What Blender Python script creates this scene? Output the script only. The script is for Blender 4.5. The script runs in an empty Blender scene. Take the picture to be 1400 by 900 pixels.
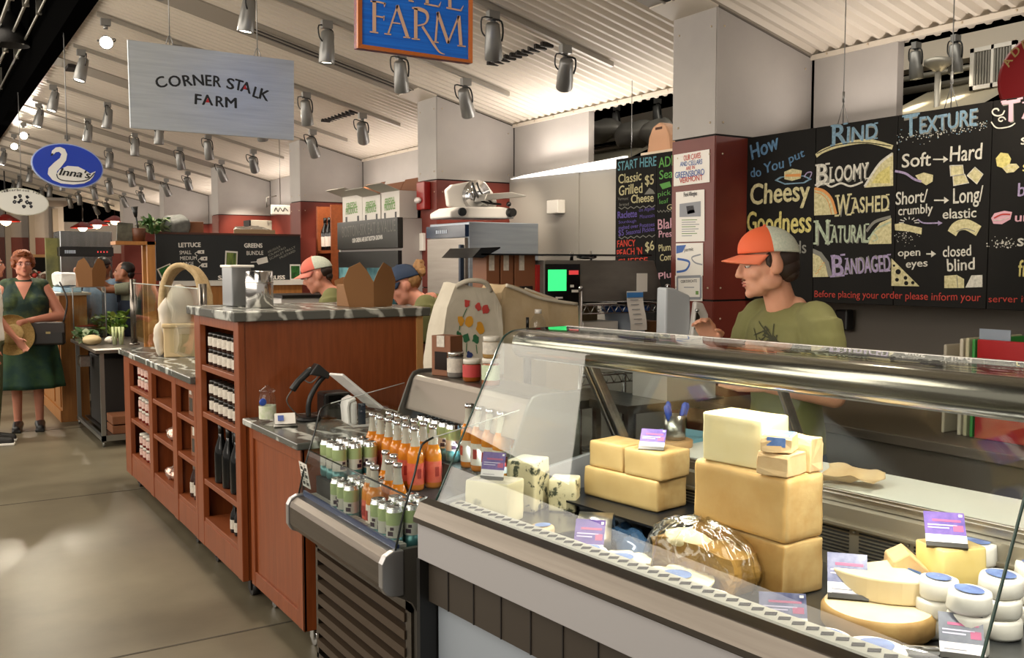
import bpy, bmesh, math, random
from mathutils import Vector as V, Matrix as Mx, noise as mnoise
random.seed(7)
SC = bpy.context.scene
COL = SC.collection
PI = math.pi

# ------------------------------------------------------------------ camera
F_PX, EYE = 1300.0, 1.62
YAW, PIT = math.atan2(820, 1300), math.atan2(89, 1300)
cam = bpy.data.cameras.new('camera'); cam.sensor_width = 36; cam.lens = F_PX / 1400 * 36
cam.clip_start = 0.05; cam.clip_end = 200
camo = bpy.data.objects.new('camera', cam); COL.objects.link(camo)
camo.location = (0, 0, EYE); camo.rotation_euler = (PI / 2 - PIT, 0, -YAW)
SC.camera = camo
# ------------------------------------------------------------------ world, exposure
SC.view_settings.view_transform = 'Standard'; SC.view_settings.look = 'None'
SC.view_settings.gamma = 1; SC.view_settings.use_curve_mapping = False
SC.view_settings.exposure = 0.70
SC.cycles.max_bounces = 8; SC.cycles.transparent_max_bounces = 24
SC.cycles.diffuse_bounces = 4; SC.cycles.glossy_bounces = 4
SC.cycles.sample_clamp_indirect = 4.0
SC.cycles.caustics_reflective = False; SC.cycles.caustics_refractive = False
wd = bpy.data.worlds.new('hall_light'); SC.world = wd; wd.use_nodes = True
wd.node_tree.nodes['Background'].inputs[0].default_value = (1.0, 0.90, 0.78, 1)
WORLD = 0.34
wd.node_tree.nodes['Background'].inputs[1].default_value = WORLD
SPOT_W, SPOT_FAR = 34.0, 34.0          # near and far track heads
CASE_W, BEV_W = 12.5, 3.0               # case lamps

def light(name, typ, loc, energy, color=(1, .86, .68), target=None, parent=None, **kw):
    d = bpy.data.lights.new(name, typ); d.energy = energy; d.color = color
    for k, v in kw.items(): setattr(d, k, v)
    o = bpy.data.objects.new(name, d); COL.objects.link(o); o.location = loc
    if target is not None:
        o.rotation_euler = (V(target) - V(loc)).to_track_quat('-Z', 'Y').to_euler()
    if parent: o.parent = parent
    return o

# fill lights added over the aisle, out of frame (behind and beside the viewer)
light('aisle_fill', 'AREA', (-1.6, 1.0, 4.2), 70, (1, .90, .76), (0.6, 3.2, 0), shape='RECTANGLE', size=2.5, size_y=3.0)
light('aisle_fill', 'AREA', (-1.4, 9.0, 4.2), 110, (1, .90, .76), (0.9, 8.5, 0), shape='RECTANGLE', size=5.0, size_y=2.0)

light('aisle_ceiling_fill', 'AREA', (-2.2, 6.0, 2.4), 150, (1, .90, .78), (2.2, 6.0, 3.3), shape='RECTANGLE', size=11, size_y=1.6)  # unseen fill added from the aisle side to brighten the ceiling
light('aisle_ceiling_fill', 'AREA', (-2.2, 16.0, 2.4), 120, (1, .90, .78), (2.2, 16.0, 3.3), shape='RECTANGLE', size=8, size_y=1.6)
# ------------------------------------------------------------------ pixel -> place (1400x900 frame)
_fw = V((math.sin(YAW) * math.cos(PIT), math.cos(YAW) * math.cos(PIT), -math.sin(PIT)))
_rt = V((math.cos(YAW), -math.sin(YAW), 0)); _up = _rt.cross(_fw); _C = V((0, 0, EYE))
def ray(x, y): return (_fw * F_PX + _rt * (x - 700) - _up * (y - 450)).normalized()
def hit(x, y, p, n):
    r = ray(x, y); return _C + r * ((V(p) - _C).dot(V(n)) / r.dot(V(n)))
def PX(x, y, X): return hit(x, y, (X, 0, 0), (1, 0, 0))
def PY(x, y, Y): return hit(x, y, (0, Y, 0), (0, 1, 0))
def PZ(x, y, Z): return hit(x, y, (0, 0, Z), (0, 0, 1))
def depth(p): return (V(p) - _C).dot(_fw)

# ------------------------------------------------------------------ materials
def lin(c):
    if isinstance(c, str):
        c = c.lstrip('#'); c = [int(c[i:i + 2], 16) / 255 for i in (0, 2, 4)]
    return tuple(x / 12.92 if x <= .04045 else ((x + .055) / 1.055) ** 2.4 for x in c) + (1,)
MATS = {}
def M(name, col, rough=.5, metal=0.0, noise=None, col2=None, bump=0, stretch=(1, 1, 1), emit=0, spec=.5, kind='noise', sss=0, aniso=0, ramp=None):
    if name in MATS: return MATS[name]
    m = bpy.data.materials.new(name); m.use_nodes = True; MATS[name] = m
    nt = m.node_tree; b = nt.nodes['Principled BSDF']
    b.inputs['Base Color'].default_value = lin(col); b.inputs['Roughness'].default_value = rough
    b.inputs['Metallic'].default_value = metal
    b.inputs['Specular IOR Level'].default_value = spec
    if aniso: b.inputs['Anisotropic'].default_value = aniso
    if sss:
        b.inputs['Subsurface Weight'].default_value = sss
        b.inputs['Subsurface Radius'].default_value = (1, .5, .3); b.inputs['Subsurface Scale'].default_value = .01
    if emit:
        b.inputs['Emission Color'].default_value = lin(col); b.inputs['Emission Strength'].default_value = emit
    if noise:
        tc = nt.nodes.new('ShaderNodeTexCoord'); mp = nt.nodes.new('ShaderNodeMapping')
        mp.inputs['Scale'].default_value = stretch
        nt.links.new(tc.outputs['Object'], mp.inputs['Vector'])
        if kind == 'noise':
            t = nt.nodes.new('ShaderNodeTexNoise'); t.inputs['Detail'].default_value = 6; t.inputs['Roughness'].default_value = .6
            t.inputs['Scale'].default_value = noise; out = t.outputs['Fac']; lo, hi = .32, .68
        elif kind == 'wave':
            t = nt.nodes.new('ShaderNodeTexWave'); t.inputs['Scale'].default_value = noise
            t.inputs['Distortion'].default_value = 9; t.inputs['Detail'].default_value = 4; t.inputs['Detail Scale'].default_value = 1.6
            out = t.outputs['Fac']; lo, hi = .72, 1.0
        else:
            t = nt.nodes.new('ShaderNodeTexVoronoi'); t.inputs['Scale'].default_value = noise
            out = t.outputs['Distance']; lo, hi = .12, .3
        if ramp: lo, hi = ramp
        nt.links.new(mp.outputs['Vector'], t.inputs['Vector'])
        rp = nt.nodes.new('ShaderNodeValToRGB'); nt.links.new(out, rp.inputs['Fac'])
        rp.color_ramp.elements[0].position = lo; rp.color_ramp.elements[1].position = hi
        rp.color_ramp.elements[0].color = lin(col); rp.color_ramp.elements[1].color = lin(col2 or col)
        nt.links.new(rp.outputs['Color'], b.inputs['Base Color'])
        if bump:
            bp = nt.nodes.new('ShaderNodeBump'); bp.inputs['Strength'].default_value = bump; bp.inputs['Distance'].default_value = .01
            nt.links.new(out, bp.inputs['Height']); nt.links.new(bp.outputs['Normal'], b.inputs['Normal'])
    return m
def glassmat(name, tint, refl=1.0, rough=0.0, ior=1.5):
    m = bpy.data.materials.new(name); m.use_nodes = True; MATS[name] = m
    nt = m.node_tree; nt.nodes.remove(nt.nodes['Principled BSDF'])
    out = nt.nodes['Material Output']
    tr = nt.nodes.new('ShaderNodeBsdfTransparent'); tr.inputs[0].default_value = tint + (1,)
    gl = nt.nodes.new('ShaderNodeBsdfGlossy'); gl.inputs['Roughness'].default_value = rough
    gl.inputs['Color'].default_value = (refl, refl, refl, 1)
    fr = nt.nodes.new('ShaderNodeFresnel'); ge = nt.nodes.new('ShaderNodeNewGeometry'); mr = nt.nodes.new('ShaderNodeMapRange')
    mr.inputs['To Min'].default_value = ior; mr.inputs['To Max'].default_value = 1 / ior
    nt.links.new(ge.outputs['Backfacing'], mr.inputs['Value']); nt.links.new(mr.outputs['Result'], fr.inputs['IOR'])
    mx = nt.nodes.new('ShaderNodeMixShader')
    nt.links.new(fr.outputs[0], mx.inputs[0]); nt.links.new(tr.outputs[0], mx.inputs[1]); nt.links.new(gl.outputs[0], mx.inputs[2])
    nt.links.new(mx.outputs[0], out.inputs['Surface'])
    return m
GLASS = glassmat('clear_glass', (.95, .97, .96), .9, 0, 1.4)
GLEDGE = M('glass_edge', '#2f4a42', .1)
PLASTIC = glassmat('clear_plastic', (.93, .94, .95), 1, .12, 1.45)
WRAP = glassmat('plastic_wrap', (.95, .95, .94), 1, .1, 1.8)

# ------------------------------------------------------------------ mesh builder
class MB:
    def __init__(s): s.bm = bmesh.new(); s.mi = 0
    def _add(s, verts, faces, smooth=False):
        vs = [s.bm.verts.new(v) for v in verts]
        for f in faces:
            try:
                fc = s.bm.faces.new([vs[i] for i in f]); fc.material_index = s.mi; fc.smooth = smooth
            except ValueError: pass
        return vs
    def box(s, x0, x1, y0, y1, z0, z1, mat=None, mi=None):
        if mi is not None: s.mi = mi
        p = [V((x, y, z)) for x in (x0, x1) for y in (y0, y1) for z in (z0, z1)]
        if mat: p = [mat @ q for q in p]
        s._add(p, [(0, 1, 3, 2), (4, 6, 7, 5), (0, 4, 5, 1), (2, 3, 7, 6), (0, 2, 6, 4), (1, 5, 7, 3)]); return s
    def prism(s, pts, d0, d1, f, mi=None, smooth=False):
        """extrude polygon pts (a,b) from d0 to d1; f(a,b,d)->point"""
        if mi is not None: s.mi = mi
        n = len(pts)
        vs = [V(f(a, b, d0)) for a, b in pts] + [V(f(a, b, d1)) for a, b in pts]
        vv = [s.bm.verts.new(v) for v in vs]
        for idx in (list(range(n))[::-1], list(range(n, 2 * n))):
            fc = s.bm.faces.new([vv[i] for i in idx]); fc.material_index = s.mi
        for i in range(n):
            j = (i + 1) % n
            fc = s.bm.faces.new([vv[i], vv[j], vv[n + j], vv[n + i]]); fc.material_index = s.mi; fc.smooth = smooth
        return s
    def sheet(s, path, d0, d1, f, t=.006, mi=None, smooth=True):
        """thick strip following path (a,b) extruded along d"""
        n = len(path); L = []; R = []
        for i in range(n):
            a = V(path[max(i - 1, 0)]); b = V(path[min(i + 1, n - 1)]); tn = (b - a).normalized(); nm = V((-tn.y, tn.x))
            L.append(V(path[i]) + nm * t / 2); R.append(V(path[i]) - nm * t / 2)
        return s.prism([tuple(p) for p in L] + [tuple(p) for p in R[::-1]], d0, d1, f, mi, smooth)
    def rev(s, prof, c=(0, 0, 0), seg=24, mat=None, mi=None, smooth=True, sx=1, sy=1, cap=True):
        if mi is not None: s.mi = mi
        c = V(c); rings = []
        for r, z in prof:
            ring = []
            for k in range(seg):
                a = 2 * PI * k / seg; p = V((r * sx * math.cos(a), r * sy * math.sin(a), z))
                if mat: p = mat @ p
                ring.append(s.bm.verts.new(p + c))
            rings.append(ring)
        for i in range(len(rings) - 1):
            for k in range(seg):
                j = (k + 1) % seg
                fc = s.bm.faces.new([rings[i][k], rings[i][j], rings[i + 1][j], rings[i + 1][k]]); fc.material_index = s.mi; fc.smooth = smooth
        if cap:
            for ring, rv in ((rings[0], True), (rings[-1], False)):
                fc = s.bm.faces.new(ring[::-1] if rv else ring); fc.material_index = s.mi
        return s
    def cone(s, p0, p1, r0, r1=None, seg=14, mi=None, cap=True):
        if mi is not None: s.mi = mi
        p0, p1 = V(p0), V(p1); r1 = r0 if r1 is None else r1
        q = (p1 - p0).to_track_quat('Z', 'Y').to_matrix().to_4x4(); L = (p1 - p0).length
        return s.rev([(r0, 0), (r1, L)], p0, seg, q, cap=cap)
    def tube(s, pts, r, seg=8, mi=None, closed=False):
        if mi is not None: s.mi = mi
        pts = [V(p) for p in pts]; n = len(pts); rings = []
        rad = r if isinstance(r, (list, tuple)) else [r] * n
        up = V((0, 0, 1))
        for i in range(n):
            t = (pts[min(i + 1, n - 1)] - pts[max(i - 1, 0)]).normalized()
            if abs(t.dot(up)) > .95: up = V((1, 0, 0)) if abs(t.x) < .9 else V((0, 1, 0))
            a = t.cross(up).normalized(); b = t.cross(a).normalized(); up = a.cross(t)
            rings.append([s.bm.verts.new(pts[i] + (a * math.cos(2 * PI * k / seg) + b * math.sin(2 * PI * k / seg)) * rad[i]) for k in range(seg)])
        for i in range(n - 1):
            for k in range(seg):
                j = (k + 1) % seg
                fc = s.bm.faces.new([rings[i][k], rings[i][j], rings[i + 1][j], rings[i + 1][k]]); fc.material_index = s.mi; fc.smooth = True
        s.bm.faces.new(rings[0][::-1]).material_index = s.mi; s.bm.faces.new(rings[-1]).material_index = s.mi
        return s
    def ball(s, c, r, mat=None, seg=20, rings=12, mi=None):
        if mi is not None: s.mi = mi
        r = (r, r, r) if not isinstance(r, (tuple, list)) else r
        prof = [(math.sin(PI * i / rings), -math.cos(PI * i / rings)) for i in range(rings + 1)]
        prof[0] = (1e-4, -1); prof[-1] = (1e-4, 1)
        S = Mx.Diagonal((r[0], r[1], r[2], 1)); m = (mat.to_3x3().to_4x4() @ S) if mat else S
        return s.rev(prof, c, seg, m, cap=False)
    def cap(s, p0, p1, r0, r1, seg=12):
        s.cone(p0, p1, r0, r1, seg); s.ball(p0, r0, seg=seg, rings=8); s.ball(p1, r1, seg=seg, rings=8); return s
    def grid(s, fn, nu, nv, mi=None, smooth=True):
        if mi is not None: s.mi = mi
        g = [[s.bm.verts.new(V(fn(i / nu, j / nv))) for j in range(nv + 1)] for i in range(nu + 1)]
        for i in range(nu):
            for j in range(nv):
                fc = s.bm.faces.new([g[i][j], g[i + 1][j], g[i + 1][j + 1], g[i][j + 1]]); fc.material_index = s.mi; fc.smooth = smooth
        return s
    def quad(s, a, b, c, d, mi=None):
        if mi is not None: s.mi = mi
        s._add([V(a), V(b), V(c), V(d)], [(0, 1, 2, 3)]); return s
    def poly(s, pts, mi=None):
        if mi is not None: s.mi = mi
        s._add([V(p) for p in pts], [tuple(range(len(pts)))]); return s
    def mesh(s, me, mat, mi=None):
        if mi is not None: s.mi = mi
        vs = [s.bm.verts.new(mat @ v.co) for v in me.vertices]
        for p in me.polygons:
            try:
                f = s.bm.faces.new([vs[i] for i in p.vertices]); f.material_index = s.mi
            except ValueError: pass
        return s
    def wob(s, amp, sc, seed=0, axes=(1, 1, 1)):
        for v in s.bm.verts:
            n = mnoise.noise_vector(v.co * sc + V((seed, seed * 2.3, 0))); v.co += V((n.x * axes[0], n.y * axes[1], n.z * axes[2])) * amp
        return s
    def build(s, name, mats, parent=None, bevel=0, seg=2, smooth=None, fix=True):
        if fix: bmesh.ops.recalc_face_normals(s.bm, faces=s.bm.faces)
        me = bpy.data.meshes.new(name); s.bm.to_mesh(me); s.bm.free()
        if not isinstance(mats, (list, tuple)): mats = [mats]
        for m in mats: me.materials.append(m)
        o = bpy.data.objects.new(name, me); COL.objects.link(o)
        if parent: o.parent = parent
        if bevel:
            b = o.modifiers.new('bevel', 'BEVEL'); b.width = bevel; b.segments = seg; b.limit_method = 'ANGLE'; b.angle_limit = .6
            b.harden_normals = False
        if smooth:
            for p in me.polygons: p.use_smooth = True
        return o
def tag(o, label, cat, group=None, kind=None):
    o['label'] = label; o['category'] = cat
    if group: o['group'] = group
    if kind: o['kind'] = kind
    return o
def thing(name, label, cat, loc=(0, 0, 0), rz=0, group=None, rot=None):
    o = bpy.data.objects.new(name, None); COL.objects.link(o); o.empty_display_size = .05
    o.location = loc; o.rotation_euler = rot if rot else (0, 0, rz)
    return tag(o, label, cat, group)
def struct(mb, name, mats, **kw):
    o = mb.build(name, mats, **kw); o['kind'] = 'structure'; return o
def dup(root, loc=None, rz=None, label=None, group=None):
    r = root.copy(); COL.objects.link(r)
    if loc is not None: r.location = loc
    if rz is not None: r.rotation_euler = (0, 0, rz)
    if label: r['label'] = label
    if group: r['group'] = group
    for ch in list(root.children):
        c = ch.copy(); COL.objects.link(c); c.parent = r
        for g in list(ch.children):
            d = g.copy(); COL.objects.link(d); d.parent = c
    return r
def R(ax, a): return Mx.Rotation(a, 4, ax)
def T(x, y, z): return Mx.Translation((x, y, z))
def frame(o, xa, ya, za):
    m = Mx.Identity(4)
    for i, a in enumerate((xa, ya, za)): m.col[i][:3] = V(a)[:]
    m.col[3][:3] = V(o)[:]
    return m

# ------------------------------------------------------------------ lettering
_tc = {}
def textmesh(st, bold=0.0):
    k = (st, bold)
    if k not in _tc:
        cu = bpy.data.curves.new('lettering', 'FONT'); cu.body = st; cu.offset = bold; cu.resolution_u = 3
        o = bpy.data.objects.new('lettering', cu)
        COL.objects.link(o)
        me = bpy.data.meshes.new_from_object(o.evaluated_get(bpy.context.evaluated_depsgraph_get()))
        bpy.data.objects.remove(o); bpy.data.curves.remove(cu); _tc[k] = me
    return _tc[k]
_capH = None
def text(mb, st, p0, p1, h, nrm, mi=0, bold=0.0, shear=0, wob=0, up=None, off=.0015):
    """lettering whose baseline runs p0->p1, capital height h, on a surface with normal nrm"""
    global _capH
    if _capH is None: _capH = max(v.co.y for v in textmesh('H').vertices)
    me = textmesh(st, 0.0); p0, p1 = V(p0), V(p1); nrm = V(nrm).normalized()
    if len(me.vertices) == 0: return
    x0 = min(v.co.x for v in me.vertices); x1 = max(v.co.x for v in me.vertices)
    xa = (p1 - p0).normalized(); ya = nrm.cross(xa).normalized()
    W = (p1 - p0).length; sx = W / (x1 - x0); sy = h / _capH
    mb.mi = mi
    for dx, dy in (((0, 0),) if bold <= .004 else ((-bold * 1.3, 0), (bold * 1.3, 0), (0, bold * .8), (0, -bold * .8))):
        vs = []
        for v in me.vertices:
            x, y = (v.co.x - x0 + dx) * sx, (v.co.y + dy) * sy
            if wob:
                n = mnoise.noise_vector(V((x * 9 / max(h / .05, .2) + sum(map(ord, st)) % 17, y * 7 / max(h / .05, .2), mi))); x += n.x * wob * h; y += n.y * wob * h
            vs.append(mb.bm.verts.new(p0 + xa * (x + y * shear) + ya * y + nrm * (off + dx * .004 + dy * .002)))
        for p in me.polygons:
            try:
                f = mb.bm.faces.new([vs[i] for i in p.vertices]); f.material_index = mi
            except ValueError: pass
def stroke(mb, pts, w, nrm, mi=0, off=.0016):
    """flat chalk stroke along points on a surface"""
    pts = [V(p) for p in pts]; nrm = V(nrm).normalized(); n = len(pts); L = []; Rr = []; mb.mi = mi
    ws = w if isinstance(w, (list, tuple)) else [w] * n
    for i in range(n):
        t = (pts[min(i + 1, n - 1)] - pts[max(i - 1, 0)])
        if t.length < 1e-9: t = V((1, 0, 0))
        s = nrm.cross(t.normalized()) * ws[i] / 2
        L.append(mb.bm.verts.new(pts[i] + s + nrm * off)); Rr.append(mb.bm.verts.new(pts[i] - s + nrm * off))
    for i in range(n - 1):
        try:
            f = mb.bm.faces.new([L[i], Rr[i], Rr[i + 1], L[i + 1]]); f.material_index = mi
        except ValueError: pass
def smoothpts(pts, k=4):
    pts = [V(p) for p in pts]; out = []
    for i in range(len(pts) - 1):
        a, b, c, d = pts[max(i - 1, 0)], pts[i], pts[i + 1], pts[min(i + 2, len(pts) - 1)]
        for j in range(k):
            t = j / k
            out.append(.5 * ((2 * b) + (c - a) * t + (2 * a - 5 * b + 4 * c - d) * t * t + (3 * b - a - 3 * c + d) * t ** 3))
    out.append(pts[-1]); return out
# ================================================================== SETTING
FLOORM = M('polished_concrete', '#575040', .38, noise=1.1, col2='#716a57', bump=.02)
CREAM = M('corrugated_cream_steel', '#d3c9ba', .5)
PANEL = M('grey_fibre_panel', '#a39e9a', .55, noise=3, col2='#aba6a1')
BEAMM = M('grey_ceiling_band', '#8f877b', .6)
REDP = M('oxblood_panel', '#64261c', .45, noise=4, col2='#6f2d22')
SEAM = M('dark_seam', '#1d1714', .8)
BLACK = M('void_black', '#060606', 1.0, spec=0)
DULL = M('grey_wall_paint', '#8f8b84', .6)
WHITE = M('white_paint', '#e6e2da', .45)
STEEL = M('brushed_steel', '#b9b6b0', .28, 1, noise=40, col2='#a29f99', stretch=(1, .03, 1))
CHROME = M('chrome', '#d8d8d8', .12, 1)
DKSTEEL = M('dark_brushed_steel', '#6d675f', .34, 1, noise=30, col2='#5c564f', stretch=(1, .05, 1))
GREYMET = M('spot_grey', '#8a8a88', .4, .6)
BLK = M('black_plastic', '#141414', .4)
GLOW = M('lamp_glow', '#fff3dc', .5, emit=9)

FINS = [3.60, 6.65, 9.73, 12.90, 16.10, 19.60]; FT = .33
XE, XB, XA = 3.5, 4.21, 1.2            # fin end, back wall, aisle edge of the ceiling
def cz(x): return 2.94 - .254 * (x - 3.5)

mb = MB(); mb.box(-9, 12, -3, 34, -.08, 0, mi=0)
jy = PZ(373, 855, 0).y
for k in range(-1, 7):
    y = jy + k * 3.05; mb.box(-9, XB, y - .006, y + .006, -.01, .0015, mi=1)
for x in (.15, -2.9): mb.box(x - .005, x + .005, -3, 30, -.01, .0015, mi=1)
struct(mb, 'floor', [FLOORM, M('floor_joint', '#3f392d', .7)])

# corrugated ceiling, one bay between two bands at a time
mb = MB()
edges = [-1.5, .22, .55] + [v for f in FINS for v in (f, f + FT)] + [23.0]
bays = [(edges[i], edges[i + 1]) for i in range(0, len(edges), 2)]
for (a, b) in bays:
    per = .088 if a < 9 else .15; n = max(1, round((b - a) / per)); per = (b - a) / n
    ys = []
    for k in range(n):
        for u, h in ((0, 0), (.12, 0), (.36, 1), (.62, 1), (.86, 0)): ys.append((a + (k + u) * per, h * .024))
    ys.append((b, 0))
    xs = [XA, 2.2, 3.2, XB + .09]
    for i in range(len(ys) - 1):
        (y0, h0), (y1, h1) = ys[i], ys[i + 1]
        for j in range(3):
            mb.quad((xs[j], y0, cz(xs[j]) + h0), (xs[j + 1], y0, cz(xs[j + 1]) + h0), (xs[j + 1], y1, cz(xs[j + 1]) + h1), (xs[j], y1, cz(xs[j]) + h1), 0)
    mb.quad((XA, a, cz(XA) + .05), (XB + .09, a, cz(XB) + .03), (XB + .09, b, cz(XB) + .03), (XA, b, cz(XA) + .05), 1)
struct(mb, 'ceiling', [CREAM, BLACK], fix=False)
# flat bands over the partitions, with slot diffusers
for i, f in enumerate([.22] + FINS):
    mb = MB(); y0, y1 = f, f + FT
    mb.prism([(XA, cz(XA) - .012), (XB, cz(XB) - .012), (XB, cz(XB) + .06), (XA, cz(XA) + .06)], y0 - .01, y1 + .01, lambda a, b, d: (a, d, b), 0)
    if i in (1, 2, 3):
        xa, xb = 2.1, 3.34
        for q in (.10, .17):
            mb.prism([(xa, cz(xa) - .016), (xb, cz(xb) - .016), (xb, cz(xb)), (xa, cz(xa))], y0 + q, y0 + q + .035, lambda a, b, d: (a, d, b), 1)
        for q in (.07, .14, .21):
            mb.prism([(xa, cz(xa) - .022), (xb, cz(xb) - .022), (xb, cz(xb)), (xa, cz(xa))], y0 + q, y0 + q + .012, lambda a, b, d: (a, d, b), 0)
        mb.prism([(xb, cz(xb) - .02), (XE, cz(XE) - .02), (XE, cz(XE)), (xb, cz(xb))], y0 - .008, y1 + .008, lambda a, b, d: (a, d, b), 2)
    if i in (2, 3):
        mb.box(1.3, 1.55, y0 + .05, y1 - .05, cz(1.4) - .03, cz(1.4), mi=1)
    struct(mb, 'trim_%d' % (i + 1), [BEAMM, SEAM, CREAM])
# rows of short vent cuts where the ceiling sheets lap
for nm, (pa, pb, n) in (('trim_20', ((676, 88), (750, 63), 10)), ('trim_21', ((447, 166), (485, 154), 9))):
    def cpt(x, y):
        return hit(x, y, (3.5, 0, 2.94), (.254, 0, 1))
    A, B = cpt(*pa), cpt(*pb); mb = MB()
    for k in range(n):
        p = A.lerp(B, k / (n - 1)); mb.box(p.x - .055, p.x + .03, p.y - .012, p.y + .012, p.z - .008, p.z + .02, mi=0)
    struct(mb, nm, SEAM)

# partitions between the stalls
SCREW = M('screw_head', '#c9b9a0', .3, .8)
for i, f in enumerate(FINS):
    mb = MB(); g = .004; X1 = XB + .12
    fn = lambda a, b, d: (a, d, b)
    mb.prism([(XE + .012, 0), (X1, 0), (X1, cz(X1)), (XE + .012, cz(XE))], f + .012, f + FT - .012, fn, 2)
    for (za, zb, mi) in ((0, 1.425, 1), (1.435, 2.275, 1), (2.285, None, 0)):
        zt0 = zb if zb else cz(XE) - .02; zt1 = zb if zb else cz(XB) - .02
        mb.prism([(XE + .004, za), (XB, za), (XB, zt1), (XE + .004, zt0)], f, f + .011, fn, mi)            # viewer side
        mb.prism([(XE + .004, za), (XB, za), (XB, zt1), (XE + .004, zt0)], f + FT - .011, f + FT, fn, mi)
        mb.box(XE, XE + .011, f + .005, f + FT - .005, za, zt0, mi=mi)                                   # end face
        if i < 3:
            for zz in (za + .06, zt0 - .09):
                mb.ball((XE - .001, f + .04, zz), .006, seg=6, rings=4, mi=3); mb.ball((XE - .001, f + FT - .05, zz), .006, seg=6, rings=4, mi=3)
                mb.ball((XE + .05, f - .001, zz), .006, seg=6, rings=4, mi=3); mb.ball((XB - .05, f - .001, min(zz, zt1 - .06)), .006, seg=6, rings=4, mi=3)
    o = struct(mb, 'wall_partition', [PANEL, REDP, SEAM, SCREW])

# back wall: upper grey panels, openings, lower wall
y1s = PX(1228, 55, XB).y; y2s = PX(805, 150, XB).y
mb = MB()
mb.box(XB, XB + .05, y1s, 3.60, 2.20, cz(XB), mi=0)
mb.box(XB, XB + .05, 3.58, 3.598, 2.2, cz(XB), mi=1)
mb.box(XB - .03, XB + .05, -1.5, 3.6, 0, 2.20, mi=2)
struct(mb, 'wall_right', [PANEL, SEAM, M('dim_brown_grey_paint', '#6b655c', .6)])
mb = MB()
mb.box(XB, XB + .05, y2s, 6.65, 2.33, cz(XB), mi=0); mb.box(XB - .002, XB + .05, 6.635, 6.648, 2.33, cz(XB), mi=1)
ym = PX(791, 300, XB - .04).y
mb.box(XB - .04, XB + .05, ym, 6.65, 0, 2.33, mi=2); mb.box(XB - .03, XB + .05, 3.93, ym, 0, 2.33, mi=2)
struct(mb, 'wall_right', [PANEL, SEAM, DULL])
for i in range(2, 6):
    a = FINS[i] if i > 1 else 0; a0 = FINS[i - 1] + FT; b0 = FINS[i]
    mb = MB(); mb.box(XB, XB + .05, a0, b0, 2.285, cz(XB), mi=0); mb.box(XB, XB + .05, a0, b0, 0, 2.28, mi=1)
    mb.box(XB - .003, XB + .05, b0 - .015, b0 - .001, 2.285, cz(XB), mi=2)
    struct(mb, 'wall_right', [PANEL, REDP, SEAM])
# white angle under the ends of the ceiling ribs
mb = MB()
for a, b in ((-1.5, 3.6), (3.93, 6.65), (6.98, 9.73)):
    mb.box(XB - .012, XB + .02, a, b, cz(XB) - .03, cz(XB) - .004, mi=0)
    k = a + .05
    while k < b:
        mb.ball((XB - .014, k, cz(XB) - .014), .006, seg=6, rings=4, mi=1); k += .26
struct(mb, 'trim_30', [CREAM, SCREW])
# wall top lit by spots: its brightness is put into a glowing strip
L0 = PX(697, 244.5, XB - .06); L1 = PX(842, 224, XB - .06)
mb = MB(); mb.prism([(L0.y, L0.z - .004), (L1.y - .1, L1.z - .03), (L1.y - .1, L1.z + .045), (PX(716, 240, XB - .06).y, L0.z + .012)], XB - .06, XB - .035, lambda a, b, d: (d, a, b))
tag(mb.build('spotlit_ledge_strip', M('painted_spot_glow', '#fbf6f0', .4, emit=1.1)), 'long white strip glowing in place of the spot lit top of the grey wall', 'wall strip')
light('ledge_fill', 'AREA', (XB - .12, 5.2, 2.42), 5, (1, .93, .85), (XB - .5, 5.2, 4), shape='RECTANGLE', size=2, size_y=.1)  # added fill along the glowing strip, no lamp there

# black backing stands in for the unlit hall beyond and above
mb = MB(); mb.box(-9, 14, 33.6, 34, 0, 9, mi=0); struct(mb, 'black_backing_far', BLACK)
mb = MB(); mb.box(-9, XA - .10, -3, 34, 4.7, 4.8, mi=0); mb.box(XA - .12, XA, -1.5, 23, cz(XA) - .03, 4.7, mi=0); mb.box(XA - .12, 13, 23, 23.1, 3.4, 4.7, mi=0)
struct(mb, 'ceiling', BLACK)  # black backing in place of the unlit hall above, no ceiling there
mb = MB(); mb.box(10.5, 10.6, -3, 34, 0, 6, mi=0); mb.box(XB + .1, 10.6, -3, 23, 4.2, 4.3, mi=0); struct(mb, 'wall_right', BLACK)
# end of the hall: cream wall over red panels
p0, p1 = PY(-10, 330, 25.5), PY(88, 330, 25.5)
mb = MB(); mb.box(p0.x - 2, p1.x, 25.5, 25.7, 2.25, 3.0, mi=0); mb.box(p0.x - 2, p1.x, 25.48, 25.7, 0, 2.25, mi=1)
for k in range(3):
    x = p0.x + (p1.x - p0.x) * (k + .6) / 3; mb.box(x - .06, x + .06, 25.3, 25.5, 0, 2.95, mi=2)
mb.box(p0.x - 2, p1.x, 22.9, 25.6, 3.0, 3.06, mi=0)
struct(mb, 'wall_end', [PANEL, REDP, BEAMM])
mb = MB()
q0, q1 = PY(88, 340, 27), PY(215, 340, 27); mb.box(q0.x, q1.x, 27, 27.2, 0, 2.7, mi=0); mb.box(q0.x, q1.x, 26.98, 27.2, 0, 1.9, mi=1)
struct(mb, 'wall_end', [PANEL, REDP])

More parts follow.
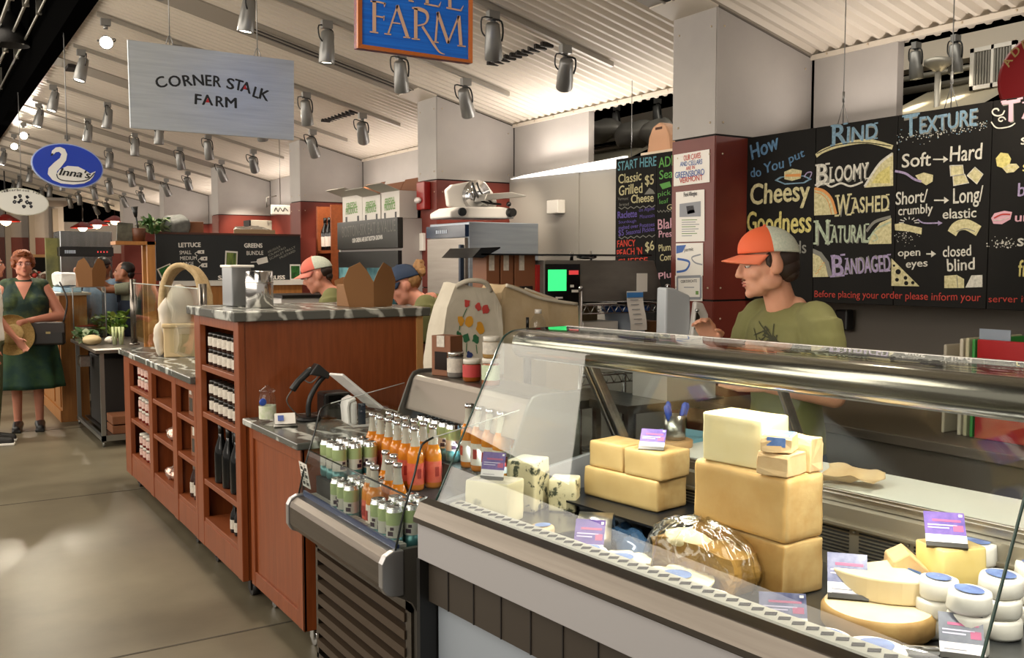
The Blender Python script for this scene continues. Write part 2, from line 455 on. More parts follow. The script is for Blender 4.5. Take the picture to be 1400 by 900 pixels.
# seen through the openings over the back wall: the roofs of the next row
def far_roof(pa, pb, X, dz, run):
    A, B = PX(*pa, X), PX(*pb, X); mb = MB(); n = 44
    for k in range(n):
        t0, t1 = k / n, (k + .5) / n; t2 = (k + 1) / n
        for (u, v, h0, h1) in ((t0, t1, 0, .03), (t1, t2, .03, 0)):
            a, b = A.lerp(B, u), A.lerp(B, v)
            mb.quad(a + V((0, 0, h0)), b + V((0, 0, h1)), b + V((-run, 0, h1 - dz)), a + V((-run, 0, h0 - dz)), 0)
    return mb
struct(far_roof((1268, 131), (1420, 98), 7.0, .55, 1.3), 'ceiling', [M('next_row_roof', '#cfc8b4', .6)], fix=False)
struct(far_roof((802, 206), (925, 185), 7.4, .60, 1.4), 'ceiling', [M('next_row_roof', '#cfc8b4', .6)], fix=False)
mb = MB()
for (pa, pb, X, h) in (((1228, 66), (1420, 24), 6.9, .34), ((800, 172), (925, 144), 6.9, .30)):
    A, B = PX(*pa, X), PX(*pb, X); mb.prism([(A.y + .3, A.z), (B.y - .3, B.z), (B.y - .3, B.z - h * .55), (A.y + .3, A.z - h * .55)], X, X + .18, lambda a, b, d: (d, a, b), 0)
    mb.tube([(X - .05, A.y + .3, A.z - h * .8), (X - .05, B.y - .3, B.z - h * .8)], .022, mi=1)
    mb.tube([(X + .1, A.y + .3, A.z - h), (X + .1, B.y - .3, B.z - h)], .03, mi=1)
struct(mb, 'trim_31', [CREAM, M('conduit_grey', '#9b978c', .4, .5)])
light('next_row_lamp', 'AREA', (5.6, 3.6, 3.9), 30, (1, .92, .78), (5.9, 3.6, 0), shape='RECTANGLE', size=5, size_y=.8)

# unseen fill added for the ceiling glow of spots bouncing off the wall
for (a, b_) in ((2.3, 3.5), (5.0, 6.5), (7.2, 9.6), (10.2, 12.8), (13.4, 16.0), (16.6, 19.4)):
    light('ceiling_fill', 'AREA', (XB - .16, (a + b_) / 2, 2.34), 2.2 * (b_ - a), (1, .89, .80), (XB - .5, (a + b_) / 2, 3.2), shape='RECTANGLE', size=(b_ - a) * .9, size_y=.08)
# ================================================================== CEILING FITTINGS
def spot_proto():
    d = {}
    b = MB(); b.box(-.035, .035, -.02, .02, -.05, 0); b.cone((0, 0, -.05), (0, 0, -.075), .016); d['mount'] = b
    h = MB(); h.rev([(.030, .105), (.040, .095), (.046, .02), (.050, -.02), (.052, -.10), (.048, -.105), (.045, -.09)], seg=16); d['head'] = h
    l = MB(); l.rev([(.001, -.094), (.045, -.094), (.045, -.090), (.001, -.090)], seg=16); d['lens'] = l
    y = MB(); y.tube(smoothpts([(0, 0, .125), (.05, .0, .11), (.058, 0, .05), (.05, 0, .0)], 3), .006, 6)
    y.tube(smoothpts([(0, 0, .13), (-.06, .02, .13), (-.065, .01, .06), (-.045, 0, .03)], 3), .005, 6); d['yoke'] = y
    return d
_sp = {}
for k, b in spot_proto().items():
    o = b.build(k, {'mount': GREYMET, 'head': GREYMET, 'lens': GLOW, 'yoke': BLK}[k], smooth=(k == 'head'), bevel=.004 if k == 'mount' else 0)
    _sp[k] = o.data; mods = [m for m in o.modifiers]; bpy.data.objects.remove(o)
def spot(p, aim, label, group, W=None, size=62, name='track_spotlight', drop=.17):
    p = V(p); hc = p + V((0, 0, -drop)); dr = (V(aim) - hc).normalized()
    r = thing(name, label, 'spotlight', p, 0, group)
    for k in ('mount', 'head', 'lens', 'yoke'):
        o = bpy.data.objects.new(k, _sp[k]); COL.objects.link(o); o.parent = r
        if k != 'mount':
            o.location = (0, 0, -drop); o.rotation_euler = dr.to_track_quat('-Z', 'Y').to_euler()
            if k == 'yoke': o.parent = r
    if W:
        light('spot_lamp', 'SPOT', hc + dr * .11 - p, W, (1, .87, .70), None, r, spot_size=math.radians(size), spot_blend=.7, shadow_soft_size=.03).rotation_euler = dr.to_track_quat('-Z', 'Y').to_euler()
    return r
GX = [1.31, 1.83, 2.35, 2.88, 3.39]
ROWS = [(1.75, 0), (2.95, 0), (4.77, 0), (5.99, 0), (7.83, 1), (9.05, 1), (10.97, 2), (12.30, 2), (14.05, 3), (15.40, 3), (17.3, 4), (18.85, 4), (20.7, 5), (22.0, 5)]
ordx = ['at the aisle edge', 'second from the aisle edge', 'in the middle', 'second from the partition', 'nearest the partition']
ordn = ['first', 'second', 'third', 'fourth', 'fifth', 'sixth', 'seventh', 'eighth', 'ninth', 'tenth', 'eleventh', 'twelfth', 'thirteenth', 'fourteenth']
TRACK = M('track_grey', '#a59f94', .4, .3)
for ri, (y, bay) in enumerate(ROWS):
    mb = MB(); mb.prism([(XA + .05, cz(XA + .05) - .03), (3.75, cz(3.75) - .03), (3.75, cz(3.75)), (XA + .05, cz(XA + .05))], y - .014, y + .014, lambda a, b, d: (a, d, b))
    tag(mb.build('lighting_track', TRACK), '%s slim ceiling track from the viewer, carrying spotlights' % ordn[ri], 'lighting track', 'ceiling tracks')
    for xi, x in enumerate(GX):
        z = cz(x) - .03
        if xi == 4: aim = (3.95, y + (.50 if ri % 2 else .95), 1.8)
        elif xi == 3: aim = (3.3, y + .6, 1.2)
        elif xi == 0: aim = (.5, y - .3, 0)
        elif xi == 1: aim = (1.5, y + .15, .6)
        else: aim = (2.3, y + .1, .8)
        if ri == 0 and xi == 3: aim = (2.42, 1.7, .99)
        if (ri, xi) in ((4, 0), (8, 0), (9, 0)): aim = (.2, .6, 1.3)
        if ri == 8 and xi == 1: aim = (1.3, 1, 0)
        if ri == 1 or (ri == 0 and xi < 3): continue
        near = ri < 6
        if near: W = SPOT_W * (2.4, 1.2, .8, .9, 1.15)[xi] * (2.2 if ri == 0 and xi == 3 else 1)
        else: W = SPOT_FAR * (3.0 if xi == 0 else 2.0 if xi == 4 else 0) * (1 if ri % 2 == 0 or ri < 10 else 0)
        if ri >= 6 and xi == 2 and ri % 2: W = SPOT_FAR * 1.6
        spot((x, y, z), aim, 'grey track spotlight %s on the %s ceiling track from the viewer' % (ordx[xi], ordn[ri]), 'track spotlights', W)
# four heads under the beam seen through the openings of the back wall
for (px, py, lab) in ((843, 145, 'silver spotlight beyond the wall opening, left of two above the prices chalkboard'), (899, 135, 'silver spotlight beyond the wall opening, right of two above the prices chalkboard'),
                      (1253, 58, 'silver spotlight seen over the cheese chalkboard, beside the grey panel'), (1307, 48, 'silver spotlight seen over the cheese chalkboard, right of its twin')):
    p = PX(px, py, 6.5); spot(p, p + V((.1, 0, -1)), lab, 'spotlights beyond the back wall', 10)

# pipes and a dark lamp in the open dark roof over the aisle
for (x, z, r, lab) in ((.62, 3.95, .022, 'pale steel conduit in the dark roof, farthest left of the four'), (.80, 3.9, .018, 'second pale steel conduit from the left in the dark roof'),
                       (.92, 3.86, .015, 'third pale steel conduit from the left in the dark roof'), (1.02, 3.80, .012, 'pale steel conduit closest to the cream ceiling edge')):
    b = MB(); b.tube([(x, 2, z), (x, 21, z)], r)
    k = 3.0
    while k < 14:
        b.box(x - r * 1.8, x + r * 1.8, k, k + .04, z - r * 1.5, z + .25); k += 2.1
    tag(b.build('roof_conduit', M('conduit_steel', '#8d8a80', .35, .8)), lab, 'pipe', 'conduits over the aisle')
DARKM = M('dark_duct', '#1b1917', .5, .3)
p = PZ(15, 62, 3.75)
r = thing('highbay_lamp', 'dark bell shaped industrial lamp hanging in the black roof at upper left', 'lamp', p)
b = MB(); b.rev([(.03, .32), (.06, .3), (.13, .18), (.17, 0), (.165, 0), (.12, .16)], seg=20); b.build('lamp_shade', DARKM, r)
b = MB(); b.cone((0, 0, .3), (0, 0, .75), .02); b.build('stem', DARKM, r)
b = MB(); b.tube([(.2, 2.5, 4.35), (.2, 20, 4.35)], .2, 14); tag(b.build('air_duct', DARKM), 'big dark round air duct running along the black roof', 'duct')

# red pendant lamps at the far end
PEND = M('red_enamel', '#8a1d15', .35)
for i, (x, y, Y) in enumerate(((8, 303, 21), (113, 312, 24), (133, 308, 24.3), (157, 303, 24.6))):
    p = PY(x, y, Y); r = thing('pendant_lamp', ['red pendant lamp behind the oval white farm sign', 'red pendant lamp above the steel oven, leftmost of three', 'red pendant lamp above the steel oven, middle of three', 'red pendant lamp above the steel oven, rightmost of three'][i], 'pendant lamp', p, 0, 'red pendant lamps')
    b = MB(); b.rev([(.04, .14), (.07, .13), (.26, .02), (.27, 0), (.25, .0), (.05, .11)], seg=18); b.build('lamp_shade', PEND, r)
    b = MB(); b.ball((0, 0, .02), .10); b.build('bulb', M('pendant_glow', '#ffd9b8', .5, emit=5), r)
    b = MB(); b.cone((0, 0, .13), (0, 0, 1.6), .012); b.build('cord', BLK, r)
    light('pendant_lamp_light', 'POINT', (0, 0, -.12), 25, (1, .75, .5), None, r, shadow_soft_size=.1)
# ================================================================== WOODEN STALL COUNTERS
WOOD = M('cherry_veneer', '#773917', .38, noise=5, col2='#8d4822', stretch=(9, 9, .7))
WOODIN = M('cherry_shelf', '#7a3d1d', .45, noise=5, col2='#8c4a25', stretch=(6, .8, 6))
EDGE = M('pale_ply_edge', '#b98a55', .5)
STONE = M('soapstone', '#555651', .26, noise=2.2, col2='#b9bbb4', kind='wave', stretch=(1.2, 1, 1))
CAST = M('caster_black', '#181818', .45)
def caster(loc, parent, metal=None):
    b = MB(); x, y, z = loc
    b.box(x - .03, x + .03, y - .025, y + .025, .082, .1); b.box(x - .026, x - .02, y - .02, y + .02, .03, .085); b.box(x + .02, x + .026, y - .02, y + .02, .03, .085)
    b.cone((x - .018, y, .037), (x + .018, y, .037), .037)
    return b.build('caster', metal or CAST, parent)

# tall shelf unit
TX, TX1, TY0, TY1, TZ = 1.30, 2.25, 4.46, 5.27, 1.394
r = thing('tall_shelf_cabinet', 'tall cherry wood shelf cabinet with dark stone top in the middle of the stall', 'cabinet', (TX, TY0, 0))
b = MB(); zt = TZ - .045
b.box(0, TX1 - TX, 0, .022, .1, zt)                      # side facing the viewer
b.box(0, TX1 - TX, TY1 - TY0 - .022, TY1 - TY0, .1, zt)
b.box(.5, .52, .02, TY1 - TY0 - .02, .1, zt); b.box(.02, TX1 - TX - .02, .02, TY1 - TY0 - .02, .1, .12)
b.box(-.012, .02, -.006, .075, .1, zt); b.box(-.012, .02, TY1 - TY0 - .11, TY1 - TY0 + .006, .1, zt)   # stiles
b.box(-.010, .02, .07, TY1 - TY0 - .1, zt - .05, zt); b.box(-.010, .02, .07, TY1 - TY0 - .1, .1, .235)
b.build('carcass', WOOD, r, bevel=.003)
b = MB(); b.box(TX1 - TX - .03, TX1 - TX + .005, -.012, .02, .1, zt); b.build('edge_strip', EDGE, r)
for z in (1.085, .832, .468, .257):
    b = MB(); b.box(-.006, .5, .075, TY1 - TY0 - .11, z - .03, z); b.build('shelf', WOODIN, r, bevel=.003)
b = MB(); b.box(-.04, TX1 - TX + .04, -.035, TY1 - TY0 + .06, zt, TZ); b.build('countertop', STONE, r, bevel=.006)
caster((.07, .08, 0), r); caster((.07, .7, 0), r); caster((.85, .1, 0), r)

# low shelf unit
LX, LY0, LY1, LZ = 1.30, 5.28, 7.36, 1.005
r = thing('low_shelf_cabinet', 'low long cherry wood cabinet of open cubbies under the glass guard', 'cabinet', (LX, LY0, 0))
b = MB(); zt = LZ - .04; L = LY1 - LY0
b.box(0, .9, 0, .022, .1, zt); b.box(0, .9, L - .022, L, .1, zt); b.box(.45, .47, .02, L - .02, .1, zt); b.box(.02, .9, .02, L - .02, .1, .12)
divs = [0.0, 5.80 - LY0, 6.47 - LY0, L]
for i, y in enumerate(divs):
    w0, w1 = (0, .05) if i == 0 else ((y - .05, y + .05) if i < 3 else (L - .2, L))
    b.box(-.012, .02, w0, w1, .1, zt)
    if 0 < i < 3: b.box(.02, .45, y - .012, y + .012, .12, zt)
b.box(-.010, .02, .05, L - .2, zt - .05, zt); b.box(-.008, .02, .05, L - .2, .1, .235)
b.build('carcass', WOOD, r, bevel=.003)
for i in range(3):
    a0, a1 = divs[i] + .05, (divs[i + 1] - .05 if i < 2 else L - .2)
    for z in (.75, .52, .262):
        b = MB(); b.box(-.006, .45, a0 - .035, a1 + .035, z - .028, z); b.build('shelf', WOODIN, r, bevel=.003)
b = MB(); b.box(-.04, .95, 0.002, L + .04, zt, LZ); b.build('countertop', STONE, r, bevel=.006)
caster((.07, L - .12, 0), r); caster((.07, .3, 0), r); caster((.8, L - .12, 0), r)

# register counter
RX, RY0, RY1, RZ = 1.32, 3.70, 4.415, .897
r = thing('register_counter', 'cherry wood register counter with veined grey stone top', 'counter', (RX, RY0, 0))
b = MB(); L = RY1 - RY0; zt = RZ - .03
b.box(.012, .64, .012, L, .1, zt)
b.box(0, .014, 0, .075, .1, zt); b.box(0, .014, L - .05, L, .1, zt); b.box(.002, .014, .05, L - .02, zt - .06, zt); b.box(.002, .014, .05, L - .02, .1, .17)
b.box(0, .10, 0, .014, .1, zt); b.box(.02, .63, .002, .014, .1, .17)
b.build('cabinet_body', WOOD, r, bevel=.003)
b = MB(); b.box(-.03, .69, -.03, L + .005, zt, RZ); b.build('countertop', STONE, r, bevel=.005)
caster((.09, .09, 0), r, CHROME); caster((.55, .1, 0), r, CHROME); caster((.09, L - .1, 0), r, CHROME)

# ------------------------------------------------------------------ jars and bottles
def jar(name, rad, h, lid, body, label, lidh=.018, lab=(.2, .75)):
    r = thing(name, '', 'jar'); g = MB()
    g.rev([(rad * .9, 0), (rad, .006), (rad, h - lidh - .012), (rad * .86, h - lidh - .004), (rad * .86, h - lidh)], seg=14); g.build('jar_body', body, r)
    g = MB(); g.rev([(rad * .94, h - lidh), (rad * .96, h - .003), (rad * .9, h)], seg=14); g.build('lid', lid, r)
    g = MB(); g.rev([(rad * 1.012, h * lab[0]), (rad * 1.012, h * lab[1])], seg=14, cap=False); g.build('paper_label', label, r)
    return r
def place(proto, spots, cat, group, labels, first=[None]):
    out = []
    for i, (p, rz) in enumerate(spots):
        o = proto if i == 0 else dup(proto)
        o.location = p; o.rotation_euler = (0, 0, rz); o['category'] = cat; o['group'] = group
        o['label'] = labels(i) if callable(labels) else labels
        out.append(o)
    return out
LIDK = M('black_lid', '#16130f', .35); LIDW = M('white_lid', '#d9d4c8', .4); LIDR = M('red_lid', '#8d2018', .4); LIDS = M('silver_lid', '#bdbab3', .25, .9)
PAPER = M('white_label', '#d8d0c2', .6, noise=60, col2='#b9b2a6'); REDJAM = M('red_preserve', '#6d1a12', .2); DARKJAM = M('dark_preserve', '#2c140d', .2)
AMBER = M('amber_preserve', '#8a4a18', .2); PINKLAB = M('pale_pink_label', '#d9bdb2', .6, noise=80, col2='#b98d80')
pr = jar('preserve_jar', .036, .085, LIDK, DARKJAM, PAPER)
sp = []
for (z, nz) in ((1.086, 2), (.833, 2)):
    for c in range(nz):
        for k in range(7): sp.append(((TX + .05, TY0 + .115 + k * .086, z + c * .087), k * 1.3))
def lab(i):
    s = 'upper' if i < 14 else 'second'; c = 'bottom row' if (i % 14) < 7 else 'stacked row'
    return 'dark preserve jar, tall cabinet %s shelf, %s, %s from right' % (s, c, ordn[i % 7])
place(pr, sp, 'jar', 'preserve jars on the tall cabinet', lab)
pr = jar('jam_jar', .034, .082, LIDW, REDJAM, PINKLAB)
sp = []
for (z, nz) in ((.751, 2), (.521, 2), (.263, 2)):
    for c in range(nz):
        for k in range(5): sp.append(((LX + .05, 6.56 + k * .11, z + c * .084), k))
place(pr, sp, 'jar', 'red jam jars in the far cubbies', lambda i: 'red jam jar, far cubby column, %s layer on %s shelf, %s from right' % (['lower', 'upper'][(i // 5) % 2], ['top', 'middle', 'bottom'][i // 10], ordn[i % 5]))

def bottle(name, rad, h, glass, cap, labelm, neck=.35):
    r = thing(name, '', 'bottle'); b = MB()
    b.rev([(rad * .93, 0), (rad, .008), (rad, h * (1 - neck) - .03), (rad * .9, h * (1 - neck)), (rad * .40, h * (1 - neck * .55)), (rad * .36, h - .02)], seg=16); b.build('bottle_glass', glass, r)
    b = MB(); b.rev([(rad * .40, h - .05), (rad * .40, h)], seg=12); b.build('cap', cap, r)
    if labelm:
        b = MB(); b.rev([(rad * 1.012, h * .12), (rad * 1.012, h * .42)], seg=16, cap=False); b.build('paper_label', labelm, r)
    return r
WINE = M('dark_wine_glass', '#0c0d0e', .12); BLKCAP = M('black_cap', '#0d0d0d', .4)
pr = bottle('wine_bottle', .037, .31, WINE, BLKCAP, None, .4)
place(pr, [((TX + .05 + (k % 2) * .085, TY0 + .12 + k * .072, .469), k) for k in range(8)], 'bottle', 'dark bottles on the third shelf', lambda i: 'tall black glass bottle on the third cabinet shelf, %s from right' % ordn[i])
pr = bottle('sauce_bottle', .026, .16, WINE, BLKCAP, PAPER, .4)
place(pr, [((TX + .05, TY0 + .11 + k * .07, .258), k) for k in range(4)], 'bottle', 'small bottles on the bottom shelf', lambda i: 'small dark labelled bottle on the lowest cabinet shelf, %s from right' % ordn[i])
pr = bottle('syrup_bottle', .030, .21, M('brown_syrup', '#32160d', .15), M('grey_cap', '#8d8780', .4), PAPER, .45)
place(pr, [((LX + .06, 5.37 + k * .085, .264), k) for k in range(4)], 'bottle', 'syrup bottles in the near cubby', lambda i: 'brown syrup bottle in the near bottom cubby, %s from right' % ordn[i])
KRAFT = M('kraft_board', '#8a6038', .7); KRAFTD = M('brown_card', '#7d4e31', .6)
def windowbox(name, w, d, h, parent=None):
    r = thing(name, '', 'box'); b = MB(); b.box(0, d, -w / 2, w / 2, 0, h); b.build('carton', KRAFTD, r, bevel=.002)
    b = MB(); b.box(-.002, .002, -w * .32, w * .32, h * .15, h * .6); b.build('dark_window', M('window_film', '#20140e', .1), r)
    b = MB(); b.box(-.003, .002, -w * .2, w * .2, h * .72, h * 1.0); b.build('paper_label', PAPER, r)
    return r
pr = windowbox('granola_box', .11, .09, .17)
place(pr, [((LX + .03, 5.42, .752), 0), ((LX + .03, 5.56, .752), 0), ((LX + .03, 5.50, .522), .1)], 'box', 'brown window boxes in the cubbies', lambda i: ['brown window box in the top near cubby, right one', 'brown window box in the top near cubby, left one', 'brown window box alone in the middle near cubby'][i])
CELLO = M('crinkled_foil', '#8d4a3a', .15, .5, noise=40, col2='#d8c8b8')
for (y, z, s, lb) in ((6.1, .555, .06, 'shiny cellophane sweets bag on the middle shelf of the middle cubby column'), (6.15, .295, .07, 'shiny cellophane sweets bag on the bottom shelf of the middle cubby column')):
    b = MB(); b.ball((0, 0, 0), (.06, .10, .035 + s * .1)); b.wob(.03, 18, z); b.wob(.01, 60, 2)
    o = tag(b.build('sweets_bag', CELLO), lb, 'sweets bag'); o.location = (LX + .07, y, z + .012)

# ------------------------------------------------------------------ on the register counter
def on(px, py, z): return PZ(px, py, z)
p = on(366, 578, RZ)
r = thing('tip_jar', 'clear glass jar with green label and blue tag beside the tall cabinet side', 'jar', p)
b = MB(); b.rev([(.034, 0), (.038, .006), (.038, .115), (.032, .13), (.032, .14)], seg=18, cap=False); b.build('jar_glass', PLASTIC, r)
b = MB(); b.rev([(.036, .14), (.037, .15), (.01, .165), (.008, .172)], seg=18); b.build('lid', PLASTIC, r)
b = MB(); b.rev([(.0385, .02), (.0385, .08)], seg=18, cap=False); b.build('paper_label', M('green_white_label', '#b9c79a', .6, noise=40, col2='#e4e2d6'), r)
b = MB(); b.ball((0, 0, 0), (.017, .006, .017)); o = b.build('blue_tag', M('tag_blue', '#2b4fae', .4), r); o.location = (-.03, -.03, .10)
p = on(390, 583, RZ)
r = thing('card_holder', 'small steel business card holder with white and blue cards on the stone counter', 'card holder', p, rz=-.25)
b = MB(); fn = lambda a, c, d: (d, a, c)
b.sheet([(.03, .045), (.0, .0), (-.035, .0), (-.045, .012)], -.05, .05, fn, .004); b.build('holder', STEEL, r)
b = MB(); b.prism([(.0, .008), (.03, .052), (.022, .056), (-.008, .012)], -.045, .045, fn); b.build('cards', WHITE, r)
b = MB(); b.prism([(.0015, .024), (.0165, .046), (.015, .047), (.0, .025)], -.032, -.006, lambda a, c, d: (d, a - .009, c + .002)); b.build('printed_square', M('card_blue', '#4d63a8', .5), r)
# scanner on gooseneck stand
p = on(422, 575, RZ)
r = thing('barcode_scanner', 'black barcode scanner gun resting in its bent stand', 'scanner', p, rz=-.1)
b = MB(); b.rev([(.055, 0), (.055, .012), (.04, .02)], seg=20); b.tube(smoothpts([(0, 0, .015), (.0, 0, .07), (.015, 0, .12), (.05, 0, .175), (.075, 0, .2)], 4), .012, 10); b.build('stand', BLK, r)
b = MB(); b.tube([(-.075, 0, .145), (-.045, 0, .185), (.0, 0, .225), (.02, 0, .235)], [.018, .016, .017, .02], 12)
b.prism([(.0, .215), (.035, .262), (.045, .262), (.098, .215), (.088, .19), (.05, .205)], -.032, .032, lambda a, c, d: (a, d, c)); b.build('scanner_gun', BLK, r, bevel=.006)
b = MB(); b.tube(smoothpts([(-.018, 0, .19), (.01, 0, .175), (.04, 0, .195), (.05, 0, .215)], 4), .004, 6); b.build('trigger', GREYMET, r)
b = MB(); b.tube(smoothpts([(-.075, 0, .145), (-.1, 0, .10), (-.07, .01, .05), (-.02, .02, .012), (.06, .06, .006), (.16, .05, .006)], 5), .0035, 6); b.build('cable', M('cable_grey', '#55504a', .5), r)
# receipt printer and tablet stand
p = on(452, 572, RZ)
r = thing('receipt_printer', 'small black receipt printer behind the white tablet stand', 'printer', p, rz=-.05)
b = MB(); b.box(-.045, .085, -.05, .07, .005, .125); b.build('printer_body', BLK, r, bevel=.012)
b = MB(); b.box(-.04, .08, -.053, -.045, .05, .115); b.build('front_panel', M('glossy_black', '#0a0a0a', .08), r)
p = on(488, 582, RZ)
r = thing('tablet_stand', 'white swivel tablet register with its screen turned to the seller', 'register', p, rz=-.12)
WPL = M('white_plastic', '#e9e7e4', .3)
b = MB(); fn = lambda a, c, d: (a, d, c)
b.sheet([(.10, .03), (.10, .006), (-.03, .006), (-.05, .02), (-.055, .09), (-.05, .115), (-.02, .13)], -.055, .055, fn, .011); b.build('base', WPL, r, bevel=.002)
b = MB(); b.box(-.045, -.01, -.05, .05, .01, .12); b.build('column', WPL, r, bevel=.012)
b = MB(); b.box(-.006, .025, -.052, -.035, .012, .105); b.build('card_reader', M('reader_navy', '#25303f', .2), r)
b = MB(); m = T(.0, .0, .155) @ R('Y', .72) @ R('X', -.10); b.box(-.125, .12, -.09, .09, -.006, .006, m); b.build('tablet', WPL, r, bevel=.005)
b = MB(); b.box(-.112, .107, -.08, .08, .0055, .0075, m); b.build('screen', M('screen_dark', '#1a1f26', .1), r)

# ------------------------------------------------------------------ on the tall cabinet

p = PZ(324, 419, TZ)
r = thing('napkin_dispenser', 'grey steel napkin dispenser standing on the tall cabinet', 'napkin dispenser', p, rz=.10)
b = MB(); b.box(-.05, .06, -.06, .08, 0, .215); b.build('steel_box', M('satin_grey', '#8b8d8e', .35, .8), r, bevel=.008)
b = MB(); b.box(-.055, .075, -.065, .09, .207, .221); b.build('rim', WHITE, r, bevel=.004)
p = PZ(355, 421, TZ)
r = thing('steel_canister', 'round polished steel canister beside the napkin dispenser', 'canister', p)
b = MB(); b.rev([(.066, 0), (.07, .004), (.07, .186), (.066, .19), (.062, .19), (.062, .15)], seg=32); b.build('canister_body', M('polished_steel', '#c4c2c0', .16, 1), r)
b = MB(); b.rev([(.0715, .128), (.0715, .133)], seg=32, cap=False); b.build('groove_ring', STEEL, r)
def takeout(name, p, w, h, rz, lb, open_=1):
    r = thing(name, lb, 'takeout box', p, rz)
    b = MB(); w0 = w * .82; d0 = .6
    n = [(-w0 / 2, -w0 * d0 / 2), (w0 / 2, -w0 * d0 / 2), (w0 / 2, w0 * d0 / 2), (-w0 / 2, w0 * d0 / 2)]; t = [(x * w / w0, y * w / w0) for x, y in n]; hb = h * .45
    vs = [V((x, y, 0)) for x, y in n] + [V((x, y, hb)) for x, y in t]
    b._add(vs, [(3, 2, 1, 0), (0, 1, 5, 4), (1, 2, 6, 5), (2, 3, 7, 6), (3, 0, 4, 7)]); b.build('box_body', KRAFT, r, fix=False).modifiers.new('thick', 'SOLIDIFY').thickness = .002
    for (a, c, out, k) in ((4, 5, (0, -1), 1), (6, 7, (0, 1), 1), (5, 6, (1, 0), .9), (7, 4, (-1, 0), .9)):
        A, B = vs[a], vs[c]; o = V((out[0], out[1], 0)) * .12 * w; e = B - A; u = V((0, 0, h - hb)) * k
        b = MB(); b.poly([A, B, B - e * .02 + u * .55 + o * .5, A + e * .62 + u + o, A + e * .38 + u + o, A + e * .02 + u * .55 + o * .5]); b.build('flap', KRAFT, r).modifiers.new('thick', 'SOLIDIFY').thickness = .002
    return r
def foldbox(p, rz, lb, w=.19, h=.2):
    """kraft box seen edge-on: two open side panels with rounded tops meeting at a corner"""
    r = thing('takeout_box', lb, 'takeout box', p, rz)
    b = MB(); b.box(-w * .33, w * .33, -w * .2, w * .40, 0, h * .5); b.build('box_body', KRAFT, r, bevel=.003)
    for s, nm in ((-1, 'flap'), (1, 'flap')):
        b = MB(); pts = [(-.0, 0), (.0, h * .56), (s * w * .10, h * .80), (s * w * .22, h * 1.0), (s * w * .40, h * .88), (s * w * .49, h * .60), (s * w * .48, h * .45), (s * w * .40, 0)]
        b.prism(pts, -.0012, .0012, lambda a, c, d: (a, -w * .36 + abs(a) * .28 + d, c)); b.build(nm, KRAFT, r)
    b = MB(); b.prism([(-w * .34, h * .45), (w * .34, h * .45), (w * .36, h * .58), (w * .2, h * .66), (-w * .2, h * .66), (-w * .36, h * .58)], w * .42, w * .424, lambda a, c, d: (a, d, c)); b.build('flap', M('kraft_inside', '#9c7650', .7), r)
    return r
foldbox(PZ(498, 419, TZ), .05, 'brown kraft takeout box with open winged flaps on the tall cabinet', .31, .235)

# ------------------------------------------------------------------ glass guard and stall produce over the low cabinet
GX0 = 1.42
r = thing('sneeze_guard', 'clear glass guard with three slim steel posts along the low cabinet', 'glass guard', (GX0, LY0, LZ))
ys = [PX(183, 440, GX0).y - LY0, PX(224, 440, GX0).y - LY0, PX(277, 400, GX0).y - LY0]
for y in ys:
    b = MB(); b.cone((0, y, 0), (0, y, .50), .024, .024, 14); b.rev([(.04, 0), (.04, .01), (.026, .018)], (0, y, 0), 14); b.build('post', M('guard_post_steel', '#77716a', .25, 1), r)
for a, c in ((ys[0], ys[1]), (ys[1], ys[2])):
    b = MB(); b.box(-.004, .004, c + .03, a - .03, .04, .47); b.build('glass_pane', GLASS, r)
    b = MB(); b.box(-.005, .005, c + .03, a - .03, .468, .474); b.build('pane_edge', M('pale_glass_edge', '#b8c0b8', .2), r)
# cream tub with white cloth under the round straw basket
TANB = M('pale_straw', '#cdb48a', .7, noise=50, col2='#b39a6f', bump=.3); CLOTH = M('white_cloth', '#d8d0c2', .8, noise=6, col2='#c6bcab', bump=.2)
p = PY(247, 472, 6.55); p.z = LZ + .0005; HR = -math.atan2(p.x, p.y)
r = thing('produce_tub', 'cream wooden tub with a ledge on the low cabinet behind the glass guard', 'tub', p, HR)
b = MB(); b.box(-.105, .125, -.11, .11, 0, .195); b.box(-.115, .135, -.12, .12, .195, .222); b.build('tub_body', M('cream_wood', '#cfb78c', .6), r, bevel=.008)
b = MB(); b.ball((-.002, 0, .11), (.085, .085, .15)); b.ball((-.085, .0, .02), (.055, .07, .15)); b.ball((-.13, -.02, -.10), (.035, .05, .12)); b.wob(.022, 11); b.wob(.006, 38)
o = tag(b.build('cloth_bundle', CLOTH, smooth=True), 'white cloth bundle bulging over the cream tub under the straw hood', 'cloth'); o.location = p + V((0, 0, .224)); o.rotation_euler = (0, 0, HR)
def hood(u, v):
    a = PI * u; return (.02 + .135 * math.cos(a) * (1 + .10 * v), -.04 + .17 * v, .385 * math.sin(a) ** .55 * (1 - .04 * v))
b = MB(); b.grid(hood, 24, 6); b.wob(.006, 14); o = b.build('straw_hood', TANB); sd = o.modifiers.new('thick', 'SOLIDIFY'); sd.thickness = .03; sd.offset = 0
tag(o, 'tall rounded straw hood open towards the aisle over the white cloth', 'basket'); o.location = p + V((0, 0, .224)); o.rotation_euler = (0, 0, HR - .35)
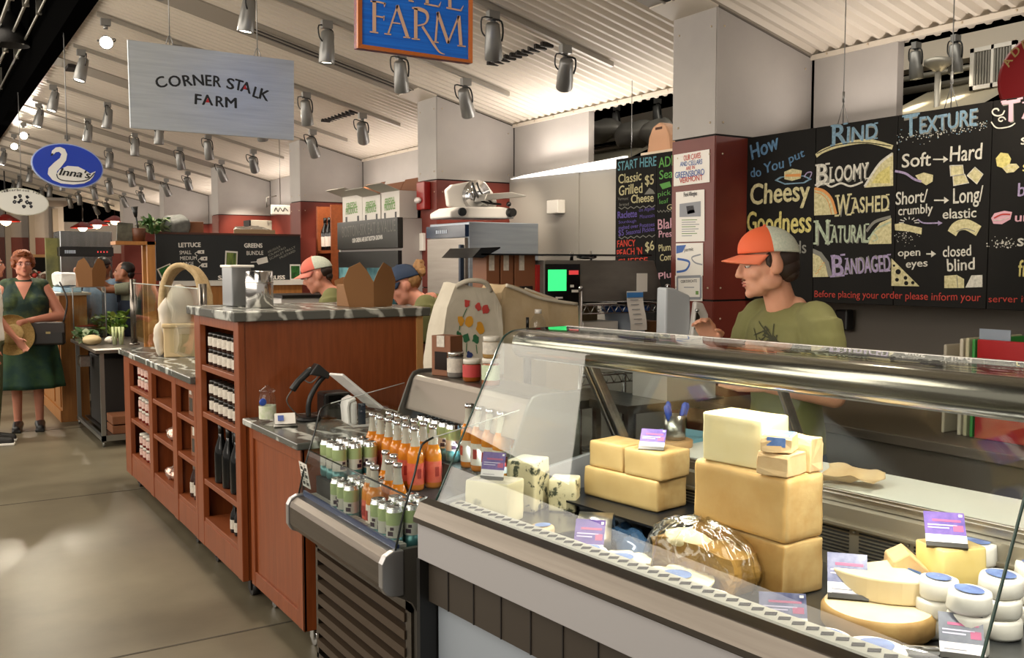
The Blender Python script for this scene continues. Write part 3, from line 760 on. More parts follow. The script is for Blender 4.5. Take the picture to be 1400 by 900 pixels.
# ================================================================== DRINKS COOLER
BX, BY0, BY1 = 1.19, 2.63, 3.51
r = thing('drinks_cooler', 'low open fronted steel drinks cooler full of cans and orange bottles', 'display cooler', (BX, BY0, 0))
L = BY1 - BY0; fy = lambda a, c, d: (a, d, c)
b = MB(); b.prism([(.0, .63), (.0, .695), (.008, .713), (.03, .728), (.07, .728), (.07, .60), (.03, .60), (.012, .607)], .02, L - .02, fy, smooth=False); b.build('front_bumper', M('bumper_steel', '#756d64', .32, 1, noise=40, col2='#675f57', stretch=(1, .03, 1)), r, bevel=.004)
for y0, y1 in ((-.004, .025), (L - .025, L + .004)):
    b = MB(); b.prism([(-.004, .625), (-.004, .70), (.008, .722), (.035, .735), (.07, .735), (.07, .59), (.03, .592), (.010, .60)], y0, y1, fy); b.build('bumper_cap', M('satin_aluminium', '#a9a8a8', .35, .8), r, bevel=.003)
b = MB(); b.prism([(.03, .70), (.07, .735), (.9, .735), (.9, .08), (.115, .08), (.115, .53), (.10, .56), (.03, .60)], 0, .02, fy); b.build('side_panel', M('charcoal_panel', '#4b4842', .45, .2), r)
b = MB(); b.prism([(.07, .70), (.9, .70), (.9, .08), (.14, .08), (.14, .55)], L - .02, L, fy); b.build('side_panel', M('charcoal_panel', '#4b4842', .45, .2), r)
b = MB(); b.box(.13, .9, .02, L - .02, .08, .60, mi=0)
b.box(.105, .13, .02, .06, .08, .55, mi=1); b.box(.105, .13, L - .04, L - .02, .08, .58, mi=1); b.box(.105, .13, .02, L - .02, .52, .58, mi=1); b.box(.105, .13, .02, L - .02, .06, .10, mi=1)
b.build('lower_body', [M('vent_shadow', '#14110e', .7), DKSTEEL], r)
b = MB()
for k in range(7):
    z = .13 + k * .058; b.box(.10, .135, .06, L - .04, z, z + .03, T(0, 0, 0))
b.build('vent_slats', M('bronze_slat', '#4d3f31', .45, .4), r)
b = MB(); DK = M('cooler_interior', '#2a2824', .5)
b.prism([(.07, .60), (.07, .70), (.30, .70), (.30, .80), (.46, .80), (.46, .88), (.74, .88), (.74, .60)], .02, L - .02, fy); b.build('stepped_deck', DK, r)
b = MB()
for k in range(36): y = .04 + k * (L - .08) / 36; b.box(.062, .10, y, y + .012, .722, .74)
b.build('air_grille', M('pale_grille', '#b9b6ad', .4), r)
b = MB(); b.box(.11, .31, L - .24, L - .025, .70, .7995); b.build('can_riser', DK, r)
b = MB(); b.box(.058, .066, .02, L - .02, .728, .748); b.build('price_rail', M('price_rail_blue', '#30426e', .3), r)
# hood over the back
b = MB(); b.prism([(.497, 1.03), (.50, 1.042), (.535, 1.15), (.548, 1.168), (.57, 1.175), (.74, 1.175), (.74, 1.14), (.58, 1.135), (.545, 1.03)], .012, L - .012, fy); b.build('hood', M('bronze_steel', '#5d554b', .32, .7), r, bevel=.004)
for y0, y1, nm in ((-.012, .002, 'right'), (L - .004, L + .006, 'left')):
    b = MB(); b.prism([(.445, .90), (.452, .97), (.522, 1.15), (.54, 1.178), (.57, 1.188), (.74, 1.188), (.74, .60), (.50, .60)], y0, y1, fy); b.build('hood_end', M('silver_edge', '#5a5954', .4, .4), r, bevel=.006)
b = MB(); b.box(.72, .74, .01, L - .01, .60, 1.16); b.build('back_panel', M('cooler_white', '#cfd8dc', .4), r)
b = MB(); b.box(.60, .715, .06, .30, 1.0, 1.05); b.box(.60, .715, L - .42, L - .04, 1.045, 1.06); b.build('inner_rail', WHITE, r)
# clear ends and front
for y in (.004, L - .008):
    b = MB(); b.prism([(.045, .73), (.075, .85), (.115, .97), (.135, 1.045), (.15, 1.063), (.18, 1.075), (.50, 1.135), (.46, .90), (.46, .73)], y, y + .005, fy); b.build('glass_end', GLASS, r)
    b = MB(); b.tube(smoothpts([(.045, y + .002, .73), (.075, y + .002, .85), (.115, y + .002, .97), (.135, y + .002, 1.045), (.15, y + .002, 1.063), (.18, y + .002, 1.075)], 3), .0035, 6, mi=0)
    b.tube([(.18, y + .002, 1.075), (.50, y + .002, 1.135)], .002, 5, mi=1); b.build('glass_end_edge', [M('smoky_edge', '#1d2320', .15), M('light_edge', '#c8ccc8', .2)], r)
b = MB(); b.prism([(.048, .735), (.085, .90), (.09, .90), (.053, .735)], .008, L - .008, fy); b.build('glass_front', GLASS, r)
b = MB(); b.tube([(.0875, .008, .90), (.0875, L - .008, .90)], .003, 6); b.build('glass_front_edge', M('smoky_edge', '#1d2320', .15), r)
light('cooler_lamp', 'AREA', (.56, L / 2, 1.12), BEV_W, (.55, .80, 1.0), (.60, L / 2, .7), r, shape='RECTANGLE', size=L - .1, size_y=.06)
light('cooler_lamp', 'AREA', (.50, L / 2, .95), BEV_W * .8, (.80, .92, 1.0), (.2, L / 2, .75), r, shape='RECTANGLE', size=L - .1, size_y=.03)
# curled price slips clipped to the left end of the glass
p = PX(418, 652, 1.262)
b = MB(); q = frame(p, (0, -1, 0), (-.16, .0, .98), (-1, 0, -.16)); b.box(-.05, .035, -.045, .055, -.0008, .0008, q, mi=0)
for k in range(2):
    for j in range(3): b.box(-.042 + k * .04, -.015 + k * .04, -.035 + j * .03, -.022 + j * .03, .0009, .0013, q, mi=1); b.box(-.040 + k * .04, -.025 + k * .04, -.018 + j * .03, -.014 + j * .03, .0009, .0013, q, mi=1)
tag(b.build('price_slip', [WHITE, BLK]), 'white printed price slip stuck inside the left end of the cooler glass', 'price tag')
# cans
CANG = M('can_green', '#b4c98f', .3, .4); CANW = M('can_cream', '#d9d8cc', .3, .4); CANT = M('can_teal', '#4c7f80', .3, .4); CANK = M('can_dark_mark', '#3a2836', .4); ALU = M('aluminium', '#cfd0d0', .22, 1)
def can_proto():
    r = thing('drink_can', '', 'can'); b = MB()
    rr, h = .0275, .142
    b.mi = 0; b.rev([(rr * .8, .0), (rr, .010), (rr, .045)], seg=20, mi=0); b.rev([(rr, .045), (rr, .085)], seg=20, mi=1, cap=False); b.rev([(rr, .085), (rr, h - .016)], seg=20, mi=2, cap=False); b.rev([(rr, h - .016), (rr * .84, h - .004)], seg=20, mi=3, cap=False)
    b.build('can_body', [CANT, CANW, CANG, ALU], r)
    b = MB(); b.rev([(rr * .84, h - .004), (rr * .86, h), (rr * .80, h), (rr * .78, h - .004), (.002, h - .004)], seg=20, cap=False); b.box(-.004, .012, -.005, .005, h - .003, h - .001); b.build('can_top', ALU, r)
    b = MB()
    for a in (0, 2.1, 4.2): b.box(rr - .0005, rr + .0006, -.009, .009, .052, .066, R('Z', a)); b.box(rr - .0005, rr + .0006, -.006, .006, .07, .08, R('Z', a + .2))
    b.build('printed_mark', CANK, r); return r
pr = can_proto(); sp = []; labs = []
def addc(px, py, z, lb):
    p = PZ(px, py, z); sp.append((p, random.random() * 6)); labs.append(lb)
def gridc(x0, y0, nx, ny, z, txt):
    for i in range(nx):
        for j in range(ny):
            sp.append((V((x0 + i * .062, y0 - j * .062, z)), random.random() * 6)); labs.append('%s, %s from left in %s row' % (txt, ordn[j], ordn[i]))
gridc(1.285, 3.225, 3, 3, .701, 'green cream drink can on the left lower step')
gridc(1.335, 3.455, 3, 3, .801, 'green cream drink can on the upper cooler step')
gridc(1.285, 2.87, 3, 3, .701, 'green cream drink can in the near cooler corner')
gridc(1.69, 3.34, 3, 5, .881, 'shiny topped can on the back cooler shelf')
pr_all = place(pr, sp, 'can', 'green and cream drink cans', lambda i: labs[i])
# bottles of orange soda
ORG = M('orange_soda', '#c8741a', .12, spec=.6, noise=8, col2='#dd8a26'); CLR = M('clear_neck_glass', '#b9b7a8', .12, .1); LABR = M('coral_label', '#d4553f', .5, noise=40, col2='#e0705a'); LABW = M('cream_label', '#e6dcd0', .5)
def soda(labelm):
    r = thing('soda_bottle', '', 'bottle'); b = MB(); R0 = .031
    b.rev([(R0 * .9, 0), (R0, .008), (R0, .118), (R0 * .93, .135), (R0 * .62, .16)], seg=18, mi=0); b.build('soda_body', ORG, r)
    b = MB(); b.rev([(R0 * .62, .16), (R0 * .46, .185), (R0 * .42, .215), (R0 * .48, .22)], seg=18, cap=False); b.build('bottle_neck', CLR, r)
    b = MB(); b.rev([(R0 * .50, .217), (R0 * .52, .222), (R0 * .48, .232), (.002, .233)], seg=18); b.build('crown_cap', ALU, r)
    b = MB(); b.rev([(R0 * 1.012, .022), (R0 * 1.012, .10)], seg=18, cap=False); b.build('paper_label', labelm, r)
    b = MB(); b.box(R0 * 1.01, R0 * 1.03, -.008, .008, .045, .08, R('Z', PI)); b.box(R0 * 1.01, R0 * 1.03, -.008, .008, .045, .08, R('Z', 2.2)); b.build('label_mark', M('label_red', '#a32e24', .5), r); return r
A = soda(LABR); B2 = soda(LABW)
place(A, [((1.40 + i * .07, 3.03 - j * .07, .701), .3 * i) for i in range(1) for j in range(2)] + [((1.33, 3.035, .701), .2), ((1.46, 3.19, .701), 1)], 'bottle', 'front orange soda bottles', lambda i: 'orange soda bottle with coral label, %s of the front cluster in the cooler' % ordn[i])
place(B2, [((1.315, 2.965, .701), 0), ((1.455, 3.11, .701), 1)], 'bottle', 'front orange soda bottles', lambda i: ['orange soda bottle with cream label at the front of the cooler, nearest the glass', 'orange soda bottle with cream label at the front of the cooler, one behind'][i])
C2 = soda(LABR)
place(C2, [((1.525 + i * .072, 3.45 - j * .075, .801), .5 * j) for i in range(2) for j in range(6)], 'bottle', 'orange soda bottles on the upper step', lambda i: 'orange soda bottle on the upper cooler step, %s from left in %s row' % (ordn[i % 6], ['front', 'back'][i // 6]))
D2 = soda(LABW)
place(D2, [((1.70 + i * .075, 2.99 - j * .075, .881), .5 * j) for i in range(2) for j in range(4)], 'bottle', 'orange soda bottles under the hood', lambda i: 'orange soda bottle under the cooler hood, %s from left in %s row' % (ordn[i % 4], ['front', 'back'][i // 4]))
p = V((1.47, 2.93, .701)); b = MB(); b.ball((0, 0, .03), (.05, .06, .03)); b.wob(.018, 22); o = tag(b.build('cookie_packet', M('packet_pale', '#d9c7ac', .35, noise=12, col2='#9a7a5a')), 'small pale packet lying between cans and bottles in the cooler', 'packet'); o.location = p; o.rotation_euler = (.0, .4, .6)
# jars and carton standing on the cooler hood
HZ = 1.1755
p = PZ(612, 515, HZ); p.x = 1.80; p.y = PX(612, 500, 1.80).y
r = windowbox('granola_box', .10, .075, .16); r.location = (1.80 - .03, min(p.y, BY1 - .06), HZ); r.rotation_euler = (0, 0, .35); tag(r, 'brown window carton with white label standing on the cooler hood', 'box')
def hoodjar(px, rad, h, lid, body, labm, lb, x=1.80):
    y = PX(px, 505, x).y; r = jar('preserve_jar', rad, h, lid, body, labm); tag(r, lb, 'jar', 'jars on the cooler hood'); r.location = (x, y, HZ); r.rotation_euler = (0, 0, px); return r
hoodjar(613, .028, .075, LIDK, DARKJAM, PAPER, 'black lidded jar behind the others on the cooler hood', 1.86)
hoodjar(623, .034, .10, LIDS, M('grey_jar_glass', '#7b7772', .15), PAPER, 'silver lidded jar with white label on the cooler hood')
hoodjar(645, .035, .085, LIDW, AMBER, M('red_band_label', '#b83a3a', .5), 'white lidded jar with red band on the cooler hood', 1.79)
hoodjar(671, .034, .10, LIDW, AMBER, M('green_band_label', '#b9c7a6', .5), 'white lidded jar with pale green label on the cooler hood', 1.79)
o = hoodjar(672, .033, .08, LIDW, M('straw_jar', '#9a7a4a', .15), PAPER, 'white lidded jar stacked on the green labelled jar', 1.79); o.location.z = HZ + .10
# ================================================================== CHEESE CASE
CA = V((1.26, 2.53, 0)); CANG_ = math.radians(5); CL = 2.25
CM = T(*CA) @ R('Z', CANG_)
def CP(v, u, z): return CM @ V((v, -u, z))
r = thing('cheese_display_case', 'long curved glass cheese counter with steel rail and round steel canopy tube', 'display case', CA, CANG_)
fy = lambda a, c, d: (a, -d, c)
LG = M('fascia_grey', '#a7a5a6', .45)
b = MB(); b.prism([(0, .735), (0, .842), (.05, .842), (.05, .735)], 0, CL, fy); b.build('fascia', LG, r, bevel=.002)
b = MB(); b.prism([(-.012, .846), (-.010, .862), (.012, .905), (.045, .912), (.062, .90), (.062, .846)], -.01, CL, fy); b.build('front_rail', M('rail_steel', '#6f6961', .34, 1, noise=40, col2='#615b54', stretch=(1, .03, 1)), r, bevel=.003)
b = MB(); b.box(.10, .8, -CL, 0, .10, .735, mi=0); b.box(.06, .10, -CL, -.02, .12, .60, mi=1); b.box(.03, 1.12, -CL, 0, .60, .74, mi=0)
k = .12
while k < CL: b.box(.027, .031, -k - .004, -k, .60, .735, mi=2); k += .13
b.build('plinth', [M('plinth_brown', '#3c352d', .55), M('plinth_panel', '#9aa3ad', .45), SEAM], r)
b = MB(); b.box(-.002, .10, -.014, .004, .10, .735); b.build('end_edge', BLK, r)
b = MB(); b.prism([(.06, .735), (.06, .88), (.10, .885), (.10, .86), (.16, .86), (.16, .735)], 0.004, CL, fy); b.build('glass_channel', M('channel_green_grey', '#6f7263', .3, .5), r)
b = MB(); b.prism([(.105, .86), (.108, .888), (.150, .893), (.155, .80), (.15, .80)], .01, CL, fy, mi=0)
k = .03
while k < CL: 
    b.prism([(.116, k), (.128, k - .006), (.142, k + .014), (.130, k + .020)], 0, 1, lambda a, c, d: (a, -c, .8885 + (a - .108) * .119 + d * .0012), mi=1); k += .034
b.build('air_grille', [M('grille_cream', '#d5d2c6', .4), M('slot_black', '#0c0b0a', .7)], r)
b = MB(); b.box(.15, .79, -CL, -.005, .785, .80); b.build('deck', M('deck_steel', '#6f7276', .3, .9, noise=5, col2='#5b5d5e'), r)
b = MB(); b.box(.765, .80, -CL, 0, .80, .965, mi=0); b.box(.752, .768, -CL, 0, .915, .922, mi=0)
k = .06
while k < CL - .2:
    for j in range(8): b.box(.7635, .768, -k - .125, -k, .835 + j * .0095, .835 + j * .0095 + .005, mi=1)
    b.ball((.764, -k - .14, .905), .005, seg=6, rings=4, mi=0); k += .155
b.build('vent_panel', [M('vent_steel', '#a8a294', .35, .8), M('slot_black', '#0c0b0a', .7)], r)
b = MB(); b.box(.80, 1.12, -CL, 0, .74, .968, mi=0); b.box(.86, 1.12, -CL, 0, .10, .74, mi=0); b.build('rear_body', DKSTEEL, r)
b = MB(); b.box(.845, 1.14, -CL, -.02, .968, .988); b.build('worktop', M('white_board', '#ecebe4', .35), r, bevel=.004)
b = MB(); b.box(.80, .845, -CL, 0, .955, .99); b.box(.80, .81, -CL, 0, .99, 1.0); b.build('door_track', STEEL, r, bevel=.002)
b = MB(); b.prism([(.06, .735), (.06, .885), (.10, .895), (.80, .985), (.80, .735)], -.012, .012, fy); b.build('end_wall', M('end_wall_steel', '#a7aab0', .4, .3), r)
# glass
prof = [(.062, .885), (.275, 1.295), (.315, 1.372), (.345, 1.399), (.40, 1.409), (.585, 1.411)]
sm = [(q.x, q.y) for q in smoothpts([V((a, c, 0)) for a, c in prof], 5)]
for (u0, u1) in ((.004, 1.645), (1.652, CL)):
    b = MB(); n = len(sm); L_, R_ = [], []
    for i in range(n):
        tn = (V(sm[min(i + 1, n - 1)]) - V(sm[max(i - 1, 0)])).normalized(); nm = V((-tn.y, tn.x)) * .0025; L_.append(V(sm[i]) + nm); R_.append(V(sm[i]) - nm)
    for S_ in (L_, R_):
        b.grid(lambda u, v: (S_[round(u * (n - 1))].x, -(u0 + (u1 - u0) * v), S_[round(u * (n - 1))].y), n - 1, 1, smooth=True)
    for d in (u0, u1):
        for i in range(n - 1): b.quad((L_[i].x, -d, L_[i].y), (L_[i + 1].x, -d, L_[i + 1].y), (R_[i + 1].x, -d, R_[i + 1].y), (R_[i].x, -d, R_[i].y))
    bmesh.ops.recalc_face_normals(b.bm, faces=b.bm.faces[:])
    Nf = len(b.bm.faces); b.bm.faces.ensure_lookup_table()
    for f in b.bm.faces:
        c = f.calc_center_median(); f.normal_update()
    ff = [f for f in b.bm.faces if f.smooth]
    for f in ff[:n - 1]:
        if f.normal.x > .2 or (abs(f.normal.x) <= .2 and f.normal.z < 0): f.normal_flip()
    for f in ff[n - 1:]:
        if f.normal.x < -.2 or (abs(f.normal.x) <= .2 and f.normal.z > 0): f.normal_flip()
    b.build('curved_glass', GLASS, r, fix=False)
b = MB(); b.prism(sm[:26] + [(.585, 1.405), (.83, .992), (.80, .988), (.062, .886)], -.006, 0.002, fy); b.build('end_glass', GLASS, r)
for u in (-.003, 1.648):
    b = MB(); b.tube([(a - .001, -u, c) for a, c in sm], .0032, 6); b.build('glass_edge', GLEDGE, r)
b = MB(); b.prism([(.583, 1.402), (.583, 1.414), (.60, 1.414), (.60, 1.402)], -.006, CL, fy); b.build('top_edge_strip', M('white_steel', '#d9d7d2', .25, .8), r)
b = MB(); b.rev([(.039, 0), (.041, .004), (.041, CL)], (.395, 0, 1.362), 28, R('X', PI / 2)); b.build('canopy_tube', M('tube_steel', '#b3aea4', .2, 1), r)
b = MB(); b.prism([(.425, 1.312), (.428, 1.312), (.428, 1.366), (.487, 1.366), (.487, 1.362), (.490, 1.362), (.490, 1.370), (.425, 1.370)], .03, CL, fy); b.build('added_lamp_shield', M('added_shield_white', '#d0cec8', .5), r)  # lip added to keep the lamp out of the glass reflections
def post(u, w, m):
    b = MB(); b.prism([(.585, 1.40), (.62, 1.40), (.845, 1.0), (.845, .985), (.812, .985)], u, u + w, fy); b.build('rear_post', m, r, bevel=.003)
post(0, .02, STEEL); post(.03, .018, STEEL); post(.80, .012, STEEL); post(1.62, .014, STEEL)
b = MB(); b.prism([(.60, 1.39), (.604, 1.39), (.83, .995), (.826, .995)], .05, CL - .02, fy); b.build('sliding_door', GLASS, r)
light('case_lamp', 'AREA', (.457, -CL / 2 + .02, 1.362), CASE_W, (1, .93, .80), None, r, shape='RECTANGLE', size=.03, size_y=CL - .15)

# ------------------------------------------------------------------ cheeses
DZ = .8005
RIND = M('beige_rind', '#b8935a', .7, noise=14, col2='#cbb07c', bump=.25); PASTE = M('pale_paste', '#d8c189', .55, noise=9, col2='#e2cf9c'); PASTE2 = M('tan_paste', '#b99c66', .55, noise=7, col2='#c6ab76')
HARD = M('bright_paste', '#ead9a4', .5, noise=6, col2='#f0e3b8')
BLUEM = M('blue_veined_paste', '#454b3a', .55, noise=34, col2='#ddd4ad', ramp=(.40, .47)); BRIND = M('crumbly_white_rind', '#d8d2c0', .8, noise=40, col2='#b8b19c', bump=.5)
LBLUE = M('label_blue', '#47659f', .5, noise=30, col2='#6f8cc0'); LNAVY = M('label_navy', '#3b4a80', .5, noise=24, col2='#7088b8'); PWHITE = M('paper_white', '#e9e6e0', .6, noise=20, col2='#dcd8d0'); PTAN = M('paper_tan', '#c9a676', .65, noise=9, col2='#d9bd93', bump=.3)
def slab(name, label, cat, p, L, W, H, rz, mats, seg=6, wob=.004, sc=20, group=None, topscale=1, faces=None, bev=.006, tilt=None):
    """cheese block: x = thickness W, y = length L; faces = material index for (-x,+x,-y,+y,top,bottom)"""
    b = MB(); fm = faces or (0, 1, 1, 1, 1, 1)
    def side(fn, mi): b.grid(fn, seg, seg, mi=mi)
    def P(x, y, z):
        s = 1 + (topscale - 1) * z; return (x * W / 2 * s, y * L / 2 * s, z * H)
    side(lambda u, v: P(-1, 1 - 2 * u, v), fm[0]); side(lambda u, v: P(1, 2 * u - 1, v), fm[1]); side(lambda u, v: P(2 * u - 1, -1, v), fm[2]); side(lambda u, v: P(1 - 2 * u, 1, v), fm[3])
    side(lambda u, v: P(2 * u - 1, 2 * v - 1, 1), fm[4]); side(lambda u, v: P(2 * u - 1, 1 - 2 * v, 0), fm[5])
    bmesh.ops.remove_doubles(b.bm, verts=b.bm.verts, dist=1e-5); b.wob(wob, sc, p[0] * 7, (1, 1, .4))
    o = b.build(name, mats, bevel=bev); o.location = p; o.rotation_euler = tilt or (0, 0, rz)
    return tag(o, label, cat, group)
RZ5 = CANG_
# low steel tray for the blue cheeses
b = MB(); b.box(.17, .70, -.30, -.03, .8003, .826); o = b.build('steel_tray', M('tray_steel', '#8d8b86', .25, 1), bevel=.004); o.location = CA; o.rotation_euler = (0, 0, RZ5); tag(o, 'low steel tray under the blue cheeses at the left end of the case', 'tray')
TZ2 = .8265
def bp(px, py, z, k=0): return PZ(px, py, z)
p = bp(662, 716, TZ2); p += V((.050, .02, 0))
slab('blue_cheese', 'pale blue cheese wedge at the front left corner of the case, carrying a price card', 'cheese', p, .15, .105, .13, .5, [M('pale_blue_paste', '#8b8a70', .55, noise=16, col2='#e0d8b4', ramp=(.28, .42)), BRIND], faces=(0, 1, 0, 1, 1, 0))
p = bp(708, 701, TZ2); p += V((.06, .03, 0))
slab('blue_cheese', 'tallest blue cheese half with dark veins and crumbly rind behind the pale wedge', 'cheese', p, .10, .11, .165, .5, [BLUEM, BRIND], faces=(0, 1, 0, 1, 1, 0))
p = bp(762, 702, TZ2); p += V((.05, .03, 0))
slab('blue_cheese', 'small blue veined cheese block right of the tall one', 'cheese', p, .09, .085, .105, .75, [BLUEM, BRIND], faces=(0, 1, 0, 1, 1, 0))
# rack with the hard cheeses
RZK = .868
q0 = CM.inverted() @ PZ(800, 690, RZK); q1 = CM.inverted() @ PZ(905, 715, RZK)
rk = thing('cheese_rack', 'low steel rack carrying the long hard cheeses, blue lidded tubs under it', 'rack', CA, RZ5)
b = MB(); b.box(q0.x - .01, .755, q1.y - .06, -.035, RZK - .008, RZK - .001); b.build('rack_top', M('rack_dark', '#3c3f46', .3, .8), rk)
for x, y in ((q0.x, -.05), (q0.x, q1.y - .05), (.74, -.05), (.74, q1.y - .05)):
    b = MB(); b.cone((x, y, .8005), (x, y, RZK - .008), .006); b.build('leg', STEEL, rk)
def along(pa, pb, z):
    a, c = PZ(*pa, z), PZ(*pb, z); return a, c, (c - a).length, math.atan2(c.y - a.y, c.x - a.x)
a, c, Ln, an = along((798, 676), (898, 702), RZK)
nrm = V((math.sin(an + PI), -math.cos(an + PI), 0)); nrm = nrm if nrm.x > 0 else -nrm
rz = an + PI / 2
mid = (a + c) / 2 + nrm * .07
slab('hard_cheese', 'long tan hard cheese slab, lower layer on the rack', 'cheese', mid, Ln, .14, .095, rz, [PASTE2, RIND], faces=(0, 1, 1, 1, 1, 1), wob=.003)
z2 = RZK + .096
slab('hard_cheese', 'tan hard cheese piece on the lower slab, left half of the top layer', 'cheese', a.lerp(c, .28) + nrm * .075 + V((0, 0, .096)), Ln * .46, .13, .085, rz, [PASTE2, RIND], wob=.003)
slab('hard_cheese', 'tan hard cheese piece under a card, right half of the top layer', 'cheese', a.lerp(c, .79) + nrm * .075 + V((0, 0, .096)), Ln * .48, .14, .085, rz, [PASTE2, RIND], wob=.003)
# the tall stack
a, c, Ln, an = along((946, 776), (1070, 822), DZ)
nrm = V((math.sin(an), -math.cos(an), 0)); nrm = nrm if nrm.x > 0 else -nrm; rz = an + PI / 2; H1, H2 = .135, .165
mid = (a + c) / 2 + nrm * .075
slab('hard_cheese', 'big brown rinded cheese block at the bottom of the tall stack', 'cheese', mid, Ln, .15, H1, rz, [M('amber_rind', '#a97b3e', .6, noise=10, col2='#c09a5a', bump=.3), RIND], wob=.004)
slab('hard_cheese', 'big tan cheese block in the middle of the tall stack', 'cheese', mid + V((0, 0, H1 + .001)), Ln * 1.0, .15, H2, rz + .03, [M('honey_paste', '#c69c5c', .55, noise=6, col2='#d6b276'), RIND], wob=.004, bev=.014)
ztop = DZ + H1 + H2 + .002
a2, c2, Ln2, an2 = along((953, 644), (1036, 660), ztop)
slab('hard_cheese', 'pale yellow cheese block on top of the tall stack', 'cheese', (a.lerp(c, .38) + nrm * .07) + V((0, 0, H1 + H2 + .002)), Ln * .60, .12, .128, rz + .12, [HARD, M('pale_rind', '#d9c48e', .6, noise=10, col2='#e6d6a6')], wob=.003, faces=(0, 0, 0, 1, 1, 0))
# packets on the stack
PK = mid + V((0, 0, H1 + H2 + .002)); dirv = V((math.cos(an), math.sin(an), 0)); dirv = dirv if dirv.y < 0 else -dirv
def packet(p, L, W, H, rz, lb, labm=None):
    r = thing('wrapped_cheese', lb, 'wrapped cheese', p, rz); b = MB()
    b.prism([(-W / 2, 0), (W / 2, 0), (W * .46, H * .8), (W * .40, H), (-W * .42, H), (-W * .47, H * .8)], -L / 2, L / 2, lambda a, c, d: (a, d, c)); bmesh.ops.subdivide_edges(b.bm, edges=b.bm.edges[:], cuts=2); b.wob(.003, 40, p[0]); b.build('paper_wrap', PTAN, r, bevel=.003)
    if labm:
        b = MB(); b.box(-W * .40, W * .38, -L * .42, L * .42, H, H + .0012); b.box(-W * .49, -W * .465, -L * .3, L * .3, H * .35, H * .9); b.build('paper_label', labm, r)
    return r
packet(PK + dirv * (Ln * .34) - nrm * .03, .085, .10, .055, rz + .2, 'tan paper wrapped cheese under the small blue labelled packet on the stack')
packet(PK + dirv * (Ln * .33) - nrm * .035 + V((0, 0, .057)), .075, .085, .042, rz + .5, 'small tan paper wrapped cheese with blue label on top, beside the pale block', LBLUE)
packet(PK + dirv * (Ln * .36) + nrm * .05, .07, .06, .085, rz + .1, 'tan paper wrapped cheese standing behind the blue labelled packet')
# torn wrapping paper on the worktop
p = PZ(1122, 640, .989); b = MB(); b.grid(lambda u, v: ((u - .5) * .12, (v - .5) * .16, .012 + .02 * math.sin(u * 7 + v * 3) * v), 14, 14); b.wob(.015, 22); o = b.build('paper_sheet', PTAN); o.modifiers.new('thick', 'SOLIDIFY').thickness = .0015
tag(o, 'crumpled sheet of tan wrapping paper on the white worktop', 'paper'); o.location = CP(.93, .86, 1.002); o.rotation_euler = (0, 0, .3)

def disc(name, lb, px, py, R0, h, z, mats, lbl=LBLUE, lr=.72, rz=0, group=None, tilt=(0, 0), wob=.004, p=None):
    p = p or PZ(px, py, z); r = thing(name, lb, 'cheese', p, 0, group, rot=(tilt[0], tilt[1], rz))
    b = MB(); b.rev([(R0 * .93, 0), (R0, h * .15), (R0 * 1.0, h * .8), (R0 * .94, h), (R0 * .5, h + .001), (.001, h + .001)], seg=22, cap=True); b.wob(wob, 30, px, (1, 1, .5)); b.build('paper_wrap' if mats is PWHITE else 'rind', mats, r)
    if lbl:
        b = MB(); b.rev([(R0 * lr, h + .004), (.001, h + .0055)], seg=22, cap=False, sx=1, sy=.8); b.build('paper_label', lbl, r)
    return r
# row along the front grille
disc('soft_cheese', 'white paper round with striped blue label behind the grille, left of the cracked rounds', 800, 766, .062, .03, DZ, PWHITE, LBLUE)
disc('soft_cheese', 'white wrapped round with blue oval label before the plastic wrapped heap', 966, 834, .062, .034, DZ, PWHITE, LNAVY)
disc('soft_cheese', 'white wrapped round with blue oval label at the grille, left of the blurred card', 1016, 856, .060, .034, DZ, PWHITE, LNAVY)
disc('soft_cheese', 'white wrapped round with blue oval label at the grille, in front of the big wheel', 1128, 893, .058, .036, DZ, PWHITE, LNAVY)
disc('soft_cheese', 'white wrapped round at the bottom edge, beside the steel tube', 1195, 908, .062, .036, DZ, PWHITE, LNAVY)
disc('soft_cheese', 'little tan round with blue lid label behind the pale blue cheese wedge', 742, 735, .036, .035, TZ2 - .02, PTAN, LBLUE)
disc('soft_cheese', 'little tan round with blue label in front of its twin by the steel bend', 738, 748, .04, .03, DZ, PTAN, LBLUE, tilt=(0, .1))
# cracked white bloomy rounds with blue labels
CRUST = M('cream_bloom', '#e6d8ae', .6, noise=10, col2='#efe5c4'); BROWNC = M('brown_crust', '#8d6a34', .7, noise=12, col2='#a9854a')
def cracked(px, py, R0, h, lb, rz):
    p = PZ(px, py, DZ); r = thing('bloomy_cheese', lb, 'cheese', p, rz)
    b = MB(); b.rev([(R0 * .92, 0), (R0 * .97, h * .2), (R0 * .95, h * .9), (.001, h)], seg=30); b.build('brown_side', BROWNC, r)
    b = MB(); n = 44
    pts = [V((math.cos(2 * PI * k / n), math.sin(2 * PI * k / n), 0)) * R0 * (1.04 + .05 * mnoise.noise(V((k * .9, px, 0)))) * (.86 if k % 11 == 0 else 1) for k in range(n)]
    vv = [b.bm.verts.new(q + V((0, 0, h + .004 * mnoise.noise(q * 30)))) for q in pts]; cc = b.bm.verts.new((0, 0, h + .006))
    for k in range(n): b.bm.faces.new([vv[k], vv[(k + 1) % n], cc])
    b.build('cracked_top', CRUST, r).modifiers.new('thick', 'SOLIDIFY').thickness = .006
    b = MB(); b.rev([(R0 * .42, h + .0075), (.001, h + .0085)], seg=20, cap=False); b.build('paper_label', LBLUE, r); return r
cracked(850, 786, .075, .042, 'cream topped cracked round with blue label, left of the pair at the grille', .4)
cracked(925, 815, .088, .048, 'cream topped cracked round with blue label, right of the pair at the grille', 1.2)
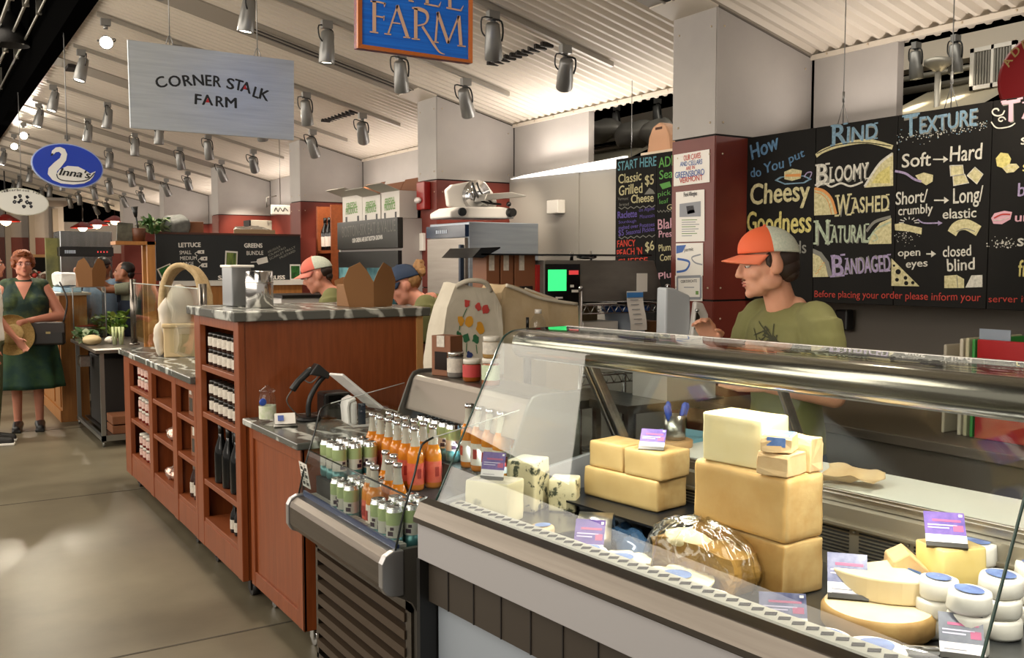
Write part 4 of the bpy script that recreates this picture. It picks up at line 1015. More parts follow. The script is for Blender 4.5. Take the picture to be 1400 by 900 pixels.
# plastic wrapped heap of cheese in front of the tall stack
p = PZ(968, 812, DZ) + V((.07, .07, 0)); r = thing('wrapped_cheese_heap', 'brown cheese chunks under a crinkled clear plastic bag before the tall stack', 'wrapped cheese', p, rz)
b = MB(); b.box(-.07, .05, -.13, .13, 0, .10); bmesh.ops.subdivide_edges(b.bm, edges=b.bm.edges[:], cuts=6, use_grid_fill=True); b.wob(.03, 14, 3, (1, 1, .6)); b.bm.verts.ensure_lookup_table()
for v in b.bm.verts: v.co.z = max(v.co.z, 0)
b.build('cheese_chunk', M('brown_cheese', '#8f6a30', .45, noise=9, col2='#b08a48', bump=.4), r)
b = MB(); b.ball((-.02, .06, .10), (.05, .07, .022)); b.wob(.01, 25); b.build('cream_top', CRUST, r)
b = MB()
def bag(u, v):
    a = 2 * PI * u; s = math.sin(v * PI * .5) if v < 1 else 1; rr = (1 - .12 * math.sin(a * 13) * .5) * (1.06 - .2 * (1 - s))
    x = math.cos(a) * .12 * math.cos(v * PI * .46) * rr - .01; y = math.sin(a) * .20 * math.cos(v * PI * .46) * rr + .02
    return (x, y, .002 + .15 * s + .006 * math.sin(a * 23 + v * 9))
b.grid(bag, 90, 14); b.wob(.008, 30); b.build('clear_bag', WRAP, r)
# left extra wrapped slices under the bag
# blue lidded tubs below the rack
for (px, py, s, lb) in ((862, 722, 1.0, 'clear tub with blue lid under the cheese rack'), ):
    p = PZ(px, py, DZ) + V((.03, .03, 0)); r = thing('lidded_tub', lb, 'tub', p, RZ5)
    b = MB(); b.rev([(.06, 0), (.075, .035), (.078, .038)], seg=24); b.build('tub_body', M('frosted_tub', '#9fa8b4', .25), r)
    b = MB(); b.rev([(.082, .038), (.084, .05), (.07, .054), (.001, .054)], seg=24); b.build('lid', M('tub_lid_blue', '#2f5aa8', .3), r)
b = MB(); b.ball((0, 0, .02), (.05, .16, .022)); b.wob(.02, 20); o = b.build('blue_film', M('blue_film_plastic', '#35506f', .15, .2), smooth=True); o.location = PZ(868, 752, DZ) + V((0, .03, 0)); o.rotation_euler = (0, 0, -.5)
tag(o, 'crumpled blue plastic film on the deck before the cheese rack', 'plastic film')
# price cards
CPUR = M('card_violet', '#4b3f86', .4, noise=26, col2='#7a5fa6'); CNAV = M('card_navy', '#38406f', .4, noise=22, col2='#8d8fae'); CWHT = M('card_white', '#ece9ea', .45)
def card(p, w, h, rz, tilt, lb, m=CPUR, holder=True, white=.34):
    r = thing('price_card', lb, 'price card', p, 0, None, rot=(tilt, 0, rz)); b = MB()
    b.box(-w / 2, w / 2, -.0008, .0008, 0, h * white, mi=0); b.box(-w / 2, w / 2, -.0008, .0008, h * white, h, mi=1)
    b.box(-w * .42, w * .1, -.0013, -.0008, h * .52, h * .55, mi=2); b.box(-w * .42, w * .3, -.0013, -.0008, h * .60, h * .63, mi=2); b.box(-w * .3, w * .4, -.0013, -.0008, h * .72, h * .78, mi=3); b.box(w * .2, w * .44, -.0013, -.0008, h * .45, h * .62, mi=3)
    b.box(-w * .4, w * .3, -.0013, -.0008, h * .10, h * .12, mi=4); b.box(-w * .4, w * .1, -.0013, -.0008, h * .18, h * .20, mi=4); b.box(w * .36, w * .45, -.0013, -.0008, h * .88, h * .95, mi=0)
    b.build('card', [CWHT, m, M('card_text_pale', '#c9c3e0', .5), M('card_text_pink', '#b0567f', .5), M('card_text_grey', '#8a8894', .5)], r)
    if holder:
        b = MB(); b.box(-w * .5, w * .5, -.004, .006, -.002, .010); b.build('clip', M('clip_dark', '#4c4a48', .3, .6), r)
    return r
FV = -YAW                                    # cards look roughly at the buyer
def card_at(px, py, z, w, h, tilt, lb, m=CPUR, rz=None, dv=(0, 0, 0), wh=.34):
    p = PZ(px, py, z) + V(dv); return card(p, w, h, (-.9 if rz is None else rz), tilt, lb, m, True, wh)
card_at(672, 656, TZ2 + .130, .075, .085, -.35, 'violet and white price card on the pale blue cheese wedge', wh=.36)
card_at(890, 615, RZK + .183, .078, .075, -.75, 'violet price card on the tan hard cheese, left of the pale block', wh=.36)
p = PZ(812, 752, DZ) + V((.02, .02, 0)); r = thing('bent_steel_holder', 'curved steel plate standing on the deck behind a violet card', 'card holder', p, -.75)
b = MB(); b.sheet([(-.07, .0), (-.055, .045), (-.015, .085), (.035, .092), (.075, .07), (.09, .03)], -.05, .05, lambda a, c, d: (d, a, c), .003); b.build('steel_plate', STEEL, r)
card(p + V((-.085, -.075, .004)), .085, .11, -.80, -.62, 'violet price card leaning on the bent steel plate', CPUR)
card_at(1072, 862, DZ + .036, .10, .085, -.75, 'grey violet price card leaning low, left of the big wheel', CNAV, rz=-.75)
# big wheel and the cheeses round it
WR = M('wheel_rind', '#94703f', .75, noise=9, col2='#b4945c', bump=.3); WT = M('wheel_top', '#d9c49a', .65, noise=7, col2='#e4d4b0')
p = PZ(1196, 868, DZ); p += V((.035, .02, 0)); wc = p
r = thing('round_cheese', 'big flat wheel with brown rind lying at the right of the deck', 'cheese', p)
b = MB(); b.rev([(.112, 0), (.122, .012), (.122, .045), (.114, .056)], seg=44, cap=True); b.build('rind', WR, r); b = MB(); b.rev([(.114, .056), (.10, .059), (.001, .060)], seg=44, cap=False); b.build('cut_top', WT, r)
def wedge(p, Rr, h, a0, a1, rz, lb, mt, ms, cat='cheese', inner=0):
    n = 10; b = MB(); pts = [(0, 0)] + [(Rr * math.cos(a0 + (a1 - a0) * k / n), Rr * math.sin(a0 + (a1 - a0) * k / n)) for k in range(n + 1)]
    b.prism(pts, 0, h, lambda a, c, d: (a, c, d), 0); b.bm.faces.ensure_lookup_table()
    for f in b.bm.faces:
        f.normal_update()
        if f.normal.z > .9: f.material_index = 1
        c = f.calc_center_median()
        if abs(f.normal.z) < .5 and c.xy.length > Rr * .9: f.material_index = 1
    o = b.build('cheese_wedge', [ms, mt], bevel=.004); o.location = p; o.rotation_euler = (0, 0, rz); return tag(o, lb, cat)
HOLE = M('holey_paste', '#8a6a2c', .55, noise=44, col2='#cfae66', ramp=(.30, .38))
wedge(wc + V((.135, .075, .061)), .165, .055, PI * .86, PI * 1.34, .2, 'flat yellow wedge with small holes lying on the big wheel', WT, HOLE)
card(wc + V((-.045, .045, .063)), .088, .115, -.85, -.80, 'grey violet price card leaning on the wedge above the big wheel', CNAV)
YEL = M('yellow_paste', '#dcc47a', .5, noise=7, col2='#e6d290')
def onv(px, py, v):
    q = CM.inverted() @ hit(px, py, CP(v, 0, 0), CM.to_3x3() @ V((1, 0, 0))); return CP(v, -q.y, DZ), q.z - DZ
p, hw_ = onv(1243, 750, .60)
r = thing('wrapped_cheese', 'tan paper wrapped wedge with a round blue label leaning beside the yellow wedge', 'wrapped cheese', p, -.75)
b = MB(); b.prism([(-.055, 0), (.05, 0), (.035, .115), (-.01, .15), (-.045, .13)], -.045, .045, lambda a, c, d: (a, d, c)); bmesh.ops.subdivide_edges(b.bm, edges=b.bm.edges[:], cuts=2); b.wob(.003, 30); b.build('paper_wrap', PTAN, r, bevel=.004)
b = MB(); b.prism([(.0, .05), (.026, .065), (.03, .085), (.016, .11), (-.010, .118), (-.03, .10), (-.032, .075)], -.047, -.0455, lambda a, c, d: (a, d, c)); b.build('paper_label', LBLUE, r)
p, hw_ = onv(1300, 742, .66)
slab('cheese_wedge', 'tall yellow cheese wedge with a card on top, behind the white rounds', 'cheese', p, .10, .12, .17, -.30, [YEL, M('mottled_rind', '#9b8450', .7, noise=16, col2='#bda774')], faces=(0, 1, 0, 1, 1, 0))
card(p + V((-.045, -.02, .172)), .088, .095, -.85, -.85, 'violet and white price card on the tall yellow wedge', CPUR)
# stacks of white wrapped rounds
def rstack(px, py, n, R0, h, lb):
    p = PZ(px, py, DZ)
    for k in range(n):
        nm = ['bottom', 'second', 'third', 'topmost'] if n == 4 else (['bottom', 'middle', 'topmost'] if n == 3 else ['bottom', 'topmost'])
        q = p + V((random.uniform(-.004, .004), random.uniform(-.004, .004), k * (h + .004)))
        disc('wrapped_round', '%s white paper wrapped round of %s' % (nm[k], lb), px + k, py, R0, h, DZ, PWHITE, LNAVY if k == n - 1 else None, .74, rz=k * .7, group='stacked white paper wrapped rounds', p=q, tilt=(random.uniform(-.03, .03), random.uniform(-.03, .03)))
rstack(1278, 868, 3, .040, .040, 'the stack against the big wheel')
rstack(1322, 893, 3, .044, .042, 'the nearest stack in front')
rstack(1330, 830, 3, .046, .050, 'the tallest stack by the vents')
rstack(1368, 868, 3, .046, .042, 'the stack at the right edge behind the glass joint')
rstack(1412, 850, 3, .046, .042, 'the far right stack cut by the picture edge')
p = PZ(1240, 905, DZ); b = MB(); b.rev([(.016, 0), (.017, .002), (.017, .11), (.015, .112)], seg=20, mat=R('X', PI / 2) @ T(0, 0, -.05)); o = b.build('steel_tube', CHROME); o.location = p + V((0, .0, .018)); o.rotation_euler = (0, 0, .9); tag(o, 'short bright steel tube lying in front of the white rounds', 'tube')
card(PZ(1316, 915, DZ) + V((0, 0, .02)), .085, .10, -.9, -.8, 'slate grey price card lying at the bottom edge before the nearest stack', M('card_slate', '#5a5d6c', .4, noise=20, col2='#777a88'))
# worktop things: steel cup of blue handled knives on a round board
p = CP(.93, .20, .989); 
q = hit(922, 600, CP(.95, 0, 0), CM.to_3x3() @ V((1, 0, 0))); p = V((q.x, q.y, .9885))
b = MB(); b.rev([(.062, 0), (.064, .004), (.064, .022), (.06, .025)], seg=28); o = tag(b.build('round_board', M('pale_beech', '#c79b6a', .5)), 'round pale wooden board under the steel knife cup', 'board'); o.location = p
b = MB(); b.rev([(.036, 0), (.038, .003), (.038, .085), (.035, .085), (.034, .01)], seg=28); o = tag(b.build('knife_cup', STEEL), 'steel cup holding blue handled tools on the round board', 'cup'); o.location = p + V((0, 0, .0255))
BH = M('handle_blue', '#2c52c0', .35)
for k, (dx, dy, tx, ty) in enumerate(((-.018, 0, -.35, .1), (-.006, .012, -.1, -.1), (.014, .0, .25, .1), (.02, -.01, .42, -.05))):
    r = thing('cheese_knife', ['blue handled tool leaning left in the steel cup', 'blue handled tool upright at left in the steel cup', 'blue handled tool upright at right in the steel cup', 'blue handled tool leaning far right in the steel cup'][k], 'knife', p + V((dx * .5, dy * .5, .032)), 0, 'blue handled tools', rot=(ty, tx, 0))
    b = MB(); b.box(-.006, .006, -.001, .001, 0, .07); b.build('blade', STEEL, r); b = MB(); b.tube([(0, 0, .065), (0, 0, .08), (0, 0, .115), (0, 0, .125)], [.006, .009, .010, .004], 10); b.build('handle', BH, r)
b = MB(); b.box(-.07, .11, -.11, .11, 0, .012); b.wob(.004, 20); o = tag(b.build('cloth_pad', M('cyan_cloth', '#7fb9d0', .7)), 'folded light blue cloth on the worktop behind the knife cup', 'cloth'); o.location = p + V((.13, .12, .0005)); o.rotation_euler = (0, 0, .2)
p = CP(.98, 1.52, .9885); b = MB(); b.rev([(.11, 0), (.13, .01), (.135, .03), (.13, .03), (.12, .012), (.001, .006)], seg=32); o = tag(b.build('shallow_dish', M('frosted_dish', '#c9cfcc', .2)), 'shallow frosted dish on the white worktop at the right edge', 'dish'); o.location = p
# ================================================================== BACK OF THE STALL
# steel fridge in the corner with the slicer on top
c0 = PX(636, 303, 3.3); fy0 = c0.y; FZ = c0.z
r = thing('steel_refrigerator', 'tall stainless steel refrigerator in the corner under the white slicer', 'refrigerator', (3.3, fy0, 0))
W = PX(583, 311, 3.3).y - fy0; Dp = PY(736, 307, fy0).x - 3.3
b = MB(); b.box(.03, Dp, 0, W, .12, FZ); b.build('cabinet', M('fridge_steel', '#9fa7b0', .3, .6, noise=8, col2='#8d96a0', stretch=(.2, .2, 3)), r, bevel=.004)
b = MB(); b.box(.0, .03, .01, W - .01, .14, FZ - .11); b.build('door', M('fridge_door_steel', '#a39c94', .4, 1, noise=8, col2='#968f87', stretch=(.2, .2, 3)), r, bevel=.004)
b = MB(); b.box(-.03, .0, .02, .05, .9, FZ - .16); b.build('handle', M('handle_dark_blue', '#26303f', .3, .4), r, bevel=.006)
b = MB(); b.box(-.002, .03, .0, W, FZ - .105, FZ - .02); b.build('control_panel', M('panel_navy', '#1c2a40', .15), r)
b = MB(); [b.box(-.004, .0, W - .18 - k * .03, W - .16 - k * .03, FZ - .075, FZ - .05) for k in range(6)]; b.build('maker_plate', M('plate_pale', '#a9b4c4', .4), r)
for x, y in ((.08, .06), (.08, W - .06), (Dp - .06, .06), (Dp - .06, W - .06)):
    b = MB(); b.cone((x, y, 0), (x, y, .12), .022); b.build('leg', STEEL, r)
# deli slicer
r = thing('meat_slicer', 'white enamelled slicer with its tilted guard and cable on top of the steel refrigerator', 'slicer', (3.42, fy0 + .05, FZ), 0)
SW = M('slicer_white', '#d9d5cf', .3)
def lx(px, py): 
    q = PY(px, py, fy0 + .2); return q.x - 3.42, q.z - FZ
b = MB(); pts = [lx(*p) for p in ((604, 299), (604, 291), (616, 284), (672, 284), (690, 287), (691, 300))]; b.prism(pts, .02, .34, lambda a, c, d: (a, d, c)); b.build('base', SW, r, bevel=.012)
b = MB(); pts = [lx(*p) for p in ((617, 282), (614, 259), (622, 252), (650, 247), (668, 248), (678, 262), (684, 275), (683, 284), (640, 284))]; b.prism(pts, .19, .235, lambda a, c, d: (a, d, c)); b.build('blade_guard', SW, r, bevel=.012)
b = MB(); x, z = lx(655, 268); b.rev([(.11, 0), (.12, .006), (.03, .02), (.001, .02)], (x, .19, z), 28, R('X', PI / 2)); b.build('blade_disc', CHROME, r)
b = MB(); a, c = lx(648, 276), lx(704, 269); b.prism([a, (a[0] + .02, a[1] + .05), (c[0] - .12, c[1] + .02), c, (c[0], c[1] - .01), (c[0] - .1, c[1] - .02)], .0, .15, lambda p, q, d: (p, d, q)); b.build('carriage', M('carriage_grey', '#b5b1aa', .3, .7), r, bevel=.004)
b = MB(); x, z = lx(684, 292); b.cone((x, .03, z), (x, -.03, z), .034, .03, 18); b.ball((x - .02, .0, z + .06), .018); b.build('dial_knob', BLK, r)
b = MB(); b.tube(smoothpts([(lx(645, 250)[0], .14, lx(645, 250)[1]), (lx(647, 262)[0], .12, lx(647, 262)[1]), (lx(655, 276)[0], .10, lx(655, 276)[1]), (lx(680, 280)[0], .1, lx(680, 280)[1])], 5), .008, 8); b.tube(smoothpts([(lx(650, 250)[0], .13, lx(650, 250)[1]), (lx(654, 264)[0], .11, lx(654, 264)[1]), (lx(668, 279)[0], .09, lx(668, 279)[1])], 5), .007, 8); b.build('cable', BLK, r)
b = MB(); x, z = lx(619, 291); b.cone((x, .0, z), (x, .03, z), .03, .03, 16); b.build('motor_grille', M('motor_dark', '#23272c', .3), r)
# wire shelf rack behind the case
RYK = 4.06; pz0 = PY(793, 396, RYK); pz1 = PY(913, 391, RYK); pzl = PY(664, 396, RYK)
r = thing('wire_shelf_rack', 'chrome wire shelving rack carrying the scale behind the cheese case', 'shelf rack', (pzl.x, RYK, 0))
x1 = pz1.x - pzl.x; xm = pz0.x - pzl.x; zt = pz0.z - .085
for x in (0, xm, x1):
    for y in (0, .38):
        b = MB(); b.cone((x, y, .02), (x, y, pz0.z), .0135); b.rev([(.015, 0), (.015, .02), (.008, .026)], (x, y, pz0.z - .004), 12); b.build('post', CHROME, r)
for z in (zt, .55, 1.02):
    b = MB()
    for y in (0, .38):
        b.tube([(0, y, z), (x1, y, z)], .005, 6); b.tube([(0, y, z - .045), (x1, y, z - .045)], .004, 6)
    n = 22
    for k in range(n): b.tube([(x1 * k / n, 0, z - .045), (x1 * (k + .5) / n, 0, z), (x1 * (k + 1) / n, 0, z - .045)], .003, 5)
    for k in range(30): b.tube([(x1 * k / 29, 0, z), (x1 * k / 29, .38, z)], .0028, 4)
    b.build('wire_shelf', CHROME, r)
SZ = zt + .006
# cartons on the rack
for k, (px0, px1, lb) in enumerate(((665, 683, 'leftmost of three brown window cartons beside the red box on the wire rack'), (685, 702, 'middle of three brown window cartons beside the red box on the wire rack'), (704, 732, 'rightmost and widest brown window carton beside the red box on the wire rack'))):
    a, c = PY(px0, 392, RYK + .05), PY(px1, 392, RYK + .05); w = c.x - a.x; zt2 = PY(px0, 347, RYK + .05).z
    r = thing('granola_box', lb, 'box', (a.x, RYK + .05, SZ), 0, 'brown window cartons on the rack')
    b = MB(); b.box(0, w, 0, .14, 0, zt2 - SZ); b.build('carton', KRAFTD, r, bevel=.003)
    b = MB(); b.box(w * .22, w * .85, -.002, .002, .03, .10); b.build('dark_window', M('window_film', '#20140e', .1), r)
    b = MB(); b.box(w * .2, min(w * .6, .03 + w * .2), -.003, .002, (zt2 - SZ) * .68, zt2 - SZ); b.build('paper_label', PAPER, r)
a, c = PY(733, 392, RYK + .04), PY(744, 392, RYK + .04)
b = MB(); b.box(a.x, c.x, RYK + .04, RYK + .16, SZ, PY(733, 362, RYK + .04).z, mi=0); b.box(a.x + .01, c.x - .01, RYK + .038, RYK + .04, SZ + .05, SZ + .062, mi=1)
tag(b.build('red_packet', [M('packet_red', '#a3201c', .35), WHITE], bevel=.002), 'small glossy red packet between the brown cartons and the scale', 'packet')
# deli scale
s0, s1 = PY(744, 394, RYK), PY(910, 392, RYK); zb = SZ + .012; H = PY(795, 356, RYK).z - zb
r = thing('deli_scale', 'long grey steel deli scale with a glowing green display on the wire rack', 'scale', (s0.x, RYK, zb))
L = s1.x - s0.x
b = MB(); b.prism([(0, 0), (L, 0), (L - .085, H), (0, H)], .0, .30, lambda a, c, d: (a, d, c)); b.build('scale_body', M('scale_steel', '#7d7973', .4, .35, noise=6, col2='#5f5b56', stretch=(.3, 1, 1)), r, bevel=.005)
dw = PY(792, 380, RYK).x - s0.x
b = MB(); b.box(0.005, dw, -.006, .002, .002, H - .02); b.build('display_panel', M('panel_black', '#0b0b0c', .15), r)
b = MB(); b.box(.02, dw * .60, -.009, -.005, H * .28, H * .78); b.build('display_screen', M('display_green', '#35d873', .4, emit=.9), r)
b = MB(); b.box(dw * .68, dw * .95, -.008, -.005, H * .66, H * .76, mi=0); b.box(dw * .72, dw * .82, -.008, -.005, H * .36, H * .42, mi=1); b.box(dw * .76, dw * .95, -.008, -.005, H * .24, H * .30, mi=1); b.box(.03, dw * .2, -.008, -.005, H * .1, H * .14, mi=1); b.box(dw * .3, dw * .5, -.008, -.005, H * .1, H * .14, mi=1); b.build('panel_marks', [M('mark_red', '#c23a3a', .4, emit=.6), WHITE], r)
sx = PY(879, 380, RYK).x - s0.x
b = MB(); b.box(sx - .045, sx + .03, -.003, .001, H * .22, H * .68); b.build('rating_sticker', WHITE, r)
b = MB(); b.cone((L * .42, .06, 0), (L * .42, .06, H + .05), .006); b.cone((L * .42, .24, H), (L * .42, .24, H + .05), .01); b.build('support_pin', CHROME, r)
pl0 = PY(643, 350, RYK).x - s0.x; pl1 = PY(888, 350, RYK).x - s0.x; hz = PY(760, 348, RYK).z - zb
b = MB(); b.prism([(pl0, hz - .018), (pl0 + .05, hz + .03), (pl0 + .16, hz + .035), (pl0 + .16, hz + .028), (pl0 + .06, hz - .02)], -.02, .3, lambda a, c, d: (a, d, c)); b.box(pl0 + .05, pl1, -.02, .32, hz - .006, hz + .002); b.build('weighing_tray', M('tray_dark', '#3b3d42', .2, .8), r)
b = MB(); b.ball((L * .42, .1, hz - .012), (.06, .05, .012)); b.build('tray_hub', CHROME, r)
# papers on the rack edge, a tub and a note
p = PY(868, 398, RYK - .03); b = MB(); w = .055
b.grid(lambda u, v: ((u - .5) * .115 + v * .02, .006 * math.sin(v * 6) - .01 * v, -.215 * v), 4, 12, mi=0); b.mi = 1
nm_ = b
for k in range(6): b.box(-.035 + k * .003, .02 + k * .003, -.012 - .0015 * k + .006 * math.sin((.24 + k * .12) * 6), -.0105 - .0015 * k + .006 * math.sin((.24 + k * .12) * 6), -.05 - k * .026, -.046 - k * .026)
b.box(-.055, .055, -.004, .001, -.035, -.008, mi=2)
o = b.build('price_list', [WHITE, M('ink_grey', '#8f9298', .6), M('header_blue', '#3f83c9', .5)], fix=False); o.location = p; tag(o, 'long white paper price list with blue heading hanging from the wire rack', 'paper')
b = MB(); b.box(-.14, .06, 0, .2, 0, .004); o = b.build('paper_sheet', WHITE); o.location = (PY(830, 392, RYK).x, RYK - .01, SZ); tag(o, 'white paper sheets lying flat under the scale on the wire rack', 'paper')
p = PY(872, 452, RYK + .05); r = thing('lidded_tub', 'big clear tub with blue rim behind the hanging price list', 'tub', (p.x, RYK + .16, 1.027))
b = MB(); zt_ = PY(872, 420, RYK + .05).z - 1.027; b.rev([(.09, 0), (.12, zt_ - .03)], seg=26); b.build('tub_body', M('frosted_tub', '#9fa8b4', .25), r); b = MB(); b.rev([(.135, zt_ - .03), (.14, zt_), (.12, zt_ + .004), (.001, zt_ + .004)], seg=26); b.build('lid', M('tub_lid_blue', '#2f5aa8', .3), r)
for (px0, px1, pyt, lb, m_) in ((798, 845, 441, 'pale carton with two printed circles on the middle shelf of the rack', 0), (890, 908, 440, 'small brown kraft carton at the right end of the middle shelf', 1), (800, 836, 410, 'brown paper bag on the middle shelf behind the rack post', 2)):
    a, c = PY(px0, 440, RYK + .06), PY(px1, 440, RYK + .06); h = PY(px0, pyt, RYK + .06).z - 1.027
    b = MB(); b.box(0, c.x - a.x, 0, .18, 0, h, mi=0)
    if m_ == 0:
        for q in (.3, .7): b.rev([(.032, 0), (.032, .003)], ((c.x - a.x) * q, -.0, h * .75), 20, R('X', PI / 2), mi=1)
    if m_ == 2: b.wob(.02, 12)
    o = b.build('carton' if m_ < 2 else 'paper_bag', [(WHITE, KRAFT, M('brown_bag', '#6b5a40', .7, noise=8, col2='#857150'))[m_], M('ring_grey', '#7d8a93', .5)], bevel=.003); o.location = (a.x, RYK + (.06 if m_ < 2 else .17), 1.027); tag(o, lb, 'box' if m_ < 2 else 'bag')
# white machine with a curved guard
MY = 3.42; a = PY(908, 470, MY)
r = thing('cheese_slicer', 'white enamelled cutting machine with a curved guard plate by the red pillar', 'machine', (a.x, MY, 0))
def mm(px, py): q = PY(px, py, MY); return q.x - a.x, q.z
b = MB(); b.prism([mm(*p) for p in ((909, 480), (911, 393), (922, 394), (944, 404), (946, 480))], .0, .07, lambda p, q, d: (p, d, q)); b.build('housing', M('machine_pale', '#c3c9cf', .35), r, bevel=.01)
b = MB(); b.prism([mm(*p) for p in ((938, 482), (946, 412), (956, 414), (963, 430), (964, 482))], -.03, .0, lambda p, q, d: (p, d, q)); b.build('guard_plate', SW, r, bevel=.008)
b = MB(); b.prism([mm(*p) for p in ((943, 450), (946, 425), (950, 432), (951, 442))], -.034, -.029, lambda p, q, d: (p, d, q)); b.build('hand_slot', DKSTEEL, r)
b = MB(); x, z = mm(943, 424); b.ball((x, -.05, z), .010); b.build('dial_knob', CHROME, r)
b = MB(); b.box(-.05, .26, -.08, .17, .98, 1.13); b.build('base', SW, r)
b = MB(); b.box(-.30, .30, -.1, .19, .94, .979); 
for x in (-.28, .27):
    for y in (-.08, .16): b.box(x, x + .03, y, y + .03, 0, .94)
o = b.build('machine_table', STEEL); o.location = (a.x, MY, 0); tag(o, 'small steel table under the white cutting machine', 'table')
# back table with the two tote bags, bottle
r = thing('back_table', 'narrow steel table behind the drinks cooler carrying two tote bags', 'table', (2.04, 3.62, 0))
b = MB(); b.box(0, 1.0, 0, .36, .93, .97); b.build('table_top', STEEL, r)
for x in (.03, .97):
    for y in (.03, .33):
        b = MB(); b.cone((x, y, 0), (x, y, .93), .02); b.build('leg', STEEL, r)
def tote(name, lb, outline, Y, d, mat, rz=0):
    pts = [PY(px, py, Y) for px, py in outline]; c = V((sum(p.x for p in pts) / len(pts), Y, .971)); r = thing(name, lb, 'bag', c, rz); b = MB()
    q = [V((p.x - c.x, max(p.z - .971, 0))) for p in pts]
    b.prism([(p.x, p.y) for p in q], 0, d, lambda a, z, t: (a, t, z)); bmesh.ops.triangulate(b.bm, faces=[f for f in b.bm.faces if len(f.verts) > 4]); bmesh.ops.subdivide_edges(b.bm, edges=b.bm.edges[:], cuts=3, use_grid_fill=True)
    b.wob(.012, 9, d * 10)
    for v in b.bm.verts: v.co.z = max(v.co.z, 0)
    b.build('bag_body', mat, r, bevel=.004, smooth=False); return r, c
TOTE = M('canvas_cream', '#c4bba8', .85, noise=7, col2='#d3cbb9', bump=.2); TOTE2 = M('canvas_tan', '#b89f78', .85, noise=5, col2='#cbb795', bump=.2)
TYK = 3.70
rt_, cc = tote('flower_tote', 'cream canvas tote bag printed with red, yellow and blue flowers', ((599, 512), (601, 470), (612, 420), (625, 388), (640, 392), (660, 397), (672, 396), (686, 420), (690, 470), (690, 512)), TYK, .14, TOTE)
def flat(px, py): q = PY(px, py, TYK - .02); return V((q.x - cc.x, q.y - cc.y, q.z - cc.z))
FR, FYL, FG, FB = M('print_red', '#c4453f', .7), M('print_yellow', '#d99a2b', .7), M('print_green', '#2f6b45', .7), M('print_navy', '#2c3a70', .7)
b = MB(); random.seed(3)
for (px, py, mi, s) in ((641, 415, 0, 7), (657, 420, 0, 7), (667, 424, 0, 8), (633, 439, 1, 8), (645, 441, 1, 9), (660, 448, 1, 10), (630, 458, 2, 6), (641, 462, 2, 8), (654, 465, 2, 8), (632, 480, 3, 6), (644, 486, 3, 7)):
    pts = []
    for k in range(11):
        an = k / 11 * 2 * PI; rr = s * (.55 + .45 * random.random()); pts.append(flat(px + math.cos(an) * rr * .75, py + math.sin(an) * rr))
    b.poly(pts, mi)
for (x0, y0, x1, y1) in ((641, 422, 636, 434), (632, 446, 631, 452), (654, 472, 655, 484), (641, 470, 640, 482)):
    stroke(b, [flat(x0, y0), flat(x1, y1)], .004, (0, -1, 0), 2, 0)
o = b.build('flower_print', [FR, FYL, FG, FB], rt_, fix=False)
sw = o.modifiers.new('lay', 'SHRINKWRAP'); sw.target = [c for c in rt_.children if c.name.startswith('bag_body')][0]; sw.wrap_method = 'PROJECT'; sw.use_project_y = True; sw.use_positive_direction = True; sw.use_negative_direction = True; sw.use_project_z = False; sw.offset = .003; sw.wrap_mode = 'ABOVE_SURFACE'
b = MB(); b.tube(smoothpts([flat(626, 392) + V((0, .02, 0)), flat(640, 384) + V((0, .0, 0)), flat(662, 386), flat(674, 398) + V((0, .02, 0))], 4), .012, 6); b.build('handle', TOTE, rt_)
rt2, c2 = tote('canvas_tote', 'plain tan canvas tote bag with open sagging top beside the flowered one', ((688, 545), (686, 470), (685, 400), (691, 389), (708, 392), (735, 405), (765, 412), (790, 415), (791, 470), (789, 545)), TYK + .03, .2, TOTE2)
def flat2(px, py, dy=0): q = PY(px, py, TYK + .02); return V((q.x - c2.x, q.y - c2.y + dy, q.z - c2.z))
b = MB(); b.tube(smoothpts([flat2(692, 390), flat2(712, 397), flat2(740, 408), flat2(789, 416)], 5), .009, 6); b.build('top_hem', TOTE, rt2)
b = MB(); b.tube(smoothpts([flat2(725, 397, .05), flat2(742, 404, .03), flat2(770, 412, .06)], 5), .014, 6); b.build('handle', TOTE, rt2)
# water bottle and little jar on the case glass shelf level (stand on the back table)
p = PY(734, 452, 3.655); r = thing('water_bottle', 'small clear ridged plastic water bottle before the tan tote', 'bottle', (p.x, 3.645, .971)); h = PY(734, 423, 3.645).z - .971
b = MB(); b.rev([(.035, 0), (.037, .02)] + [(.036 + .002 * (k % 2), .02 + (h - .08) * k / 12) for k in range(1, 13)] + [(.03, h - .045), (.014, h - .02)], seg=18, cap=False); b.build('bottle_shell', PLASTIC, r)
b = MB(); b.rev([(.016, h - .02), (.016, h)], seg=14); b.build('cap', WHITE, r)
p = PY(722, 448, 3.64); h = PY(722, 434, 3.64).z - .971
r = bottle('small_bottle', .018, h, M('smoke_bottle', '#5c5a58', .1, .2), BLKCAP, None, .25); r.location = (p.x, 3.645, .971); tag(r, 'small dark capped bottle left of the water bottle', 'bottle')
